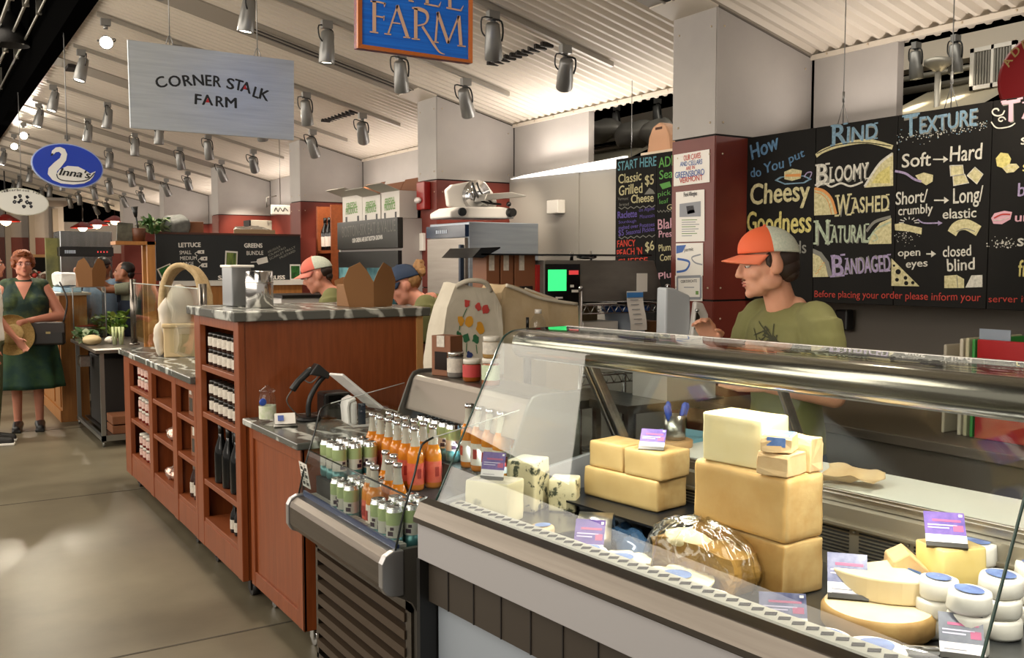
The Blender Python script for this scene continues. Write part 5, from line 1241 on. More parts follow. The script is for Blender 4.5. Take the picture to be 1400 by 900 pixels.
# thermostat, fire alarm, switch
a = PX(760, 283, XB - .075); b = MB(); b.box(-.035, .035, -.075, .075, -.05, .05); o = b.build('thermostat_box', WHITE, bevel=.006); o.location = a; tag(o, 'white square thermostat box on the grey wall', 'thermostat')
r = thing('fire_alarm', 'red fire alarm with white strobe on the pillar beside the gift boxes', 'alarm', PX(579, 268, XE - .03))
b = MB(); b.box(-.03, .03, -.07, .07, -.11, .11); b.build('alarm_body', M('alarm_red', '#8f1512', .3), r, bevel=.008); b = MB(); b.ball((-.04, .02, -.035), (.025, .05, .025)); b.build('strobe', M('strobe_white', '#d8d0cc', .15), r)
q = PX(577, 331, XE - .012); b = MB(); b.box(-.012, .012, -.04, .04, -.07, .07); o = b.build('wall_switch', WHITE, bevel=.003); o.location = q; tag(o, 'white wall switch plate on the red pillar left of the refrigerator', 'switch')
# notices on the near pillar end
def notice(corners, lb, draw, name='paper_notice'):
    X = XE - .004; P = [PX(x, y, X) for x, y in corners]
    r = thing(name, lb, 'notice', P[0]); b = MB(); q = [p - P[0] for p in P]
    b._add([V((0, 0, 0)) + v for v in q] + [v + V((.002, 0, 0)) for v in q], [(0, 1, 2, 3), (7, 6, 5, 4), (0, 4, 5, 1), (1, 5, 6, 2), (2, 6, 7, 3), (3, 7, 4, 0)]); b.build('sheet', WHITE, r)
    b = MB(); draw(b, lambda x, y: PX(x, y, X - .001) - P[0]); b.build('print', [M('ink_dark', '#33343a', .6), M('ink_grey', '#8f9298', .6), M('print_red', '#c4453f', .7), M('ink_blue', '#3b62a8', .6), M('ink_green', '#6a8f4a', .6)], r, fix=False); return r
N = (-1, 0, 0)
def d1(b, f):
    for (s, x0, y0, x1, y1, h, mi) in (('OUR CAVES', 935, 220, 958, 216, .045, 2), ('AND CELLARS', 930, 228, 960, 224, .04, 3), ('ARE IN', 938, 233, 950, 231, .03, 2), ('GREENSBORO', 923, 244, 963, 239, .05, 3), ('VERMONT', 929, 251, 961, 246, .045, 2)):
        p, q = f(x0, y0), f(x1, y1); text(b, s, p, q, h * .62, N, mi, .006, wob=.08)
notice(((921, 212), (970, 204), (970, 249), (921, 255)), 'white hand lettered notice in red and blue, topmost on the near red pillar', d1, 'hand_lettered_sign')
def d2(b, f):
    text(b, 'Food Allergies', f(935, 269), f(953, 267), .022, N, 0, .02)
    b.poly([f(929, 279), f(958, 275), f(958, 296), f(929, 297)], 1); b.poly([f(938, 282), f(948, 281), f(950, 291), f(940, 293)], 0)
    for k in range(8): stroke(b, [f(932, 301 + k * 3.1), f(932 + random.randint(14, 24), 300.6 + k * 3.1)], .004, N, 1 if k % 3 else 4, 0)
notice(((924, 263), (963, 259), (963, 330), (924, 331)), 'white printed allergy notice with a grey photo on the near red pillar', d2)
def d3(b, f):
    b.poly([f(924.5, 336), f(938, 335), f(933, 345), f(924.5, 347)], 3); text(b, 'permit', f(936, 344), f(948, 343), .02, N, 0)
    stroke(b, smoothpts([f(926, 354), f(942, 358), f(938, 369), f(925, 372)], 6), .012, N, 3, 0); stroke(b, smoothpts([f(958, 348), f(946, 352), f(950, 359), f(960, 362)], 6), .008, N, 1, 0)
notice(((924, 333), (961, 332), (961, 377), (924, 377)), 'white sheet with blue swooshes, third notice down on the near red pillar', d3)
def d4(b, f):
    for (p, q) in (((926, 379), (958, 378)), ((958, 378), (958, 408)), ((958, 408), (926, 408)), ((926, 408), (926, 379))): stroke(b, [f(*p), f(*q)], .014, N, 1, 0)
    text(b, 'CERTIFICATE', f(931, 387), f(953, 386), .015, N, 0); stroke(b, [f(935, 393), f(949, 393)], .005, N, 1, 0); b.poly([f(951, 398), f(955, 398), f(955, 403), f(951, 403)], 4); b.poly([f(930, 400), f(934, 400), f(934, 404), f(930, 404)], 4)
notice(((923, 377), (960, 376), (960, 412), (923, 411)), 'white bordered certificate, lowest notice on the near red pillar', d4)
# cutting boards and books against the back wall at right
r0 = PX(1330, 470, 3.35)
r = thing('back_counter', 'grey steel counter along the wall under the cheese chalkboard', 'counter', (3.15, .9, 0)); b = MB(); b.box(0, .72, 0, 2.45, .93, .97); b.box(.04, .70, .02, 2.43, .1, .93); b.build('counter_body', M('counter_brown_grey', '#5e5248', .5), r, bevel=.004)
for (px, py, w, col, lb, dx) in ((1290, 471, .012, '#c9c0ad', 'pale grey cutting board, leftmost leaning on the back counter', 0), (1312, 463, .014, '#d8d0bc', 'cream cutting board, second from the left on the back counter', .0), (1320, 462, .014, '#cdc5a4', 'pale yellow cutting board, third from the left on the back counter', 0), (1329, 464, .012, '#3d9a45', 'green cutting board on the back counter', 0), (1336, 464, .016, '#a9141a', 'large red cutting board on the back counter', 0)):
    q = PX(px, py, 3.34); b = MB(); L = .42 if '#a9' not in col else .55
    b.box(0, .36, -w if '#a9' not in col else -.55, 0, 0, q.z - .971) if '#a9' not in col else b.box(0, .02, -.55, 0, 0, q.z - .971)
    o = b.build('cutting_board', M('board_' + col[1:], col, .4), bevel=.004); o.location = (3.34, q.y, .971); tag(o, lb, 'cutting board')
q = PX(1360, 458, 3.38); b = MB(); b.box(0, .003, -.06, .06, -.5 + (0), .02); o = b.build('paper_sheet', M('pale_blue_sheet', '#8f9aa8', .5)); o.location = q; o.data.transform(T(0, 0, 0)); tag(o, 'small grey blue sheet poking up behind the red cutting board', 'paper')
p = PX(1152, 436, XB - .08); b = MB(); b.box(-.03, .03, -.05, .03, -.06, .05); o = b.build('wall_phone', BLK, bevel=.01); o.location = p; tag(o, 'black wall box on the grey wall behind the seller shoulder', 'phone')

# ------------------------------------------------------------------ produce fridge stall behind the tall cabinet
c0 = PX(546, 297, 3.30); GY = c0.y; ZT = c0.z
GY1 = PX(464, 305, 3.30).y; W = GY1 - GY
r = thing('glass_door_fridge', 'black headed glass door fridge with lettering, carton boxes on its top', 'refrigerator', (3.30, GY, 0))
D = PY(571, 297, GY).x + .06 - 3.30
b = MB(); b.box(.02, D, 0, W, .1, ZT - .005); b.build('cabinet', M('fridge_pale_grey', '#a39d99', .5), r, bevel=.004)
zh = PX(546, 339, 3.30).z
b = MB(); b.box(-.02, .03, -.005, W + .005, zh, ZT); b.build('header_panel', M('header_black', '#1f1f1c', .35), r, bevel=.004)
b = MB(); 
p = lambda px, py: PX(px, py, 3.279) - V((3.30, GY, 0))
text(b, 'BOSTON-SIX EAT & VALUE', p(468, 325), p(541, 316), .095, N, 0, -.012)
text(b, 'OUR GREENS ARE EAST BOSTON GROWN', p(482, 332), p(523, 327), .035, N, 1, .02); b.build('lettering', [M('outline_grey', '#5f5d57', .5), WHITE], r, fix=False)
b = MB(); b.box(-.015, .02, .0, W, .1, zh - .02, mi=0)
b.build('door_frame', BLK, r)
for k in range(2):
    b = MB(); b.box(-.02, -.012, .04 + k * W / 2, W / 2 - .03 + k * W / 2, .25, zh - .16); b.build('glass_door', M('cool_fridge_glass', '#6fa6ae', .1, noise=3, col2='#2c4048', emit=0), r)
b = MB(); b.box(.0, .018, W - .012, W + .01, .1, zh); b.build('white_edge', WHITE, r)
for k, (pa, pt, lab) in enumerate((((467, 494), 268, 'left'), ((494, 519), 268, 'middle'), ((520, 545), 262, 'right'))):
    a, c = PX(pa[0], 300, 3.32), PX(pa[1], 297, 3.32); w = a.y - c.y - .008; h = PX(pa[0] + 12, pt, 3.32).z - ZT
    r = thing('produce_carton', 'white produce carton with green lettering on the fridge, %s one of three' % lab, 'carton', (3.33, c.y + .004, ZT), 0, 'produce cartons on the fridge')
    b = MB(); b.box(0, .16, 0, w, 0, h); b.build('carton_body', M('carton_white', '#cfcac2', .6), r)
    b = MB(); text(b, 'FRESH', (-.001, w * .78, h * .50), (-.001, w * .28, h * .53), .055, N, 0, .02); text(b, 'PRODUCE', (-.001, w * .82, h * .30), (-.001, w * .22, h * .34), .055, N, 0, .02); b.build('lettering', M('print_leaf_green', '#6f9a52', .6), r, fix=False)
    for s in (0, 1):
        b = MB(); b.box(-.003, .004, w * (.16 + .6 * s), w * (.24 + .6 * s), .0, .05); b.build('tab_slot', BLK, r)
    b = MB(); b.prism([(0, h), (-.16, h + .05), (-.16, h + .054), (0, h + .004)], 0, w, lambda a, z, d: (a, d, z)); b.build('flap', M('carton_grey_inside', '#aaa59b', .6), r)
    b = MB(); b.prism([(.16, h), (.22, h + .12), (.225, h + .12), (.165, h)], 0, w, lambda a, z, d: (a, d, z)); b.build('flap', KRAFTD, r)
    b = MB(); b.prism([(0, h), (.16, h), (.13, h + .05), (.04, h + .05)], w - .003, w, lambda a, z, d: (a, d + (z - h) * .7, z)); b.build('flap', M('carton_grey_inside', '#aaa59b', .6), r)
a = PY(548, 296, GY + .05); r = thing('handled_carton', 'grey open carton with a white handle cutout beside the produce cartons', 'carton', (max(a.x, 3.50), GY + .02, ZT))
w = PY(571, 296, GY + .05).x - a.x + .1; h = PY(548, 268, GY + .05).z - ZT
b = MB(); b.box(0, w, 0, .4, 0, h); b.build('carton_body', M('carton_dull_grey', '#77757a', .6), r); b = MB(); b.prism([(0, h), (w, h), (w, h + .14), (w * .45, h + .17), (w * .2, h + .1)], .0, .004, lambda p, z, d: (p, d, z)); b.build('flap', M('carton_dull_grey', '#77757a', .6), r)
b = MB(); b.box(w * .5, w * .85, -.003, .0, h + .07, h + .12); b.build('handle_cutout', WHITE, r); b = MB(); b.box(w * .4, w * .85, -.004, .0, h * .55, h * .65); b.build('lower_slot', BLK, r)
# shelf niche with sauce bottles left of that fridge
s0 = PX(449, 280, 3.75)
r = thing('bottle_shelf', 'small cherry wood wall shelf with dark bottles left of the black headed fridge', 'shelf', (3.62, s0.y - .38, 0)); z1 = PX(449, 343, 3.75).z
b = MB(); b.box(0, .55, .36, .40, .9, 2.22); b.box(0, .55, -.02, .0, .9, 2.22); b.box(.53, .55, 0, .4, .9, 2.22)
for z in (z1 - .27, z1): b.box(0, .53, 0, .36, z - .03, z)
b.build('shelf_frame', WOODIN, r)
pr = bottle('vinegar_bottle', .045, .34, WINE, BLKCAP, M('pale_label', '#c9bdb5', .6), .4)
place(pr, [((3.68, s0.y - .08 - k * .11, z1 + .001), k) for k in range(3)], 'bottle', 'dark bottles on the cherry wall shelf', lambda i: 'dark bottle with pale label on the cherry wall shelf, %s from the left' % ordn[i])
# white low counter behind the tall cabinet, black register shelf
p0 = PY(372, 392, 6.6); 
r = thing('white_counter', 'white counter with a black ledge behind the steel canister', 'counter', (2.35, 6.98, 0)); b = MB(); b.box(0, .86, 0, .06, .9, 1.36, mi=0); b.box(0, .86, -.02, .45, 1.36, 1.385, mi=1); b.box(.02, .84, .06, .42, 0, 1.37, mi=0); b.build('counter_body', [M('white_laminate', '#d8d4d0', .4), BLK], r)
b = MB(); b.box(.15, .30, -.004, .001, 1.20, 1.25, mi=0); b.box(.60, .63, -.004, .001, 1.18, 1.28, mi=1); b.build('outlet_slot', [BLK, WHITE], r)
# ================================================================== CHALKBOARDS AND SIGNS
CHB = M('chalkboard_black', '#0c0b09', .8, noise=5, col2='#12100d', spec=.25); CBLUE = M('chalk_blue', '#7f9fb4', .9, noise=70, col2='#5c7688'); CYEL = M('chalk_yellow', '#d3c77e', .9, noise=70, col2='#a49a58'); CWH = M('chalk_white', '#d5d2c6', .9, noise=70, col2='#a8a59a'); CLAV = M('chalk_lavender', '#a99abb', .9, noise=70, col2='#7d7090')
CRED = M('chalk_red', '#a8372c', .9); CPNK = M('chalk_pink', '#c79aa6', .9); CGRN = M('chalk_sage', '#b3bfa5', .9, noise=70, col2='#84907a'); CORG = M('chalk_orange', '#c98a4e', .9); CCRM = M('chalk_cream', '#cfc79c', .9, noise=70, col2='#a39b72'); CDKB = M('chalk_mid_blue', '#5f86a8', .9, noise=70, col2='#41607c'); CGR = M('chalk_grey', '#77766e', .9)
CH = [CBLUE, CYEL, CWH, CLAV, CRED, CPNK, CGRN, CORG, CCRM, CDKB, CGR, CHB]
KX = 3.73; NX = V((-1, 0, 0))
zt, zb = PX(1113, 175, KX).z, PX(1111, 413, KX).z
yk = [PX(x, 300, KX).y for x in (1019, 1113, 1224, 1352)]; yk.append(yk[-1] - .62)
r = thing('cheese_chalkboard', 'wide black chalkboard of four panels explaining cheese rinds and textures', 'chalkboard', (KX, yk[0], zb))
O = V((KX, yk[0], zb))
for i in range(4):
    b = MB(); b.box(0, .022, yk[i + 1] - yk[0] + .002, yk[i] - yk[0] - .002, 0, zt - zb); b.build('board_panel', CHB, r, bevel=.002)
def K(px, py): return PX(px, py, KX) - O
def kt(b, s, x0, y0, x1, y1, h, mi, bold=.012, shear=0, wob=.11):
    p, q = K(x0, y0), K(x1, y1); hh = (K(x0, y0 - h) - p).length; text(b, s, p, q, hh, NX, mi, bold, shear, wob)
def ks(b, pts, w, mi, sm=5, off=.0016):
    P = [K(*p) for p in pts]; stroke(b, smoothpts(P, sm) if sm else P, w, NX, mi, off)
def kp(b, pts, mi, off=.0012): b.poly([K(*p) + NX * off for p in pts], mi)
def cz_(x, y): return (1000 + x / 3, 130 + y / 3)        # chalk drawing grid
def zs(b, pts, w, mi, sm=5, off=.0016): ks(b, [cz_(*p) for p in pts], w, mi, sm, off)
def zp(b, pts, mi, off=.0012): kp(b, [cz_(*p) for p in pts], mi, off)
b = MB()
kt(b, 'How', 1029, 219, 1066, 203, 21, 9, .02); kt(b, 'do', 1027, 243, 1041, 240, 13, 9); kt(b, 'You', 1046, 238, 1072, 230, 14, 9); kt(b, 'put', 1080, 224, 1100, 214, 12, 9)
kt(b, 'Cheesy', 1027, 278, 1106, 274, 26, 8, .02); kt(b, 'Goodness', 1022, 318, 1108, 316, 27, 1, .022); kt(b, 'friends', 1052, 348, 1103, 346, 16, 10)
def kt2(b, s, x0, y0, x1, y1, h, mi, fr, bold=.016, drop=2):
    xm, ym = x0 + (x1 - x0) * fr, y0 + (y1 - y0) * fr; g = (x1 - x0) * .02
    for (dx, dy, m_, o_) in ((1.1, 1.1, 10, .0012), (0, 0, mi, .0017)):
        for (st_, xa, ya, xb, yb, hh) in ((s[0], x0, y0 + drop, xm - g, ym + drop, h + drop), (s[1:], xm + g, ym, x1, y1, h * .80)):
            p, q = K(xa + dx, ya + dy), K(xb + dx, yb + dy); H_ = (K(xa, ya - hh) - K(xa, ya)).length; text(b, st_, p, q, H_, NX, m_, bold, 0, .10, None, o_)
            if m_ == mi:                                       # small serif ticks like hand lettering
                for (u, v) in ((0, 0), (1, 0), (0, 1), (1, 1)):
                    e0 = (q - p) * (.03 if u == 0 else .97) + V((0, 0, H_ * (.0 if v == 0 else 1.0))); w_ = (q - p).normalized() * H_ * .14
                    if not (st_[0] in 'T' and v == 0): stroke(b, [p + e0 - w_, p + e0 + w_], H_ * .09, NX, m_, .0019)
kt2(b, 'RIND', 1138, 197, 1199, 189, 25, 0, .32); kt2(b, 'BLOOMY', 1117, 251, 1187, 244, 25, 2, .23); kt2(b, 'WASHED', 1144, 293, 1215, 287, 25, 8, .27); kt2(b, 'NATURAL', 1115, 331, 1187, 330, 28, 6, .26); kt2(b, 'BANDAGED', 1138, 376, 1217, 370, 26, 3, .20)
kt2(b, 'TEXTURE', 1236, 185, 1336, 171, 26, 0, .20)
kt(b, 'Soft', 1234, 230, 1272, 226, 18, 2); kt(b, 'Hard', 1299, 222, 1342, 218, 21, 2); kt(b, 'Short/', 1225, 280, 1268, 277, 17, 2); kt(b, 'crumbly', 1228, 294, 1276, 291, 12, 2); kt(b, 'Long/', 1303, 278, 1344, 274, 20, 2); kt(b, 'elastic', 1289, 300, 1335, 297, 13, 2)
kt(b, 'open', 1228, 351, 1258, 350, 10, 2); kt(b, 'eyes', 1239, 366, 1268, 364, 10, 2); kt(b, 'closed', 1289, 351, 1328, 349, 14, 2); kt(b, 'blind', 1295, 371, 1333, 369, 16, 2)
kt(b, 'Before placing your order please inform your', 1114, 406, 1341, 412, 9, 4, 0); kt(b, 'server if you', 1352, 413, 1432, 414, 9, 4, 0)
kt2(b, 'TASTE', 1371, 165, 1462, 152, 26, 5, .28); kt(b, 'sweet', 1396, 198, 1450, 192, 14, 2); kt(b, 'sour', 1398, 234, 1440, 230, 14, 1); kt(b, 'bitter', 1392, 268, 1445, 266, 18, 3); kt(b, 'umami', 1387, 303, 1450, 302, 12, 5); kt(b, 'salty', 1391, 336, 1440, 337, 15, 2); kt(b, 'fruity', 1391, 378, 1440, 382, 22, 1)
# drawings
zp(b, [(178, 350), (200, 335), (300, 330), (330, 345), (300, 362), (220, 368)], 0); zp(b, [(190, 349), (210, 338), (295, 334), (318, 345), (295, 358), (220, 362)], 11, .0016); zp(b, [(218, 345), (218, 315), (250, 302), (290, 310), (285, 342), (250, 352)], 8, .002); zp(b, [(222, 335), (222, 326), (286, 322), (285, 335)], 7, .0024); zs(b, [(295, 345), (310, 320), (330, 318), (322, 340)], .006, 3)
zs(b, [(348, 250), (380, 228), (450, 205), (560, 190), (662, 215)], [.02] * 21, 8); zs(b, [(352, 240), (430, 207), (540, 195), (655, 210)], .004, 11, off=.002)
zp(b, [(545, 380), (575, 325), (610, 275), (664, 236), (664, 372)], 8); zs(b, [(547, 376), (580, 322), (615, 275), (662, 240)], .012, 2, off=.002); zp(b, [(575, 362), (605, 320), (650, 290), (652, 362)], 1, .0018)
zs(b, [(350, 378), (380, 362), (410, 376), (450, 362), (490, 374), (540, 356)], .009, 2)
zp(b, [(340, 382), (375, 392), (410, 425), (432, 490), (340, 494)], 8); zs(b, [(342, 384), (380, 394), (412, 428), (430, 488)], .014, 7, off=.002); zs(b, [(342, 398), (372, 408), (398, 438), (412, 490)], .004, 7, off=.002)
zp(b, [(562, 612), (580, 560), (610, 525), (657, 505), (657, 610)], 8); zs(b, [(555, 560), (590, 520), (655, 500)], .014, 10, off=.002); zs(b, [(560, 605), (590, 555), (655, 520)], .008, 6, off=.002); zs(b, [(560, 590), (585, 570), (600, 590), (580, 600)], .006, 6)
zp(b, [(335, 630), (370, 645), (400, 685), (415, 745), (335, 748)], 10); zp(b, [(335, 650), (362, 662), (386, 695), (398, 746), (335, 747)], 8, .002)
for k in range(4): zs(b, [(345 + k * 9, 735 - k * 14), (360 + k * 8, 725 - k * 13)], .003, 7, 0, .0025)
random.seed(5)
for k in range(150):
    t = random.random(); x = 680 + 370 * t; y = 186 - 62 * t + random.gauss(0, 9 if t > .3 else 14) - 18 * (t > .75) * 0; q = cz_(x, y); s = random.uniform(.4, 1.1); kp(b, [(q[0] - s, q[1]), (q[0], q[1] - s), (q[0] + s, q[1]), (q[0], q[1] + s)], random.choice((2, 0, 2)))
def arrow(x0, x1, y, w=.006):
    zs(b, [(x0, y), (x1 - 12, y)], w, 2, 0); zp(b, [(x1 - 20, y - 14), (x1, y), (x1 - 20, y + 14)], 2)
arrow(828, 890, 264); arrow(832, 893, 432); arrow(800, 840, 652); zs(b, [(765, 510), (790, 525), (850, 525)], .006, 3); zp(b, [(848, 515), (866, 525), (848, 536)], 3)
zs(b, [(672, 312), (715, 322), (750, 345), (780, 355)], .010, 3); zp(b, [(755, 330), (790, 318), (828, 328), (826, 355), (800, 370), (770, 352)], 8)
for q in (((897, 290), (950, 288), (955, 325), (900, 332)), ((910, 332), (958, 325), (975, 360), (912, 372)), ((968, 330), (1000, 296), (1033, 325), (1008, 365))): zp(b, q, 8); zs(b, [q[0], q[1], q[2], q[3], q[0]], .004, 2, 0, .002)
zp(b, [(670, 530), (700, 525), (735, 535), (782, 545), (780, 572), (730, 560), (672, 555)], 8)
for k in range(46):
    x, y = random.gauss(715, 26), random.gauss(580, 16); q = cz_(x, y); s = random.uniform(.4, .9); kp(b, [(q[0] - s, q[1]), (q[0], q[1] - s), (q[0] + s, q[1]), (q[0], q[1] + s)], 2)
for k in range(7): a = PI + k * PI / 6; zs(b, [(730 + math.cos(a) * 22, 524 + math.sin(a) * 14), (730 + math.cos(a) * 42, 524 + math.sin(a) * 24)], .004, 2, 0)
zs(b, [(905, 568), (925, 540), (965, 532), (1015, 558)], .045, 8); zs(b, [(925, 560), (960, 548), (1000, 560)], .004, 10, off=.002)
zp(b, [(657, 670), (772, 785), (657, 783)], 8)
for (x, y, s) in ((685, 725, 11), (680, 758, 8), (715, 750, 8), (718, 772, 9), (745, 770, 7), (668, 700, 5)): zp(b, [(x + math.cos(t) * s, y + math.sin(t) * s) for t in [k * PI / 5 for k in range(10)]], 11, .002)
zp(b, [(874, 742), (925, 738), (955, 755), (955, 792), (874, 792)], 8); zs(b, [(925, 740), (930, 790)], .003, 10, 0, .002); zp(b, [(960, 790), (985, 740), (1030, 738), (1030, 788)], 2)
zs(b, [(1090 + (6 + 3.2 * k) * math.cos(-k * .8), 66 + (5 + 2.4 * k) * math.sin(-k * .8)) for k in range(9)], .006, 2); zs(b, [(1108 + (4 + 2 * k) * math.cos(k * .9), 102 + (3 + 1.6 * k) * math.sin(k * .9)) for k in range(8)], .005, 2); zs(b, [(1066, 110), (1090, 135), (1140, 130), (1165, 115)], .005, 2)
zp(b, [(1085, 260), (1105, 236), (1135, 240), (1148, 262), (1140, 290), (1115, 300), (1090, 292)], 1); zp(b, [(1112, 300), (1140, 282), (1170, 282), (1182, 296), (1160, 316), (1130, 320)], 8, .0016); zs(b, [(1125, 302), (1165, 296)], .003, 1, 0, .002)
zp(b, [(1066, 505), (1080, 485), (1120, 475), (1152, 480), (1145, 510), (1110, 530), (1075, 528)], 5); zs(b, [(1078, 505), (1110, 490), (1145, 490)], .006, 4, off=.002); zs(b, [(1075, 515), (1110, 512), (1140, 500)], .003, 2, off=.002)
for k in range(60):
    x, y = random.gauss(1110, 26), random.gauss(608, 10); q = cz_(x, y); s = random.uniform(.5, 1.3); kp(b, [(q[0] - s, q[1]), (q[0], q[1] - s), (q[0] + s, q[1]), (q[0], q[1] + s)], 2)
b.build('chalk_drawing', CH, r, fix=False)
for px in (1153, 1300):
    q = PX(px, 150, KX + .01); b = MB(); b.cone((.01, q.y - yk[0], zt - zb), (.01, q.y - yk[0], cz(KX) - zb - .0), .0025, .0025, 6); b.tube([(.01, q.y - yk[0] - .03, zt - zb), (.01, q.y - yk[0], zt - zb + .10), (.01, q.y - yk[0] + .03, zt - zb)], .002, 5); b.cone((.01, q.y - yk[0], zt - zb + .10), (.01, q.y - yk[0], zt - zb + .15), .006); b.build('hanging_wire', GREYMET, r)

# price list chalkboard in the melt stand
SX = 4.00; a = PX(842, 218, SX); a2 = PX(897, 300, SX); a3y = a2.y - (a.y - a2.y); zb2 = a.z - 1.35
r = thing('menu_chalkboard', 'tall black chalkboard listing grilled cheese prices behind the near red pillar', 'chalkboard', (SX, a.y, zb2)); O2 = V((SX, a.y, zb2))
for y0, y1 in ((a.y, a2.y), (a2.y, a3y)):
    b = MB(); b.box(0, .022, y1 - a.y + .002, y0 - a.y - .002, 0, a.z - zb2); b.build('board_panel', CHB, r)
PUR = M('chalk_purple', '#5d4f93', .9); GRN = M('chalk_green', '#5c9a4c', .9); TEAL = M('chalk_teal', '#5f93a0', .9); REDC = M('chalk_bright_red', '#c2402f', .9)
b = MB()
def st(s, x0, y0, x1, y1, h, mi, bold=.012, wob=.10):
    p, q = PX(x0, y0, SX) - O2, PX(x1, y1, SX) - O2; hh = (PX(x0, y0 - h, SX) - O2 - p).length; text(b, s, p, q, hh, NX, mi, bold, 0, wob)
for t in (('START HERE', 845, 233, 897, 226.5, 12, 0, .012), ('Classic', 846, 251, 877, 246, 12, 1), ('$5', 882, 253, 894, 251, 13, 1), ('Grilled', 846, 267, 878, 263.5, 13, 1), ('Cheese', 863, 278, 894, 275.5, 11, 1, .02), ('Vermont', 845, 274, 859, 273, 4, 5, 0), ('bread', 847, 282, 860, 281, 4, 5, 0),
          ('Raclette', 845, 299, 871, 296, 9, 2, .02), ('on Alpine', 874, 290, 895, 287, 5, 2, 0), ('Sourdough', 846, 306, 870, 304, 4, 2, 0), ('Mountain', 875, 299, 895, 297, 5, 2, 0), ('melted over Potatoes', 846, 314, 895, 309, 5, 2, .01), ('$5', 846, 323, 853, 322, 8, 2), ('Seasonal Pickles', 856, 321, 895, 316, 6, 2, .01),
          ('FANCY', 844, 338, 869, 336.5, 9, 3, .012), ('PEACH \'N', 844, 351, 878, 347, 9, 3, .012), ('CHEESE', 844, 363, 886, 360, 8, 3), ('$6', 883, 344, 895, 342, 13, 1),
          ('ADD', 901, 229, 926, 225, 13, 4), ('Season', 902, 245, 940, 240, 12, 4), ('pick a', 900, 269, 925, 265, 7, 4, 0), ('leaf', 902, 279, 914, 277, 6, 4, 0), ('Green', 912, 287, 940, 283, 7, 1, 0), ('Blakes', 900, 313, 935, 309, 13, 6), ('Preserve', 901, 325, 938, 322, 9, 6), ('Plum', 901, 344, 917, 342, 9, 1), ('Compote', 903, 357, 935, 353, 9, 1), ('Plum', 901, 382, 930, 378, 9, 6)):
    st(*t)
for (y, mi, x0, x1) in ((285, 5, 846, 896), (325.5, 5, 846, 896), (292.5, 5, 899, 925)):
    stroke(b, [PX(x0 + (x1 - x0) * k / 12, y - (x0 + (x1 - x0) * k / 12 - 846) * .06 + (1.4 if k % 2 else -1.4), SX) - O2 for k in range(13)], .006, NX, mi)
b.poly([PX(x, y, SX) - O2 + NX * .0015 for x, y in ((881, 266), (888, 257), (893, 260), (896, 265))], 5); b.poly([PX(x, y, SX) - O2 + NX * .0015 for x, y in ((902, 252), (916, 248), (918, 255), (906, 259))], 4)
b.build('chalk_lettering', [TEAL, CCRM, PUR, REDC, GRN, CGR, CPNK], r, fix=False)
for yy in (a.y - .15, a3y + .15):
    b = MB(); b.cone((.01, yy - a.y, a.z - zb2), (.01, yy - a.y, cz(SX) - zb2), .0025, .0025, 6); b.build('hanging_wire', GREYMET, r)
# wooden bowl thing and board peeking above it
q = PX(900, 186, 4.5); r = thing('handled_basket', 'pale wooden basket with a handle hole standing above the prices chalkboard', 'basket', q)
b = MB(); b.prism([(-.13, -.12), (-.11, .0), (-.07, .07), (0, .10), (.07, .07), (.11, 0), (.13, -.12)], 0, .12, lambda p, z, d: (d, p, z)); b.build('basket_body', M('salmon_wood', '#c99a78', .6), r, bevel=.02); b = MB(); b.box(-.003, .0, -.04, .03, .045, .062); b.build('handle_hole', M('hole_dark', '#4a2e20', .8), r)
p0, p1 = PX(876, 212, 4.4), PX(925, 203, 4.4); b = MB(); b.box(4.4, 4.75, p1.y, p0.y, p0.z - .06, p0.z + .012); tag(b.build('wall_shelf', M('cream_board', '#d8c6ae', .5)), 'cream shelf board behind the prices chalkboard carrying the wooden basket', 'shelf')
# soft silver duct bags in the opening
for k, (px, py, sx_, lb) in enumerate(((822, 178, .30, 'pleated silver insulation duct in the wall opening, left hump'), (868, 184, .26, 'pleated silver insulation duct in the wall opening, middle hump'), (903, 182, .22, 'pleated silver insulation duct in the wall opening, right hump'))):
    q = PX(px, py, 6.0); b = MB(); b.ball((0, 0, 0), (.16, sx_ * 1.0, .12)); b.wob(.05, 6, k); b.wob(.012, 24, k); o = tag(b.build('flexible_duct', M('duct_silver', '#a8a59d', .45, .3)), lb, 'duct'); o.location = q
# vent grille, post and red round sign beyond the other opening
q = PX(1356, 90, 6.6); r = thing('vent_grille', 'square white vent grille in the dark opening above the cheese chalkboard', 'vent', q)
b = MB(); 
for (y0, y1, z0, z1) in ((-.17, -.14, -.15, .15), (.14, .17, -.15, .15), (-.17, .17, .12, .15), (-.17, .17, -.15, -.12), (-.01, .01, -.15, .15)): b.box(0, .03, y0, y1, z0, z1)
b.build('frame', WHITE, r)
for k in range(13): 
    b = MB(); y = -.13 + k * .0215; b.box(.005, .02, y, y + .012, -.12, .12); b.build('blade', M('blade_grey', '#8a8780', .5), r)
q = PX(1281, 150, 6.4); b = MB(); b.cone((0, 0, -.9), (0, 0, .32), .022); b.rev([(.02, .27), (.10, .33), (.10, .36), (.03, .38)], (0, 0, 0), 16); o = tag(b.build('support_column', M('column_grey', '#a7a399', .4, .4)), 'slim grey metal post with a round cap in the opening above the cheese chalkboard', 'post'); o.location = q
q = PX(1424, 105, 5.0); r = thing('round_sign', 'edge of a round red sign with gold lettering at the upper right corner', 'sign', q)
b = MB(); b.rev([(.20, 0), (.22, .01), (.22, .03), (.2, .04)], (0, 0, 0), 36, R('Y', -PI / 2)); b.build('sign_disc', M('sign_red', '#a3161c', .4), r)
b = MB()
for k, ch in enumerate('ADDI'):
    an = 1.02 - k * .34; p = V((-.042, .165 * math.sin(an), .165 * math.cos(an))); t = V((0, -math.cos(an), math.sin(an))); text(b, ch, p - t * .02, p + t * .02, .045, NX, 0, .02)
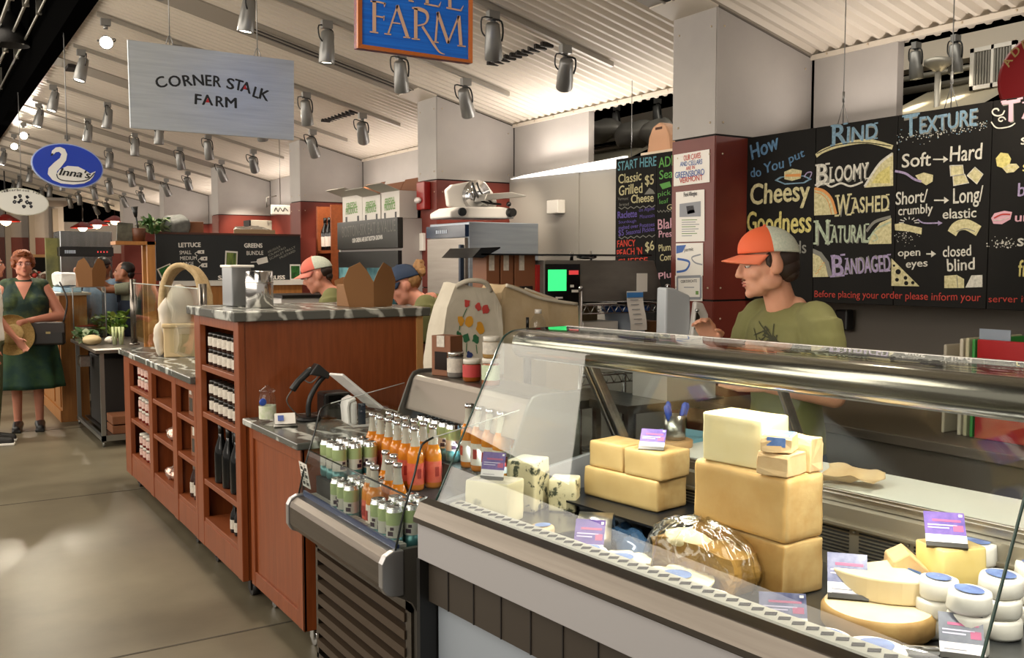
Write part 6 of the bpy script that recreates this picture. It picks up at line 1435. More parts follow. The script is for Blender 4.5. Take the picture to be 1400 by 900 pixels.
b.build('lettering', M('sign_gold', '#c9a86a', .5), r, fix=False)

# hanging signs over the aisle side
def hang(corners, Y, name, lb, mats, thick=.012, bev=.002):
    P = [PY(x, y, Y) for x, y in corners]; c = sum(P, V()) / 4; r = thing(name, lb, 'sign', c); q = [p - c for p in P]; b = MB()
    b._add(q + [v + V((0, thick, 0)) for v in q], [(0, 1, 2, 3), (7, 6, 5, 4), (0, 4, 5, 1), (1, 5, 6, 2), (2, 6, 7, 3), (3, 7, 4, 0)]); b.build('sign_board', mats, r, bevel=bev); return r, c
NY = V((0, -1, 0))
SY = 5.6
r, c = hang(((174, 54), (402, 83), (402, 192), (178, 175)), SY, 'metal_sign', 'brushed metal sign lettered in dark type hanging over the aisle', M('sign_aluminium', '#d6dde2', .38, .75, noise=60, col2='#c3cbd2', stretch=(.05, 1, 1)))
b = MB()
def cs(x, y): return PY(x / 3.3333, y / 3.3333, SY) - c
for ch, x, y, w, dy in (('C', 722, 405, 42, -14), ('O', 776, 398, 52, -8), ('R', 840, 393, 38, -4), ('N', 884, 390, 46, -1), ('E', 938, 390, 26, 2), ('R', 972, 393, 34, 5), ('S', 1032, 402, 32, 7), ('T', 1066, 406, 36, 10), ('A', 1094, 414, 46, 14), ('L', 1150, 440, 26, 10), ('K', 1180, 448, 40, 14)):
    p, q = cs(x, y), cs(x + w, y + dy); text(b, ch, p, q, (cs(x, y - 48) - p).length, NY, 0, .02)
for ch, x, w, y in (('F', 888, 28, 474), ('A', 922, 48, 477), ('R', 984, 36, 484), ('M', 1028, 50, 489)):
    p, q = cs(x, y), cs(x + w, y + 4); text(b, ch, p, q, (cs(x, y - 46) - p).length, NY, 0, .02)
for (x, y) in ((1115, 402), (945, 462)): b.poly([cs(x - 9, y + 4) + NY * .003, cs(x + 9, y + 6) + NY * .003, cs(x + 2, y - 16) + NY * .003], 1)
b.build('lettering', [M('letter_black', '#17191c', .5), M('letter_red', '#b3262b', .5)], r, fix=False)
for (x, y) in ((232, 61), (352, 77)):
    p = PY(x, y, SY); b = MB(); b.cone(p - c, (p.x - c.x, 0, cz(p.x) - c.z), .003, .003, 6); b.tube(smoothpts([p - c + V((-.02, 0, 0)), p - c + V((0, 0, .05)), p - c + V((.02, 0, 0))], 4), .003, 5); b.build('hanging_wire', GREYMET, r)
# painted wooden farm sign
WY = 4.2
r, c = hang(((487.5, -70), (644.5, -57), (644, 87), (487.5, 66)), WY, 'carved_wooden_sign', 'bright blue carved wooden farm sign with orange frame cut by the top edge', M('sign_blue', '#0a5cd0', .45, noise=3, col2='#1580f2', stretch=(.4, 1, 26)), .03, 0)
b = MB(); F0 = [PY(x, y, WY) - c for x, y in ((487.5, -70), (644.5, -57), (644, 87), (487.5, 66))]; F1 = [PY(x, y, WY) - c for x, y in ((494, -62), (640.5, -50), (640, 82), (494, 61))]
for i in range(4):
    j = (i + 1) % 4; b._add([F0[i] + NY * .016, F0[j] + NY * .016, F1[j] + NY * .010, F1[i] + NY * .010, F0[i] + V((0, .03, 0)), F0[j] + V((0, .03, 0)), F1[j] + V((0, .0, 0)), F1[i]], [(0, 1, 2, 3), (0, 4, 5, 1), (3, 2, 6, 7)])
b.build('frame', M('sign_orange', '#c0692c', .5), r)
b = MB()
def ws(x, y): return PY(480 + x / 8.235, y / 8.235, WY) - c
U = (ws(100, 0) - ws(0, 0)).length / 100
def wst(pts, w, sm=0): stroke(b, smoothpts([ws(*p) for p in pts], 6) if sm else [ws(*p) for p in pts], ([x * U for x in w] if isinstance(w, list) else w * U), NY, 0, .006)
wst([(255, 12), (255, 360)], 42); wst([(212, 16), (300, 24), (380, 44)], 18); wst([(376, 36), (366, 84)], [22, 6]); wst([(272, 184), (366, 200)], 16); wst([(366, 180), (362, 236)], [16, 8]); wst([(205, 360), (300, 372)], 14)
wst([(518, 62), (410, 386)], 20); wst([(512, 62), (630, 420)], 40); wst([(462, 258), (548, 270)], 14); wst([(368, 382), (446, 392)], 14); wst([(582, 420), (660, 428)], 14)
wst([(722, 95), (722, 440)], 42); wst([(680, 92), (760, 104), (836, 140), (856, 205), (826, 268), (745, 292)], [16, 20, 22, 26, 34, 40, 42, 42, 42, 42, 40, 40, 40, 40, 38, 36, 34, 32, 30, 28, 26, 24, 22, 20, 18, 16, 16, 16, 16, 16, 16], 1); wst([(796, 300), (860, 400), (930, 510), (990, 590), (1050, 614)], [30] * 13 + [28, 26, 24, 22, 20, 18, 16, 14, 12, 10, 8, 6, 4], 1); wst([(676, 438), (770, 448)], 14)
wst([(970, 140), (944, 474)], 24); wst([(968, 138), (1088, 490)], 40); wst([(1084, 490), (1206, 182)], 22); wst([(1206, 180), (1230, 520)], 42); wst([(915, 472), (980, 482)], 14); wst([(1190, 516), (1284, 526)], 14)
wst([(668, -180), (668, 12)], 38); wst([(640, 10), (700, 22)], 14); wst([(850, -200), (850, 50)], 40); wst([(816, 44), (985, 78)], 18); wst([(980, 80), (1006, 22)], [20, 5]); wst([(1102, -180), (1106, 92)], 40); wst([(1066, 90), (1232, 122)], 18); wst([(1228, 122), (1258, 66)], [20, 5]); wst([(490, -180), (490, -4)], 38)
b.build('lettering', M('letter_peach', '#e0b79a', .5), r, fix=False)
for px in (505, 630):
    p = PY(px, -66, WY); b = MB(); b.cone(p - c, (p.x - c.x, 0, cz(p.x) - c.z), .003, .003, 6); b.build('hanging_wire', GREYMET, r)
# oval signs
def oval(cx, cy, rx, ry, tilt, Y, name, lb, mface, mrim):
    c = PY(cx, cy, Y); ux = (PY(cx + 1, cy, Y) - c).length; r = thing(name, lb, 'sign', c); n = 48
    A = [(math.cos(2 * PI * k / n), math.sin(2 * PI * k / n)) for k in range(n)]
    def f(a, z, d): return V((a * rx * ux, d, (z * ry - a * rx * tilt) * ux))
    b = MB(); b.prism([(x * .965, z * .95) for x, z in A], -.004, .01, f); b.build('sign_face', mface, r); b = MB(); b.prism(A, .0, .03, f, smooth=True); b.build('rim', mrim, r)
    return r, c
IY = 8.6
r, c = oval(93, 227, 49, 33, .055, IY, 'oval_swan_sign', 'deep blue oval sign with a white swan hanging over the aisle', M('swan_blue', '#1d3fb4', .35), M('rim_pale_blue', '#9fb0d8', .4))
def iz(x, y): return PY(x / 3.75, 180 + y / 3.75, IY) - c
sw_ = [(262, 120), (266, 98), (285, 82), (308, 79), (332, 90), (344, 116), (338, 148), (314, 180), (292, 204), (290, 218), (304, 196), (345, 176), (400, 180), (440, 200), (462, 216), (490, 203), (478, 232), (462, 250), (430, 266), (375, 272), (312, 266), (268, 248), (244, 218), (248, 188), (276, 160), (306, 136), (314, 116), (302, 104), (286, 106), (276, 116)]
b = MB(); me = [iz(*p) + NY * .007 for p in sw_]
from mathutils.geometry import tessellate_polygon
b._add(me, [tuple(t) for t in tessellate_polygon([[V((p.x, p.z, 0)) for p in me]])])
b.poly([iz(*p) + NY * .008 for p in ((258, 124), (264, 112), (274, 112), (268, 124))], 1)
stroke(b, smoothpts([iz(*p) for p in ((290, 218), (298, 240), (330, 252), (400, 256), (450, 246), (484, 212))], 5), .008, NY, 1, .0085)
text(b, "Inna's", iz(302, 222), iz(455, 240), (iz(302, 222) - iz(302, 186)).length, NY, 1, .018, .35, 0, None, .010)
b.build('swan_emblem', [M('swan_white', '#e9e8e4', .5), M('swan_black', '#17181c', .5)], r, fix=False)
b = MB(); b.cone((0, .01, .2), (0, .01, cz(1.2) - c.z), .004); b.build('hanging_wire', GREYMET, r)
VY = 12.0
r, c = oval(30, 276, 37.5, 20.5, .06, VY, 'oval_farm_sign', 'pale oval farm sign with a small dark drawing at the left edge', M('oval_white', '#cfd0c9', .5), M('oval_rim', '#b9baa9', .5))
def vz(x, y): return PY(x / 15, 245 + y / 15, VY) - c
b = MB(); tx = 'Silverbrook Farm'; an = [(30 + 50 * k if k < 11 else 60 + 50 * k, 0) for k in range(16)]
for k, ch in enumerate(tx):
    if ch == ' ': continue
    x = 25 + k * 54; y = 290 - 70 * math.sin((x + 20) / 900 * PI) + x * .06; sl = -70 * math.cos((x + 20) / 900 * PI) * PI / 900 + .06
    text(b, ch, vz(x, y), vz(x + 36, y + 36 * sl), (vz(0, 0) - vz(0, 52)).length, NY, 0, .012, 0, 0, None, .008)
random.seed(9)
for (x, y, s) in ((305, 370, 40), (405, 350, 46), (430, 440, 50), (560, 370, 42), (300, 470, 46), (560, 470, 50), (620, 490, 40), (490, 560, 46), (390, 470, 30), (640, 560, 36)):
    pts = [(x + math.cos(k * 1.9) * s * random.uniform(.3, 1), y + math.sin(k * 1.9) * s * random.uniform(.3, .9)) for k in range(7)]
    stroke(b, smoothpts([vz(*p) for p in pts], 4), .012, NY, 1, .006)
b.build('sign_drawing', [M('oval_ink', '#4f4e48', .6), M('oval_dark_ink', '#4a4c55', .6)], r, fix=False)
b = MB(); b.cone((0, .01, .25), (0, .01, cz(1.2) - c.z), .004); b.build('hanging_wire', GREYMET, r)

# long dark produce chalkboard of the far stall
LY = 9.0
p0, p1, p2, p3 = PY(214, 320, LY), PY(412, 323, LY), PY(412, 389, LY), PY(214, 384, LY)
r = thing('produce_chalkboard', 'long dark slate board listing lettuce and greens above the far wooden counter', 'chalkboard', p3); b = MB(); b.box(0, p1.x - p0.x, 0, .02, 0, p0.z - p3.z); b.build('board_panel', M('slate_board', '#232628', .6), r); c = p3
b = MB(); b.box(-.0, p1.x - p0.x, -.006, .026, p0.z - p3.z, p0.z - p3.z + .018); b.build('top_edge', M('edge_brown', '#4a2a20', .6), r)
def lz(x, y): return PY(160 + x / 4.092, 280 + y / 4.092, LY) - c
b = MB()
def lt(s, x0, y0, x1, y1, h, mi=0, bold=.01, wob=0): text(b, s, lz(x0, y0), lz(x1, y1), (lz(0, 0) - lz(0, h)).length, NY, mi, bold, 0, wob, off=.004)
lt('LETTUCE', 345, 238, 467, 236, 25, 0, .04); lt('SMALL', 350, 278, 415, 276, 21); lt('MEDIUM', 353, 310, 445, 308, 21); lt('LARGE', 355, 342, 428, 340, 21); lt('GREENS', 712, 240, 812, 240, 25, 0, .04); lt('BUNDLE', 725, 282, 818, 280, 24)
lt('SALAD', 566, 420, 700, 420, 24, 0, .04); lt('CITRUSS', 800, 419, 938, 417, 23, 0, .04); lt('w/BOTTLE', 868, 458, 960, 452, 20)
lt('ARUGULA', 845, 272, 915, 238, 13, 1, 0); lt('CILANTRO', 850, 290, 945, 245, 13, 1, 0); lt('SCARLET FRILLY', 855, 310, 1000, 240, 13, 1, 0); lt('MUSTARD', 912, 304, 998, 262, 13, 1, 0)
for (x, y, w, h) in ((445, 256, 42, 18), (462, 292, 42, 20), (466, 328, 38, 22)):
    b.poly([lz(x, y + h * .5) + NY * .004, lz(x + 8, y) + NY * .004, lz(x + w, y - 2) + NY * .004, lz(x + w, y + h) + NY * .004, lz(x + 8, y + h) + NY * .004], 0); b.poly([lz(x + w * .55, y + h * .3) + NY * .005, lz(x + w * .75, y + h * .3) + NY * .005, lz(x + w * .75, y + h * .7) + NY * .005, lz(x + w * .55, y + h * .7) + NY * .005], 2); stroke(b, smoothpts([lz(x + 2, y + h * .5), lz(x - 10, y + h), lz(x + 4, y + h * 1.7)], 3), .006, NY, 0, .004)
b.poly([lz(*p) + NY * .004 for p in ((778, 320), (784, 304), (838, 290), (845, 322), (790, 336))], 0); stroke(b, [lz(780, 320), lz(748, 322)], .008, NY, 0, .004)
b.build('chalk_lettering', [WHITE, M('chalk_dim', '#9b9a90', .8), BLK], r, fix=False)
def photo(cx, cy, w, h, an, lb, m, dy=-.006):
    o = thing('photo_card', lb, 'photo card', lz(cx, cy) + c + V((0, dy, 0)), 0, rot=(0, an, 0)); s = (lz(1, 0) - lz(0, 0)).length
    b = MB(); b.box(-w * s / 2, w * s / 2, -.002, .002, -h * s / 2, h * s / 2); b.build('card', WHITE, o); b = MB(); b.box(-w * s * .40, w * s * .40, -.003, -.002, -h * s * .40, h * s * .40); b.build('picture', m, o)
photo(638, 307, 78, 108, .06, 'white bordered photo of green stalks pinned on the slate board middle', M('photo_stalks', '#8fa24a', .5, noise=9, col2='#24402c', stretch=(6, 1, .6)))
photo(996, 378, 72, 104, .0, 'white bordered photo of green leaves at the right end of the slate board', M('photo_leaves', '#3f8a3a', .5, noise=22, col2='#14201a'))
photo(268, 370, 86, 62, -.42, 'tilted white bordered photo of herbs at the left end of the slate board', M('photo_herbs', '#2f8a3a', .5, noise=26, col2='#133a1c'), -.03)
# ================================================================== FAR STALLS
p = PZ(140, 612, 0); FXT, FYT, FZT = p.x, p.y, .865
r = thing('steel_frame_table', 'dark topped table on thin steel legs beyond the low cabinet, loaded with greens', 'table', (FXT, FYT, 0)); TL, TW = 1.50, .60
b = MB(); b.box(-.04, TW, -.04, TL, FZT - .03, FZT); b.build('table_top', M('slate_top', '#4f4a44', .3, noise=4, col2='#6a635a'), r, bevel=.003)
for x in (0, TW - .05):
    for y in (0, TL - .06):
        b = MB(); b.box(x, x + .035, y, y + .035, .04, FZT - .03); b.cone((x + .017, y + .017, 0), (x + .017, y + .017, .05), .012); b.build('leg', M('galvanised', '#9a9c98', .35, .9), r)
b = MB(); b.box(0, .03, 0, TL, .05, .085); b.box(0, TW, 0, .03, .05, .10); b.build('bottom_rail', M('galvanised', '#9a9c98', .35, .9), r)
b = MB(); b.box(.06, TW, .04, TL - .1, .087, .095); b.build('lower_shelf', DKSTEEL, r)
b = MB(); b.box(.09, .5, .4, 1.2, .10, .75); tag(b.build('dark_bin', M('bin_black', '#171513', .6), bevel=.01), 'black bin standing under the steel legged table', 'bin').location = (FXT, FYT, 0)
b = MB(); b.box(-.03, .06, .95, 1.12, .63, .73); b.box(-.035, -.03, .97, 1.10, .66, .70); tag(b.build('hanging_tray', STEEL, bevel=.004), 'small steel tray hung on the aisle side of the steel legged table', 'tray').location = (FXT, FYT, 0)
for k in range(2):
    b = MB(); b.box(.1, .5, .06, .36, .098 + k * .085, .17 + k * .085); tag(b.build('flat_box', KRAFTD, bevel=.004), ['flat brown carton lowest under the steel legged table', 'flat brown carton stacked on its twin under the steel legged table'][k], 'box').location = (FXT, FYT, 0)
q = PZ(114, 460, FZT); r = thing('steel_bowl', 'wide steel bowl with red rim on the steel legged table', 'bowl', q)
b = MB(); b.rev([(.10, 0), (.15, .04), (.17, .11), (.165, .11), (.14, .04), (.09, .012)], seg=24, cap=False); b.build('bowl_body', STEEL, r); b = MB(); b.rev([(.165, .11), (.178, .115), (.165, .122)], seg=24, cap=False); b.build('rim', M('rim_red', '#b52a22', .4), r)
LEAF = M('leaf_green', '#7fa03c', .5, noise=20, col2='#4d7a2a'); LEAFD = M('leaf_dark', '#28471f', .5, noise=20, col2='#3d6a2c')
def leaves(name, lb, p, n, R0, h, mats, seed, s=.05):
    random.seed(seed); b = MB()
    for k in range(n):
        a = random.uniform(0, 2 * PI); rr = R0 * math.sqrt(random.random()); z = random.uniform(.2, 1) * h; m = T(rr * math.cos(a), rr * math.sin(a), z) @ R('Z', a) @ R('Y', random.uniform(-1.1, .6)) @ R('X', random.uniform(-.6, .6)); L = s * random.uniform(.7, 1.4)
        b.poly([m @ V(v) for v in ((-L, 0, 0), (-L * .3, -L * .45, .006), (L * .6, -L * .35, .012), (L, 0, 0), (L * .6, L * .35, .012), (-L * .3, L * .45, .006))], k % len(mats))
    for k in range(max(4, n // 8)):
        a = random.uniform(0, 2 * PI); b.tube([(R0 * .2 * math.cos(a), R0 * .2 * math.sin(a), 0), (R0 * .5 * math.cos(a), R0 * .5 * math.sin(a), h * .7)], .006, 5, mi=0)
    o = b.build(name, mats, fix=False); o.location = p; return tag(o, lb, 'greens')
leaves('leafy_greens', 'pale green leafy bunch standing by the glass guard on the far table', PZ(160, 462, FZT), 70, .12, .26, [LEAF, M('leaf_pale', '#a9bf62', .5)], 1)
leaves('leafy_greens', 'dark green leafy bunch in the middle of the far table', PZ(143, 460, FZT), 60, .10, .20, [LEAFD], 2)
leaves('leafy_greens', 'small mixed green bunch at the front of the far table', PZ(118, 470, FZT), 40, .09, .12, [LEAFD, M('leaf_grey', '#8d9a78', .5)], 3)
for k, (px, py, c_, lb, s) in enumerate(((126, 472, '#c9b58a', 'pale cut squash half on the far table', .07), (152, 470, '#e6e0d2', 'white root vegetable lying among the greens', .05))):
    b = MB(); b.ball((0, 0, s * .7), (s * 1.2, s, s * .7)); b.wob(.008, 30, k); o = b.build('vegetable', M('veg_' + c_[1:], c_, .6), smooth=True); o.location = PZ(px, py, FZT); tag(o, lb, 'vegetable')
for k, px in enumerate((157, 166)):
    q = PZ(px, 472, FZT); r = thing('stem_jar', ['clear glass of pale stems on the far table, left of two', 'clear glass of pale stems on the far table, right of two'][k], 'jar', q); b = MB(); b.rev([(.03, 0), (.034, .12)], seg=14, cap=False); b.build('glass', PLASTIC, r)
    b = MB(); 
    for j in range(7): b.cone((math.cos(j) * .012, math.sin(j) * .012, .005), (math.cos(j) * .022, math.sin(j) * .022, .17), .006, .006, 6)
    b.build('stems', M('stem_pale', '#c3cd9a', .5), r)
b = MB(); b.box(-.12, .12, -.08, .08, 0, .004); o = b.build('paper_sheet', WHITE); o.location = PZ(148, 478, FZT); tag(o, 'white paper lying at the front edge of the far table', 'paper')
# wooden counter beyond, with papers; clear box and bag
WX = 1.26; WY0 = 10.62
r = thing('wooden_counter', 'tall honey coloured wooden counter behind the woman in the green dress', 'counter', (WX, WY0, 0)); HW = M('honey_wood', '#9a6430', .45, noise=5, col2='#b3793d', stretch=(8, 8, .6))
b = MB(); b.box(0, .26, 0, 2.3, .0, 1.30); b.box(-.012, 0, .05, .42, .15, 1.22); b.box(-.012, 0, .55, 2.2, .15, 1.22); b.box(-.02, .0, 0, 2.3, 0, .12); b.build('counter_body', HW, r, bevel=.003); b = MB(); b.box(-.03, .30, -.02, 2.32, 1.30, 1.325); b.build('counter_top', M('pale_counter_top', '#bdb7ac', .4), r)
for k, (dz, s, c_, lb) in enumerate(((0, .05, '#9fc0d6', 'flat pale blue packet at the bottom of the paper pile on the wooden counter'), (.051, .13, '#dfe0dc', 'heap of white paper bags on the wooden counter'))):
    b = MB(); b.box(-.10, .10, -.30, .34, 0, s); bmesh.ops.subdivide_edges(b.bm, edges=b.bm.edges[:], cuts=4, use_grid_fill=True); b.wob(.02 * k + .004, 9, k); o = b.build('paper_pile', M('paper_' + c_[1:], c_, .6), bevel=.01); o.location = (WX + .13, WY0 + .40, 1.327 + dz + .0 * k + (.016 * k)); tag(o, lb, 'paper')
q = PY(121, 441, 10.35); r = thing('clear_case', 'clear acrylic case carrying the paper bag behind the far table', 'case', (q.x, 10.35, FZT)); zc = PY(121, 393, 10.35).z - FZT; b = MB(); w = .15
for (x0, x1, y0, y1) in ((-w, w, -.1, -.095), (-w, w, .095, .1), (-w, -w + .005, -.1, .1), (w - .005, w, -.1, .1)): b.box(x0, x1, y0, y1, 0, zc)
b.build('acrylic_wall', GLASS, r); b = MB(); b.box(-w, w, -.1, .1, zc, zc + .006); b.tube([(-w, -.1, 0), (-w, -.1, zc)], .006, 6); b.tube([(w, -.1, 0), (w, -.1, zc)], .006, 6); b.build('frame', GREYMET, r)
r = foldbox((q.x + .02, 10.35, FZT + zc + .007), .1, 'big brown kraft paper box held open by the seller in the far stall', .30, .29)
# steel dish machine
D0, D1 = PY(84, 400, 12.8), PY(155, 400, 12.8); r = thing('dish_machine', 'tall stainless steel machine with a black control band in the far stall', 'machine', (D0.x, 12.8, 0)); W = D1.x - D0.x
z0, z1, z2 = PY(100, 350, 12.8).z, PY(100, 338, 12.8).z, PY(100, 316, 12.8).z
b = MB(); b.box(0, W, 0, .6, 0, z0); b.box(0, W, -.02, .6, z1, z2); b.build('steel_body', M('machine_steel', '#a3a6a6', .25, 1, noise=6, col2='#8d9092', stretch=(3, 1, .2)), r, bevel=.006); b = MB(); b.box(-.01, W + .01, -.035, .6, z0, z1); b.build('control_band', BLK, r)
b = MB(); [b.box(W * (.08 + k * .035), W * (.105 + k * .035), -.038, -.034, z0 + .03, z0 + .07, mi=0) for k in range(6)]
for k in range(4): b.box(W * (.7 + k * .06), W * (.72 + k * .06), -.038, -.034, z0 + .04, z0 + .06, mi=1)
b.build('panel_marks', [M('plate_pale', '#a9b4c4', .4), M('mark_red', '#c23a3a', .4, emit=.6)], r, fix=False); b = MB(); b.box(W * .9, W * .94, -.05, -.02, z0 - .5, z0 - .05); b.build('handle', STEEL, r)
q = PY(74, 350, 13.0); b = MB(); b.box(-.09, .09, 0, .1, -1.6, .22); o = b.build('fabric_banner', M('banner_yellow', '#8f8a4a', .7, noise=3, col2='#4d5038')); o.location = q; tag(o, 'narrow yellow green cloth banner left of the steel machine', 'banner')
# easel chalkboard near the woman
q = PY(52, 352, 14.5); r = thing('easel_board', 'small chalkboard on a wooden easel behind the woman', 'easel', q, .3); b = MB(); b.box(-.20, .22, 0, .02, -.5, 0, mi=0); b.build('board_panel', CHB, r)
for x0, x1 in ((-.24, -.20), (.22, .26)):
    b = MB(); b.box(x0, x1, -.01, .03, -q.z, .05); b.build('leg', M('easel_wood', '#b58d5c', .6), r)
b = MB(); b.box(-.24, .26, -.01, .03, .0, .04); b.build('top_rail', M('easel_wood', '#b58d5c', .6), r)
b = MB()
for k in range(26): b.ball((random.uniform(-.22, .26), random.uniform(-.12, .1), random.uniform(0, .10)), random.uniform(.03, .05), seg=8, rings=6, mi=k % 3)
o = b.build('sweets_display', [M('display_red', '#b8392f', .5), M('display_white', '#d9cfc0', .6), M('display_brown', '#5a3a26', .6)]); o.location = PY(52, 380, 14.0); tag(o, 'jumble of red, white and brown produce seen between the woman and the wooden counter', 'produce', kind='stuff')
b = MB(); b.box(-.6, .6, -.2, .3, 0, o.location.z - .05); o2 = b.build('display_table', WOODIN); o2.location = (o.location.x, 14.0, 0); tag(o2, 'wooden display table under the jumble of red and white produce', 'table')
# wooden rack, picture and greens left of the slate board
p0, p1 = PY(181, 300, 8.66), PY(214, 384, 8.66)
r = thing('wooden_rack', 'pale wooden post rack standing left of the slate board', 'rack', (p0.x, 8.66, 0)); zt = PY(190, 330, 8.66).z; b = MB()
for x in (p1.x - p0.x - .07,): b.box(x, x + .065, 0, .05, 0, zt); b.box(x, x + .065, .2, .25, 0, zt)
b.box(-.14, p1.x - p0.x, 0, .25, zt - .03, zt); b.build('rack_frame', HW, r)
q = PY(170, 345, 8.75); q.z = zt + .001; b = MB(); b.box(-.06, .07, 0, .02, 0, .16); o = b.build('dark_picture', M('picture_dark', '#2b2c28', .5, noise=9, col2='#6b6a5a'), bevel=.004); o.location = q; o.rotation_euler = (0, .06, 0); tag(o, 'dark framed picture leaning left of the brush jar', 'picture')
q = PY(190, 330, 8.76); q.z = zt + .001; r = thing('brush_jar', 'brown pot with one upright brush beside the slate board', 'pot', q); b = MB(); b.rev([(.05, 0), (.06, .11), (.055, .115)], seg=16); b.build('pot', M('pot_brown', '#5e3620', .5), r); b = MB(); b.tube([(0, 0, .08), (-.02, 0, .22)], .008); b.tube([(-.02, 0, .21), (-.03, 0, .30)], [.012, .03]); b.build('brush', BLK, r)
zb_ = PY(214, 320, 9.0).z
leaves('leafy_greens', 'grey green leafy heap on top of the slate board', (PY(212, 320, 9.05).x, 9.06, zb_ + .002), 90, .14, .13, [LEAFD, M('leaf_sage', '#6f7d58', .6)], 5)
b = MB(); b.ball((0, 0, .09), (.13, .10, .09)); b.wob(.04, 12, 3); o = b.build('grey_sack', M('sack_grey', '#5d5f5d', .7, noise=12, col2='#7f817c')); o.location = (PY(242, 318, 9.05).x, 9.07, zb_); tag(o, 'crumpled grey sack beside the green heap on the slate board', 'sack')
# what stands on the counter behind the slate board
r = thing('slate_board_counter', 'wooden counter with white top holding up the slate board', 'counter', (2.02, 9.0, 0)); L = p2.x - 2.02
b = MB(); b.box(0, L, -.02, .30, 0, p3.z - .05); b.build('counter_body', HW, r); b = MB(); b.box(-.02, L + .02, -.06, .32, p3.z - .05, p3.z - .003); b.build('counter_top', WHITE, r)
b = MB(); b.box(-.0, L, .03, .32, p3.z, zb_ - .02); b.build('upstand', M('upstand_brown', '#3a2318', .6), r)
q0 = PY(320, 322, 9.08); r = thing('foil_tray', 'shallow tray of foil wrapped goods on top of the slate board', 'tray', (q0.x, 9.08, zb_)); b = MB(); b.box(0, .40, 0, .2, 0, .02); b.box(0, .40, 0, .01, 0, .06); b.build('tray', M('tray_tan', '#a48a6a', .5), r); b = MB(); b.ball((.20, .1, .05), (.17, .09, .05)); b.wob(.03, 14); b.build('foil', M('foil', '#b8b2a8', .2, .8), r)
q = PY(384, 287, 9.4); r = thing('lit_sign', 'small white sign with dark lettering in the red niche right of the slate board', 'sign', q); b = MB(); b.box(-.10, .10, 0, .03, -.05, .05); b.build('sign_board', WHITE, r, bevel=.01); b = MB(); stroke(b, smoothpts([(-.07, -.001, -.02), (-.05, -.001, .02), (-.03, -.001, -.02), (-.01, -.001, .02), (.02, -.001, -.015), (.04, -.001, .02), (.07, -.001, -.01)], 4), .008, NY, 0); b.build('lettering', BLK, r, fix=False); b = MB(); b.tube([(-.1, .01, .05), (-.14, .01, .02), (-.14, .01, .12), (-.04, .01, .14)], .006, 6); b.cone((0, .015, .05), (0, .015, cz(q.x) - q.z), .004); b.build('bracket', STEEL, r)
q = PY(352, 312, 9.5); b = MB(); b.box(-.08, .15, 0, .2, 0, .17, mi=0); b.box(-.082, -.06, .0, .2, .0, .17, mi=1); o = b.build('drinks_dispenser', [M('dispenser_cream', '#c9c0b0', .5), SEAM], bevel=.006); o.location = (q.x, 9.5, zb_); tag(o, 'cream box shaped dispenser behind the slate board', 'dispenser')
b = MB(); b.box(-.3, .6, .0, .25, 0, zb_); o = b.build('back_shelf', REDP); o.location = (q.x, 9.48, 0); tag(o, 'oxblood shelf unit behind the slate board', 'shelf')
q = PY(262, 318, 9.1); b = MB(); b.box(-.07, .10, 0, .12, 0, .12); o = b.build('brown_box', KRAFTD, bevel=.003); o.location = (q.x, 9.06, zb_); tag(o, 'small red brown box on the slate board between sack and foil tray', 'box')
# wall and wood behind the glass guard
# ================================================================== PEOPLE
SKIN = M('skin_light', '#c98f74', .5, sss=.08, noise=12, col2='#d29c80'); SKINP = M('skin_pink', '#cc8a72', .5, sss=.08); SKIND = M('skin_brown', '#9a6448', .5, sss=.08)
LIPM = M('lip', '#a85d50', .45); EYEW = M('eye_white', '#d9d4cc', .3); IRIS = M('iris_dark', '#2a1c14', .2)
def remesh(o, vox, it=5, fac=.5):
    m = o.modifiers.new('fuse', 'REMESH'); m.mode = 'VOXEL'; m.voxel_size = vox; m.use_smooth_shade = True
    s = o.modifiers.new('soft', 'SMOOTH'); s.factor = fac; s.iterations = it; return o
def hand(b, w, d, n, s=1.0, curl=.7, thumb=1):
    """wrist w, pointing d, palm facing n"""
    w, d, n = V(w), V(d).normalized(), V(n).normalized(); sd = d.cross(n).normalized() * thumb; s *= 1.0
    for k in range(4):
        o = (k - 1.5) * .019 * s; b.cap(w + sd * o * .5 + d * .01, w + d * .085 * s + sd * o, .017 * s, .0125 * s, 8)
        L = (.036, .042, .039, .030)[k] * s; p = w + d * .088 * s + sd * o; dd = d
        for j in range(3):
            a = curl * (.55 + .35 * j); dd = (dd * math.cos(a) + n * math.sin(a)).normalized() if j else (d * math.cos(a * .6) + n * math.sin(a * .6)).normalized()
            q = p + dd * L * (1, .72, .55)[j]; b.cap(p, q, (.0098 - .0012 * j) * s, (.0088 - .0012 * j) * s, 8); p = q
    t0 = w + d * .025 * s - sd * .026 * s; t1 = t0 + (d * .6 - sd * .65 + n * .35).normalized() * .042 * s; t2 = t1 + (d * .75 - sd * .05 + n * .6).normalized() * .032 * s; t3 = t2 + (d * .7 + sd * .3 + n * .6).normalized() * .022 * s
    b.cap(t0, t1, .014 * s, .0115 * s, 8); b.cap(t1, t2, .0112 * s, .0098 * s, 8); b.cap(t2, t3, .0098 * s, .008 * s, 8)
HEADP = dict(cr=(.076, .098, .094))
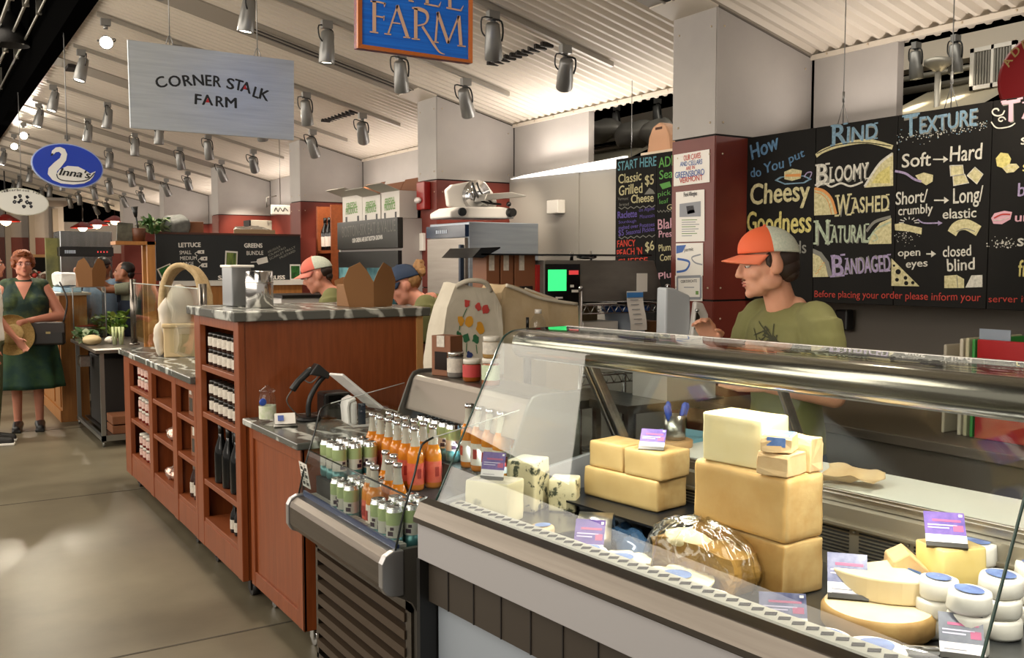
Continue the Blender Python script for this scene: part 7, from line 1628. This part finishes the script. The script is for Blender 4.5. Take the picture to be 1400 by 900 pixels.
def head_into(b, H):
    def E(c, r, rot=None): b.ball(H @ V(c), r, (H @ rot) if rot else H, 20, 14)
    E((0, -.012, .03), HEADP['cr']); E((0, .030, -.02), (.063, .066, .085)); E((0, .048, -.075), (.046, .046, .042)); E((0, .082, -.100), (.020, .018, .018))
    E((0, .080, .026), (.048, .020, .014)); E((.036, .058, -.028), (.028, .028, .026)); E((-.036, .058, -.028), (.028, .028, .026)); E((.048, .012, -.065), (.022, .044, .032)); E((-.048, .012, -.065), (.022, .044, .032))
    b.cap(H @ V((0, .094, .018)), H @ V((0, .117, -.026)), .0085, .0115, 10); E((.0095, .106, -.032), (.009, .011, .008)); E((-.0095, .106, -.032), (.009, .011, .008))
    E((0, .091, -.058), (.024, .013, .009)); E((0, .089, -.070), (.020, .013, .008)); E((0, .088, -.045), (.018, .010, .012))
    for s in (1, -1): E((s * .081, -.012, -.006), (.014, .024, .036), R('Z', -s * .45)); E((s * .078, .0, -.022), (.012, .016, .02))
def face(root, H, skin, eyes=True, brow='#3a261a', lips=True, glasses=False):
    if eyes:
        for s in (1, -1):
            b = MB(); b.ball(H @ V((s * .031, .0835, .004)), (.0135, .010, .008), H, mi=0); b.ball(H @ V((s * .031, .0915, .003)), (.0055, .003, .0055), H, mi=1); b.build('eye', [EYEW, IRIS], root, smooth=True)
            b = MB(); b.tube([H @ V((s * .012, .101, .022)), H @ V((s * .03, .0985, .027)), H @ V((s * .05, .084, .021))], [.0035, .005, .003], 8); b.build('eyebrow', M('brow_' + brow[1:], brow, .8), root)
            b = MB(); b.ball(H @ V((s * .031, .0845, .0085)), (.0155, .0105, .0055), H); b.build('eyelid', skin, root, smooth=True)
    if lips:
        b = MB(); b.ball(H @ V((0, .0985, -.0575)), (.019, .007, .0045), H); b.ball(H @ V((0, .0965, -.068)), (.016, .008, .005), H); b.build('lips', LIPM, root, smooth=True)
def cap_hat(root, H, mf, mb_, mbrim, fit=1.0):
    """baseball cap in head space"""
    r = bpy.data.objects.new('cap', None); 
    b = MB(); n1, n2 = 96, 26
    def f(u, v):
        a = 2 * PI * u; e = v * PI / 2; x = .086 * math.cos(a) * math.cos(e); y = .108 * math.sin(a) * math.cos(e) - .010; z = .042 + .092 * math.sin(e) ** .9 + (.010 * max(0, math.sin(a)) * (1 - v)) - .022 * max(0, -math.sin(a)) * (1 - v)
        return H @ V((x * fit, y * fit, z))
    b.grid(f, n1, n2); b.bm.faces.ensure_lookup_table(); Hi = H.inverted()
    for fc in b.bm.faces:
        c = Hi @ fc.calc_center_median(); fc.material_index = 0 if math.atan2(c.y + .010, abs(c.x)) > .10 else 1
    o = b.build('cap', [mf, mb_], root); m = o.modifiers.new('thick', 'SOLIDIFY'); m.thickness = .004; m.offset = 1
    b = MB()
    def g(u, v):
        a = PI * (.08 + .84 * u); y = .100 * math.sin(a) * fit; x = .084 * math.cos(a) * fit; k = v * .078 * math.sin(a) ** .6
        return H @ V((x * (1 - .10 * v), y - .010 + k, .050 - .018 * (1 - math.sin(a)) * 1.2 - .012 * v - .020 * (abs(math.cos(a)) ** 2) * v))
    b.grid(g, 24, 6); o2 = b.build('brim', mbrim, o); m = o2.modifiers.new('thick', 'SOLIDIFY'); m.thickness = .004
    b = MB(); b.ball(H @ V((0, -.01, .137)), .007, seg=8, rings=6); b.build('button', mf, o); return o
def hair_back(root, H, mat, pts, wob=.004, seed=1, nm='hair'):
    b = MB()
    for c, r_ in pts: b.ball(H @ V(c), r_, H, 24, 16)
    b.wob(wob, 60, seed); b.wob(wob * .6, 140, seed); return b.build(nm, mat, root, smooth=True)
class P: pass
def human(label, loc, rz, h, skin, head=(0, 0, 0), arms=None, top=None, topmat=None, bottom='pants', botmat=None, shoe=None, vox=.012, sleeve=.55, lean=0, curl=(.7, .7), build=1.0, hem=.93, hdir=None, skirt_z=.45, hpos=None):
    S = h / 1.74; r = thing('person', label, 'person', loc, rz); o = P(); o.root = r
    def s(v): return V(v) * S
    ln = R('X', -lean)
    def up(v):                                                            # lean everything above the hips
        v = V(v); q = v - V((0, 0, .95)); k = max(0, min(1, q.z / .12)); return (v.lerp(V((0, 0, .95)) + ln @ q, k)) * S
    sh = {1: up((.175, -.01, 1.415)), -1: up((-.175, -.01, 1.415))}
    arms = arms or {}
    H = T(*up(hpos or (0, .035, 1.612))) @ R('Z', head[0]) @ R('X', -head[1]) @ R('Y', head[2]) @ Mx.Diagonal((S, S, S, 1)); o.H = H
    b = MB()
    b.rev([(.10, .84), (.155 * build, .90), (.150 * build, 1.0), (.132 * build, 1.10), (.150 * build, 1.24), (.160, 1.35), (.13, 1.415), (.062, 1.46)], seg=24, sy=.64)
    for v in b.bm.verts: v.co = up(v.co)
    b.cap(up((0, -.005, 1.40)), up(V(hpos or (0, .035, 1.612)) + V((0, -.035, -.075))), .062 * S, .053 * S, 16)
    for k in (1, -1): b.cap(up((k * .040, -.02, 1.465)), up((k * .12, -.01, 1.39)), .038 * S, .036 * S, 12)
    head_into(b, H)
    for k in (1, -1):
        b.cap(s((k * .085, 0, .90)), s((k * .095, .015, .49)), .082 * S * build, .052 * S, 14); b.cap(s((k * .095, .015, .49)), s((k * .095, -.02, .09)), .054 * S, .036 * S, 14); b.cap(s((k * .095, -.03, .05)), s((k * .105, .14, .03)), .042 * S, .03 * S, 12)
        el, wr = arms.get(k, ((k * .235, -.02, 1.13), (k * .25, .05, .88))); el, wr = s(el), s(wr)
        b.cap(sh[k] + V((-k * .01, 0, -.018)), el, .044 * S * build, .038 * S * build, 14); b.cap(el, wr, .039 * S * build, .026 * S, 14)
        d = (wr - el).normalized(); dn = (hdir or {}).get(k); dd = V(dn[0]) if dn else d; nn = V(dn[1]) if dn else (V((-k, 0, 0)) - d * d.dot(V((-k, 0, 0))))
        hand(b, wr, dd, nn, S, curl[0 if k == 1 else 1], thumb=(1 if (V(dd).cross(V(nn)).dot(V((0, 0, 1))) < 0) else -1))
    remesh(b.build('body', skin, r), vox)
    if topmat:
        b = MB(); g = .012
        b.rev([(.160 * build + g, hem), (.158 * build + g, 1.0), (.142 * build + g, 1.10), (.156 * build + g, 1.24), (.166 + g, 1.34), (.145 + g, 1.41), (.088, 1.462)], seg=26, sy=.68)
        for v in b.bm.verts: v.co = up(v.co)
        for k in (1, -1): b.cap(up((k * .06, -.012, 1.432)), up((k * .155, -.01, 1.412)), .054 * S, .064 * S, 14)
        if not sleeve:
            for k in (1, -1): b.cap(up((k * .10, .02, 1.40)), up((k * .10, .04, 1.25)), .062 * S, .085 * S * build, 14); b.cap(up((k * .10, -.02, 1.40)), up((k * .10, -.02, 1.25)), .062 * S, .08 * S * build, 14)
        if sleeve:
            for k in (1, -1):
                el = s(arms.get(k, ((k * .235, -.02, 1.13), None))[0]); e = sh[k].lerp(el, sleeve); b.cap(sh[k] + V((-k * .03, 0, .004)), sh[k].lerp(e, .35), .074 * S, .074 * S * build, 16); b.cone(sh[k], e, .072 * S * build, .066 * S * build, 18)
                if sleeve > .95:
                    wr = s(arms.get(k, (None, (k * .25, .05, .88)))[1]); b.cap(e, e.lerp(wr, .9), .052 * S, .042 * S, 14)
        sh_o = b.build('shirt' if bottom == 'pants' else 'dress_top', topmat, r); remesh(sh_o, max(vox, .008), 3)
        o.shirt = sh_o
    if bottom == 'pants' and botmat:
        b = MB(); b.rev([(.12, .84), (.166 * build, .90), (.160 * build, .98), (.15 * build, 1.03)], seg=24, sy=.70)
        for v in b.bm.verts: v.co = v.co * S
        for k in (1, -1): b.cap(s((k * .085, 0, .88)), s((k * .098, .015, .50)), .098 * S * build, .076 * S, 16); b.cap(s((k * .098, .015, .50)), s((k * .098, -.015, .10)), .076 * S, .066 * S, 16)
        remesh(b.build('trousers', botmat, r), .014, 3)
    if bottom == 'dress':
        b = MB(); n = 48; prof = [(.15 * build, 1.10), (.175 * build, .98), (.205 * build, .80), (.225 * build, .60), (.24 * build, skirt_z)]
        def f(u, v):
            i = min(int(v * 4), 3); t = v * 4 - i; rr = prof[i][0] * (1 - t) + prof[i + 1][0] * t; z = prof[i][1] * (1 - t) + prof[i + 1][1] * t; a = 2 * PI * u; k = 1 + .07 * v * math.sin(a * 9)
            return (math.cos(a) * rr * k * S, math.sin(a) * rr * k * S * .78, z * S)
        b.grid(f, n, 16); ob = b.build('skirt', botmat, r); ob.modifiers.new('thick', 'SOLIDIFY').thickness = .006
    if shoe:
        for k in (1, -1):
            b = MB(); b.cap(s((k * .095, -.035, .055)), s((k * .105, .15, .035)), .050 * S, .037 * S, 14); b.box(*[q for q in (k * .1 * S - .042, k * .1 * S + .042, -.085 * S, .185 * S, 0, .025)]); remesh(b.build('shoe', shoe, r), .008, 3)
    return o
OLIVE = M('olive_cotton', '#6a6a3c', .85, noise=5, col2='#75744a'); JEANS = M('dark_jeans', '#26303f', .8)
# the seller at the cheese case
hp = PY(1060, 372, 2.46)
man = human('man in a green tee and orange white trucker cap looking down behind the cheese case', (hp.x + .075, 2.46, 0), math.radians(84), 1.735, SKIN, head=(-.42, .17, 0), hpos=(0, .085, 1.630),
            arms={1: ((.235, .06, 1.16), (.17, .215, 1.315)), -1: ((-.262, .02, 1.155), (-.15, .25, 1.20))}, hdir={1: ((-.12, .55, .80), (-.6, .6, -.5))}, curl=(.95, .5), topmat=OLIVE, botmat=JEANS, shoe=BLK, vox=.0055, sleeve=.80, lean=.03, hem=.92)
r, H = man.root, man.H
face(r, H, SKIN, brow='#3d2a1c')
HAIR = M('hair_dark_brown', '#2a1b12', .6)
hair_back(r, H, HAIR, [((0, -.040, .012), (.0815, .078, .060)), ((0, -.052, -.020), (.074, .064, .055)), ((0, -.066, -.050), (.058, .042, .034)), ((.066, .012, .016), (.012, .014, .030)), ((-.066, .012, .016), (.012, .014, .030))], .0025)
b = MB(); b.ball(H @ V((0, .0985, -.0465)), (.020, .0055, .004), H); b.build('moustache', M('moustache_brown', '#6b452f', .9), r)
cap_hat(r, H, M('cap_orange', '#e2643a', .7), M('cap_mesh', '#d6d8c6', .8, noise=120, col2='#b9c4b4'), M('brim_coral', '#ea7f5c', .7))
b = MB(); random.seed(11)
for k in range(26):
    a = random.uniform(0, 2 * PI); x, z = .05 * math.cos(a) * random.random() ** .5, .05 * math.sin(a) * random.random() ** .5
    pts = [V((x + random.uniform(-.02, .02) * j, .3, 1.335 + z + random.uniform(-.015, .015) * j)) for j in range(4)]; stroke(b, smoothpts(pts, 3), .004, (0, 1, 0), 0, 0)
o = b.build('shirt_print', M('print_dark_olive', '#34351f', .8), r, fix=False); o.location = (-.03, 0, 0)
w = o.modifiers.new('lay', 'SHRINKWRAP'); w.target = man.shirt; w.wrap_method = 'PROJECT'; w.use_project_y = True; w.use_positive_direction = False; w.use_negative_direction = True; w.offset = .003
b = MB(); b.rev([(.080, 0), (.084, .010), (.080, .020)], seg=24, sy=.80, cap=False); o = b.build('collar', M('olive_rib', '#5d5d33', .85), r); o.location = (0, .004, 1.437)

# two sellers behind the tall cabinet
hp = PX(538, 384, 2.52)
w1 = human('seller with navy cap and blond bun turned away behind the kraft takeout box', (hp.x + .24, hp.y - .16, 0), math.radians(52), 1.68, SKINP, head=(.15, .45, 0), hpos=(0, .13, 1.57), lean=.16, topmat=OLIVE, botmat=JEANS, shoe=BLK, vox=.010, sleeve=.8, build=1.12,
           arms={1: ((.24, .06, 1.12), (.2, .22, 1.0)), -1: ((-.26, .06, 1.12), (-.2, .22, 1.0))})
BLOND = M('hair_blond', '#a67c4c', .6, noise=30, col2='#8a6238')
hair_back(w1.root, w1.H, BLOND, [((0, -.05, .01), (.078, .066, .06)), ((0, -.125, .055), (.045, .040, .045)), ((.02, -.14, .085), (.03, .03, .03)), ((-.025, -.135, .03), (.03, .025, .03))], .008, 4)
cap_hat(w1.root, w1.H, M('cap_navy', '#22344f', .7), M('cap_navy', '#22344f', .7), M('cap_navy', '#22344f', .7)); face(w1.root, w1.H, SKINP)
hp = PX(452, 378, 2.50)
w2 = human('seller with a coral and white cap bending over behind the tall cabinet', (hp.x + .06, hp.y, 0), math.radians(60), 1.70, SKINP, head=(.1, .38, 0), hpos=(0, .10, 1.59), lean=.08, topmat=OLIVE, botmat=JEANS, shoe=BLK, vox=.010, sleeve=.7)
face(w2.root, w2.H, SKINP); hair_back(w2.root, w2.H, HAIR, [((0, -.05, .01), (.078, .066, .055)), ((0, -.07, -.035), (.055, .03, .035))], .003, 2)
cap_hat(w2.root, w2.H, M('cap_coral', '#dd6f5c', .7), M('cap_mesh', '#d6d8c6', .8, noise=120, col2='#b9c4b4'), M('brim_pink', '#e58a78', .7))

# seller of the far stall reaching for the kraft box
hp = PX(172, 371, 2.02)
w3 = human('dark haired seller in pale tee and navy apron reaching left in the far stall', (hp.x + .03, hp.y, 0), math.radians(75), 1.66, SKIND, head=(-.1, -.05, 0), hpos=(0, .05, 1.60), topmat=M('tee_pale_sage', '#8d927e', .8), botmat=JEANS, shoe=BLK, vox=.012, sleeve=.6,
           arms={1: ((.22, .24, 1.42), (.14, .44, 1.60)), -1: ((-.22, .24, 1.40), (-.14, .46, 1.56))}, curl=(.5, .5))
BLKH = M('hair_black', '#15110f', .5); face(w3.root, w3.H, SKIND, brow='#15110f')
hair_back(w3.root, w3.H, BLKH, [((0, -.03, .045), (.082, .092, .080)), ((0, -.07, -.02), (.062, .045, .05))], .006, 6)
b = MB(); b.rev([(.19, .62), (.178, .95), (.168, 1.10), (.174, 1.22)], seg=24, sy=.72); b.box(-.12, -.09, .0, .12, 1.2, 1.42); b.box(.09, .12, 0, .12, 1.2, 1.42); b.build('apron', M('apron_navy', '#1f2a3d', .8), w3.root)
b = MB(); b.rev([(.029, -.012), (.031, 0), (.029, .012)], seg=14, cap=False); o = b.build('wristband', BLK, w3.root); o.location = V((.145, .425, 1.585)) * (1.66 / 1.74); o.rotation_euler = (-1.0, 0, .4)
hp = PX(112, 372, 1.72)
w4 = human('worker in a blue denim shirt mostly hidden behind the big kraft box', (1.92, hp.y - .3, 0), math.radians(150), 1.70, SKIND, topmat=M('denim_shirt', '#5f7488', .8, noise=6, col2='#72869a'), botmat=JEANS, shoe=BLK, vox=.013, sleeve=1.0, head=(0, .2, 0)); face(w4.root, w4.H, SKIND)
cap_hat(w4.root, w4.H, BLK, BLK, BLK)

# woman in the green dress with the straw hat
fp = PZ(40, 588, 0); FL = M('dress_green', '#12382f', .75, noise=9, col2='#2b4a2c', ramp=(.40, .62)); FL2 = M('dress_flowers', '#0f2d28', .75, noise=7, col2='#4a5a2e', ramp=(.42, .66))
wo = human('woman with short auburn hair in a sleeveless dark green dress holding a straw hat', (fp.x + .0, fp.y, 0), math.radians(172), 1.745, SKINP, head=(.12, -.02, .06), hpos=(0, .04, 1.61), topmat=FL2, bottom='dress', botmat=FL, shoe=BLK, vox=.010, sleeve=0, build=1.34, skirt_z=.42, hem=1.0,
           arms={1: ((.285, -.02, 1.12), (.20, .26, 1.02)), -1: ((-.315, .0, 1.11), (.02, .29, 1.07))}, hdir={-1: ((.8, .25, -.5), (.1, -.9, -.4))}, curl=(.6, .9))
AUB = M('hair_auburn', '#6e3517', .6, noise=40, col2='#8a4a20', bump=.4)
hair_back(wo.root, wo.H, AUB, [((0, -.025, .055), (.098, .105, .088)), ((.075, -.01, .02), (.03, .05, .055)), ((-.075, -.01, .02), (.03, .05, .055)), ((0, .06, .098), (.06, .032, .026)), ((0, -.08, -.02), (.07, .04, .06))], .014, 8)
face(wo.root, wo.H, SKINP, brow='#6e3517')
b = MB(); H = wo.H
for s_ in (1, -1): b.tube([H @ V((s_ * .031 + .02 * math.cos(k * PI / 6), .104 - abs(.02 * math.cos(k * PI / 6)) * .2, .002 + .014 * math.sin(k * PI / 6))) for k in range(13)], .0016, 5)
b.tube([H @ V((-.012, .104, .004)), H @ V((.012, .104, .004))], .0016, 5); b.tube([H @ V((.05, .1, .004)), H @ V((.082, .0, .006))], .0016, 5); b.tube([H @ V((-.05, .1, .004)), H @ V((-.082, .0, .006))], .0016, 5); b.build('spectacles', M('glasses_pale', '#8a7a8c', .3, .5), wo.root)
b = MB(); b.grid(lambda u, v: ((u - .5) * .15 * (1 - v) , .35, 1.45 - .17 * v), 8, 10); o = b.build('neckline_skin', SKINP, wo.root); w = o.modifiers.new('lay', 'SHRINKWRAP'); w.target = wo.shirt; w.wrap_method = 'PROJECT'; w.use_project_y = True; w.use_positive_direction = False; w.use_negative_direction = True; w.offset = .004
bpy.context.view_layer.update()
W2 = lambda v: V(loc_) + R('Z', math.radians(172)) @ V(v)
loc_ = (fp.x, fp.y, 0)
q = W2((.10, .335, .955)); r = thing('straw_hat', 'wide brimmed straw hat in the hand of the woman in green', 'hat', q, rot=(PI / 2 - .25, .0, .12)); STRW = M('straw', '#b99a5e', .75, noise=60, col2='#9a7d45', bump=.4)
b = MB(); b.rev([(.195, .012), (.19, .0), (.11, .012), (.092, .02)], seg=36, cap=False); o = b.build('brim', STRW, r); o.modifiers.new('thick', 'SOLIDIFY').thickness = .004
b = MB(); b.rev([(.094, .018), (.09, .08), (.07, .115), (.03, .122), (.001, .118)], seg=30, cap=False); b.build('crown', M('straw_pale', '#cbb07a', .75, noise=60, col2='#b0935a', bump=.4), r)
q = W2((-.20, .22, .965)); r = thing('handbag', 'black leather handbag at the hip of the woman in green', 'bag', q, math.radians(165)); b = MB(); b.box(-.15, .13, -.05, .05, -.12, .10); b.build('bag_body', M('bag_black', '#181412', .4), r, bevel=.02); b = MB(); b.box(-.15, .13, .05, .056, .0, .09, mi=0); b.box(-.03, .01, .056, .06, -.01, .01, mi=1); b.build('flap', [M('bag_brown', '#231a16', .4), M('buckle', '#9a8a60', .3, .9)], r); b = MB(); b.tube(smoothpts([(-.14, 0, .1), (-.17, -.05, .3), (-.10, -.12, .48)], 5), .009, 6); b.build('strap', M('bag_black', '#181412', .4), r)
# person cut by the left edge
fp2 = PZ(6, 606, 0)
w5 = human('person in olive trousers and white shirt cut by the left picture edge', (fp2.x - .095, fp2.y, 0), math.radians(-100), 1.74, SKINP, topmat=M('shirt_white', '#d9d7d0', .8), botmat=M('trousers_olive', '#3f4328', .85, noise=4, col2='#4a4e30'), shoe=M('sneaker_black', '#1d1c1b', .6), vox=.012, sleeve=.9, build=1.1,
           arms={-1: ((-.25, .04, 1.14), (-.22, .20, .93))}); face(w5.root, w5.H, SKINP)
hair_back(w5.root, w5.H, BLKH, [((0, -.03, .045), (.082, .092, .080))], .006, 6)
b = MB(); b.box(-.15, -.05, -.08, .19, 0, .022); b.box(.06, .15, -.08, .19, 0, .022); b.build('sole', WHITE, w5.root, bevel=.006)
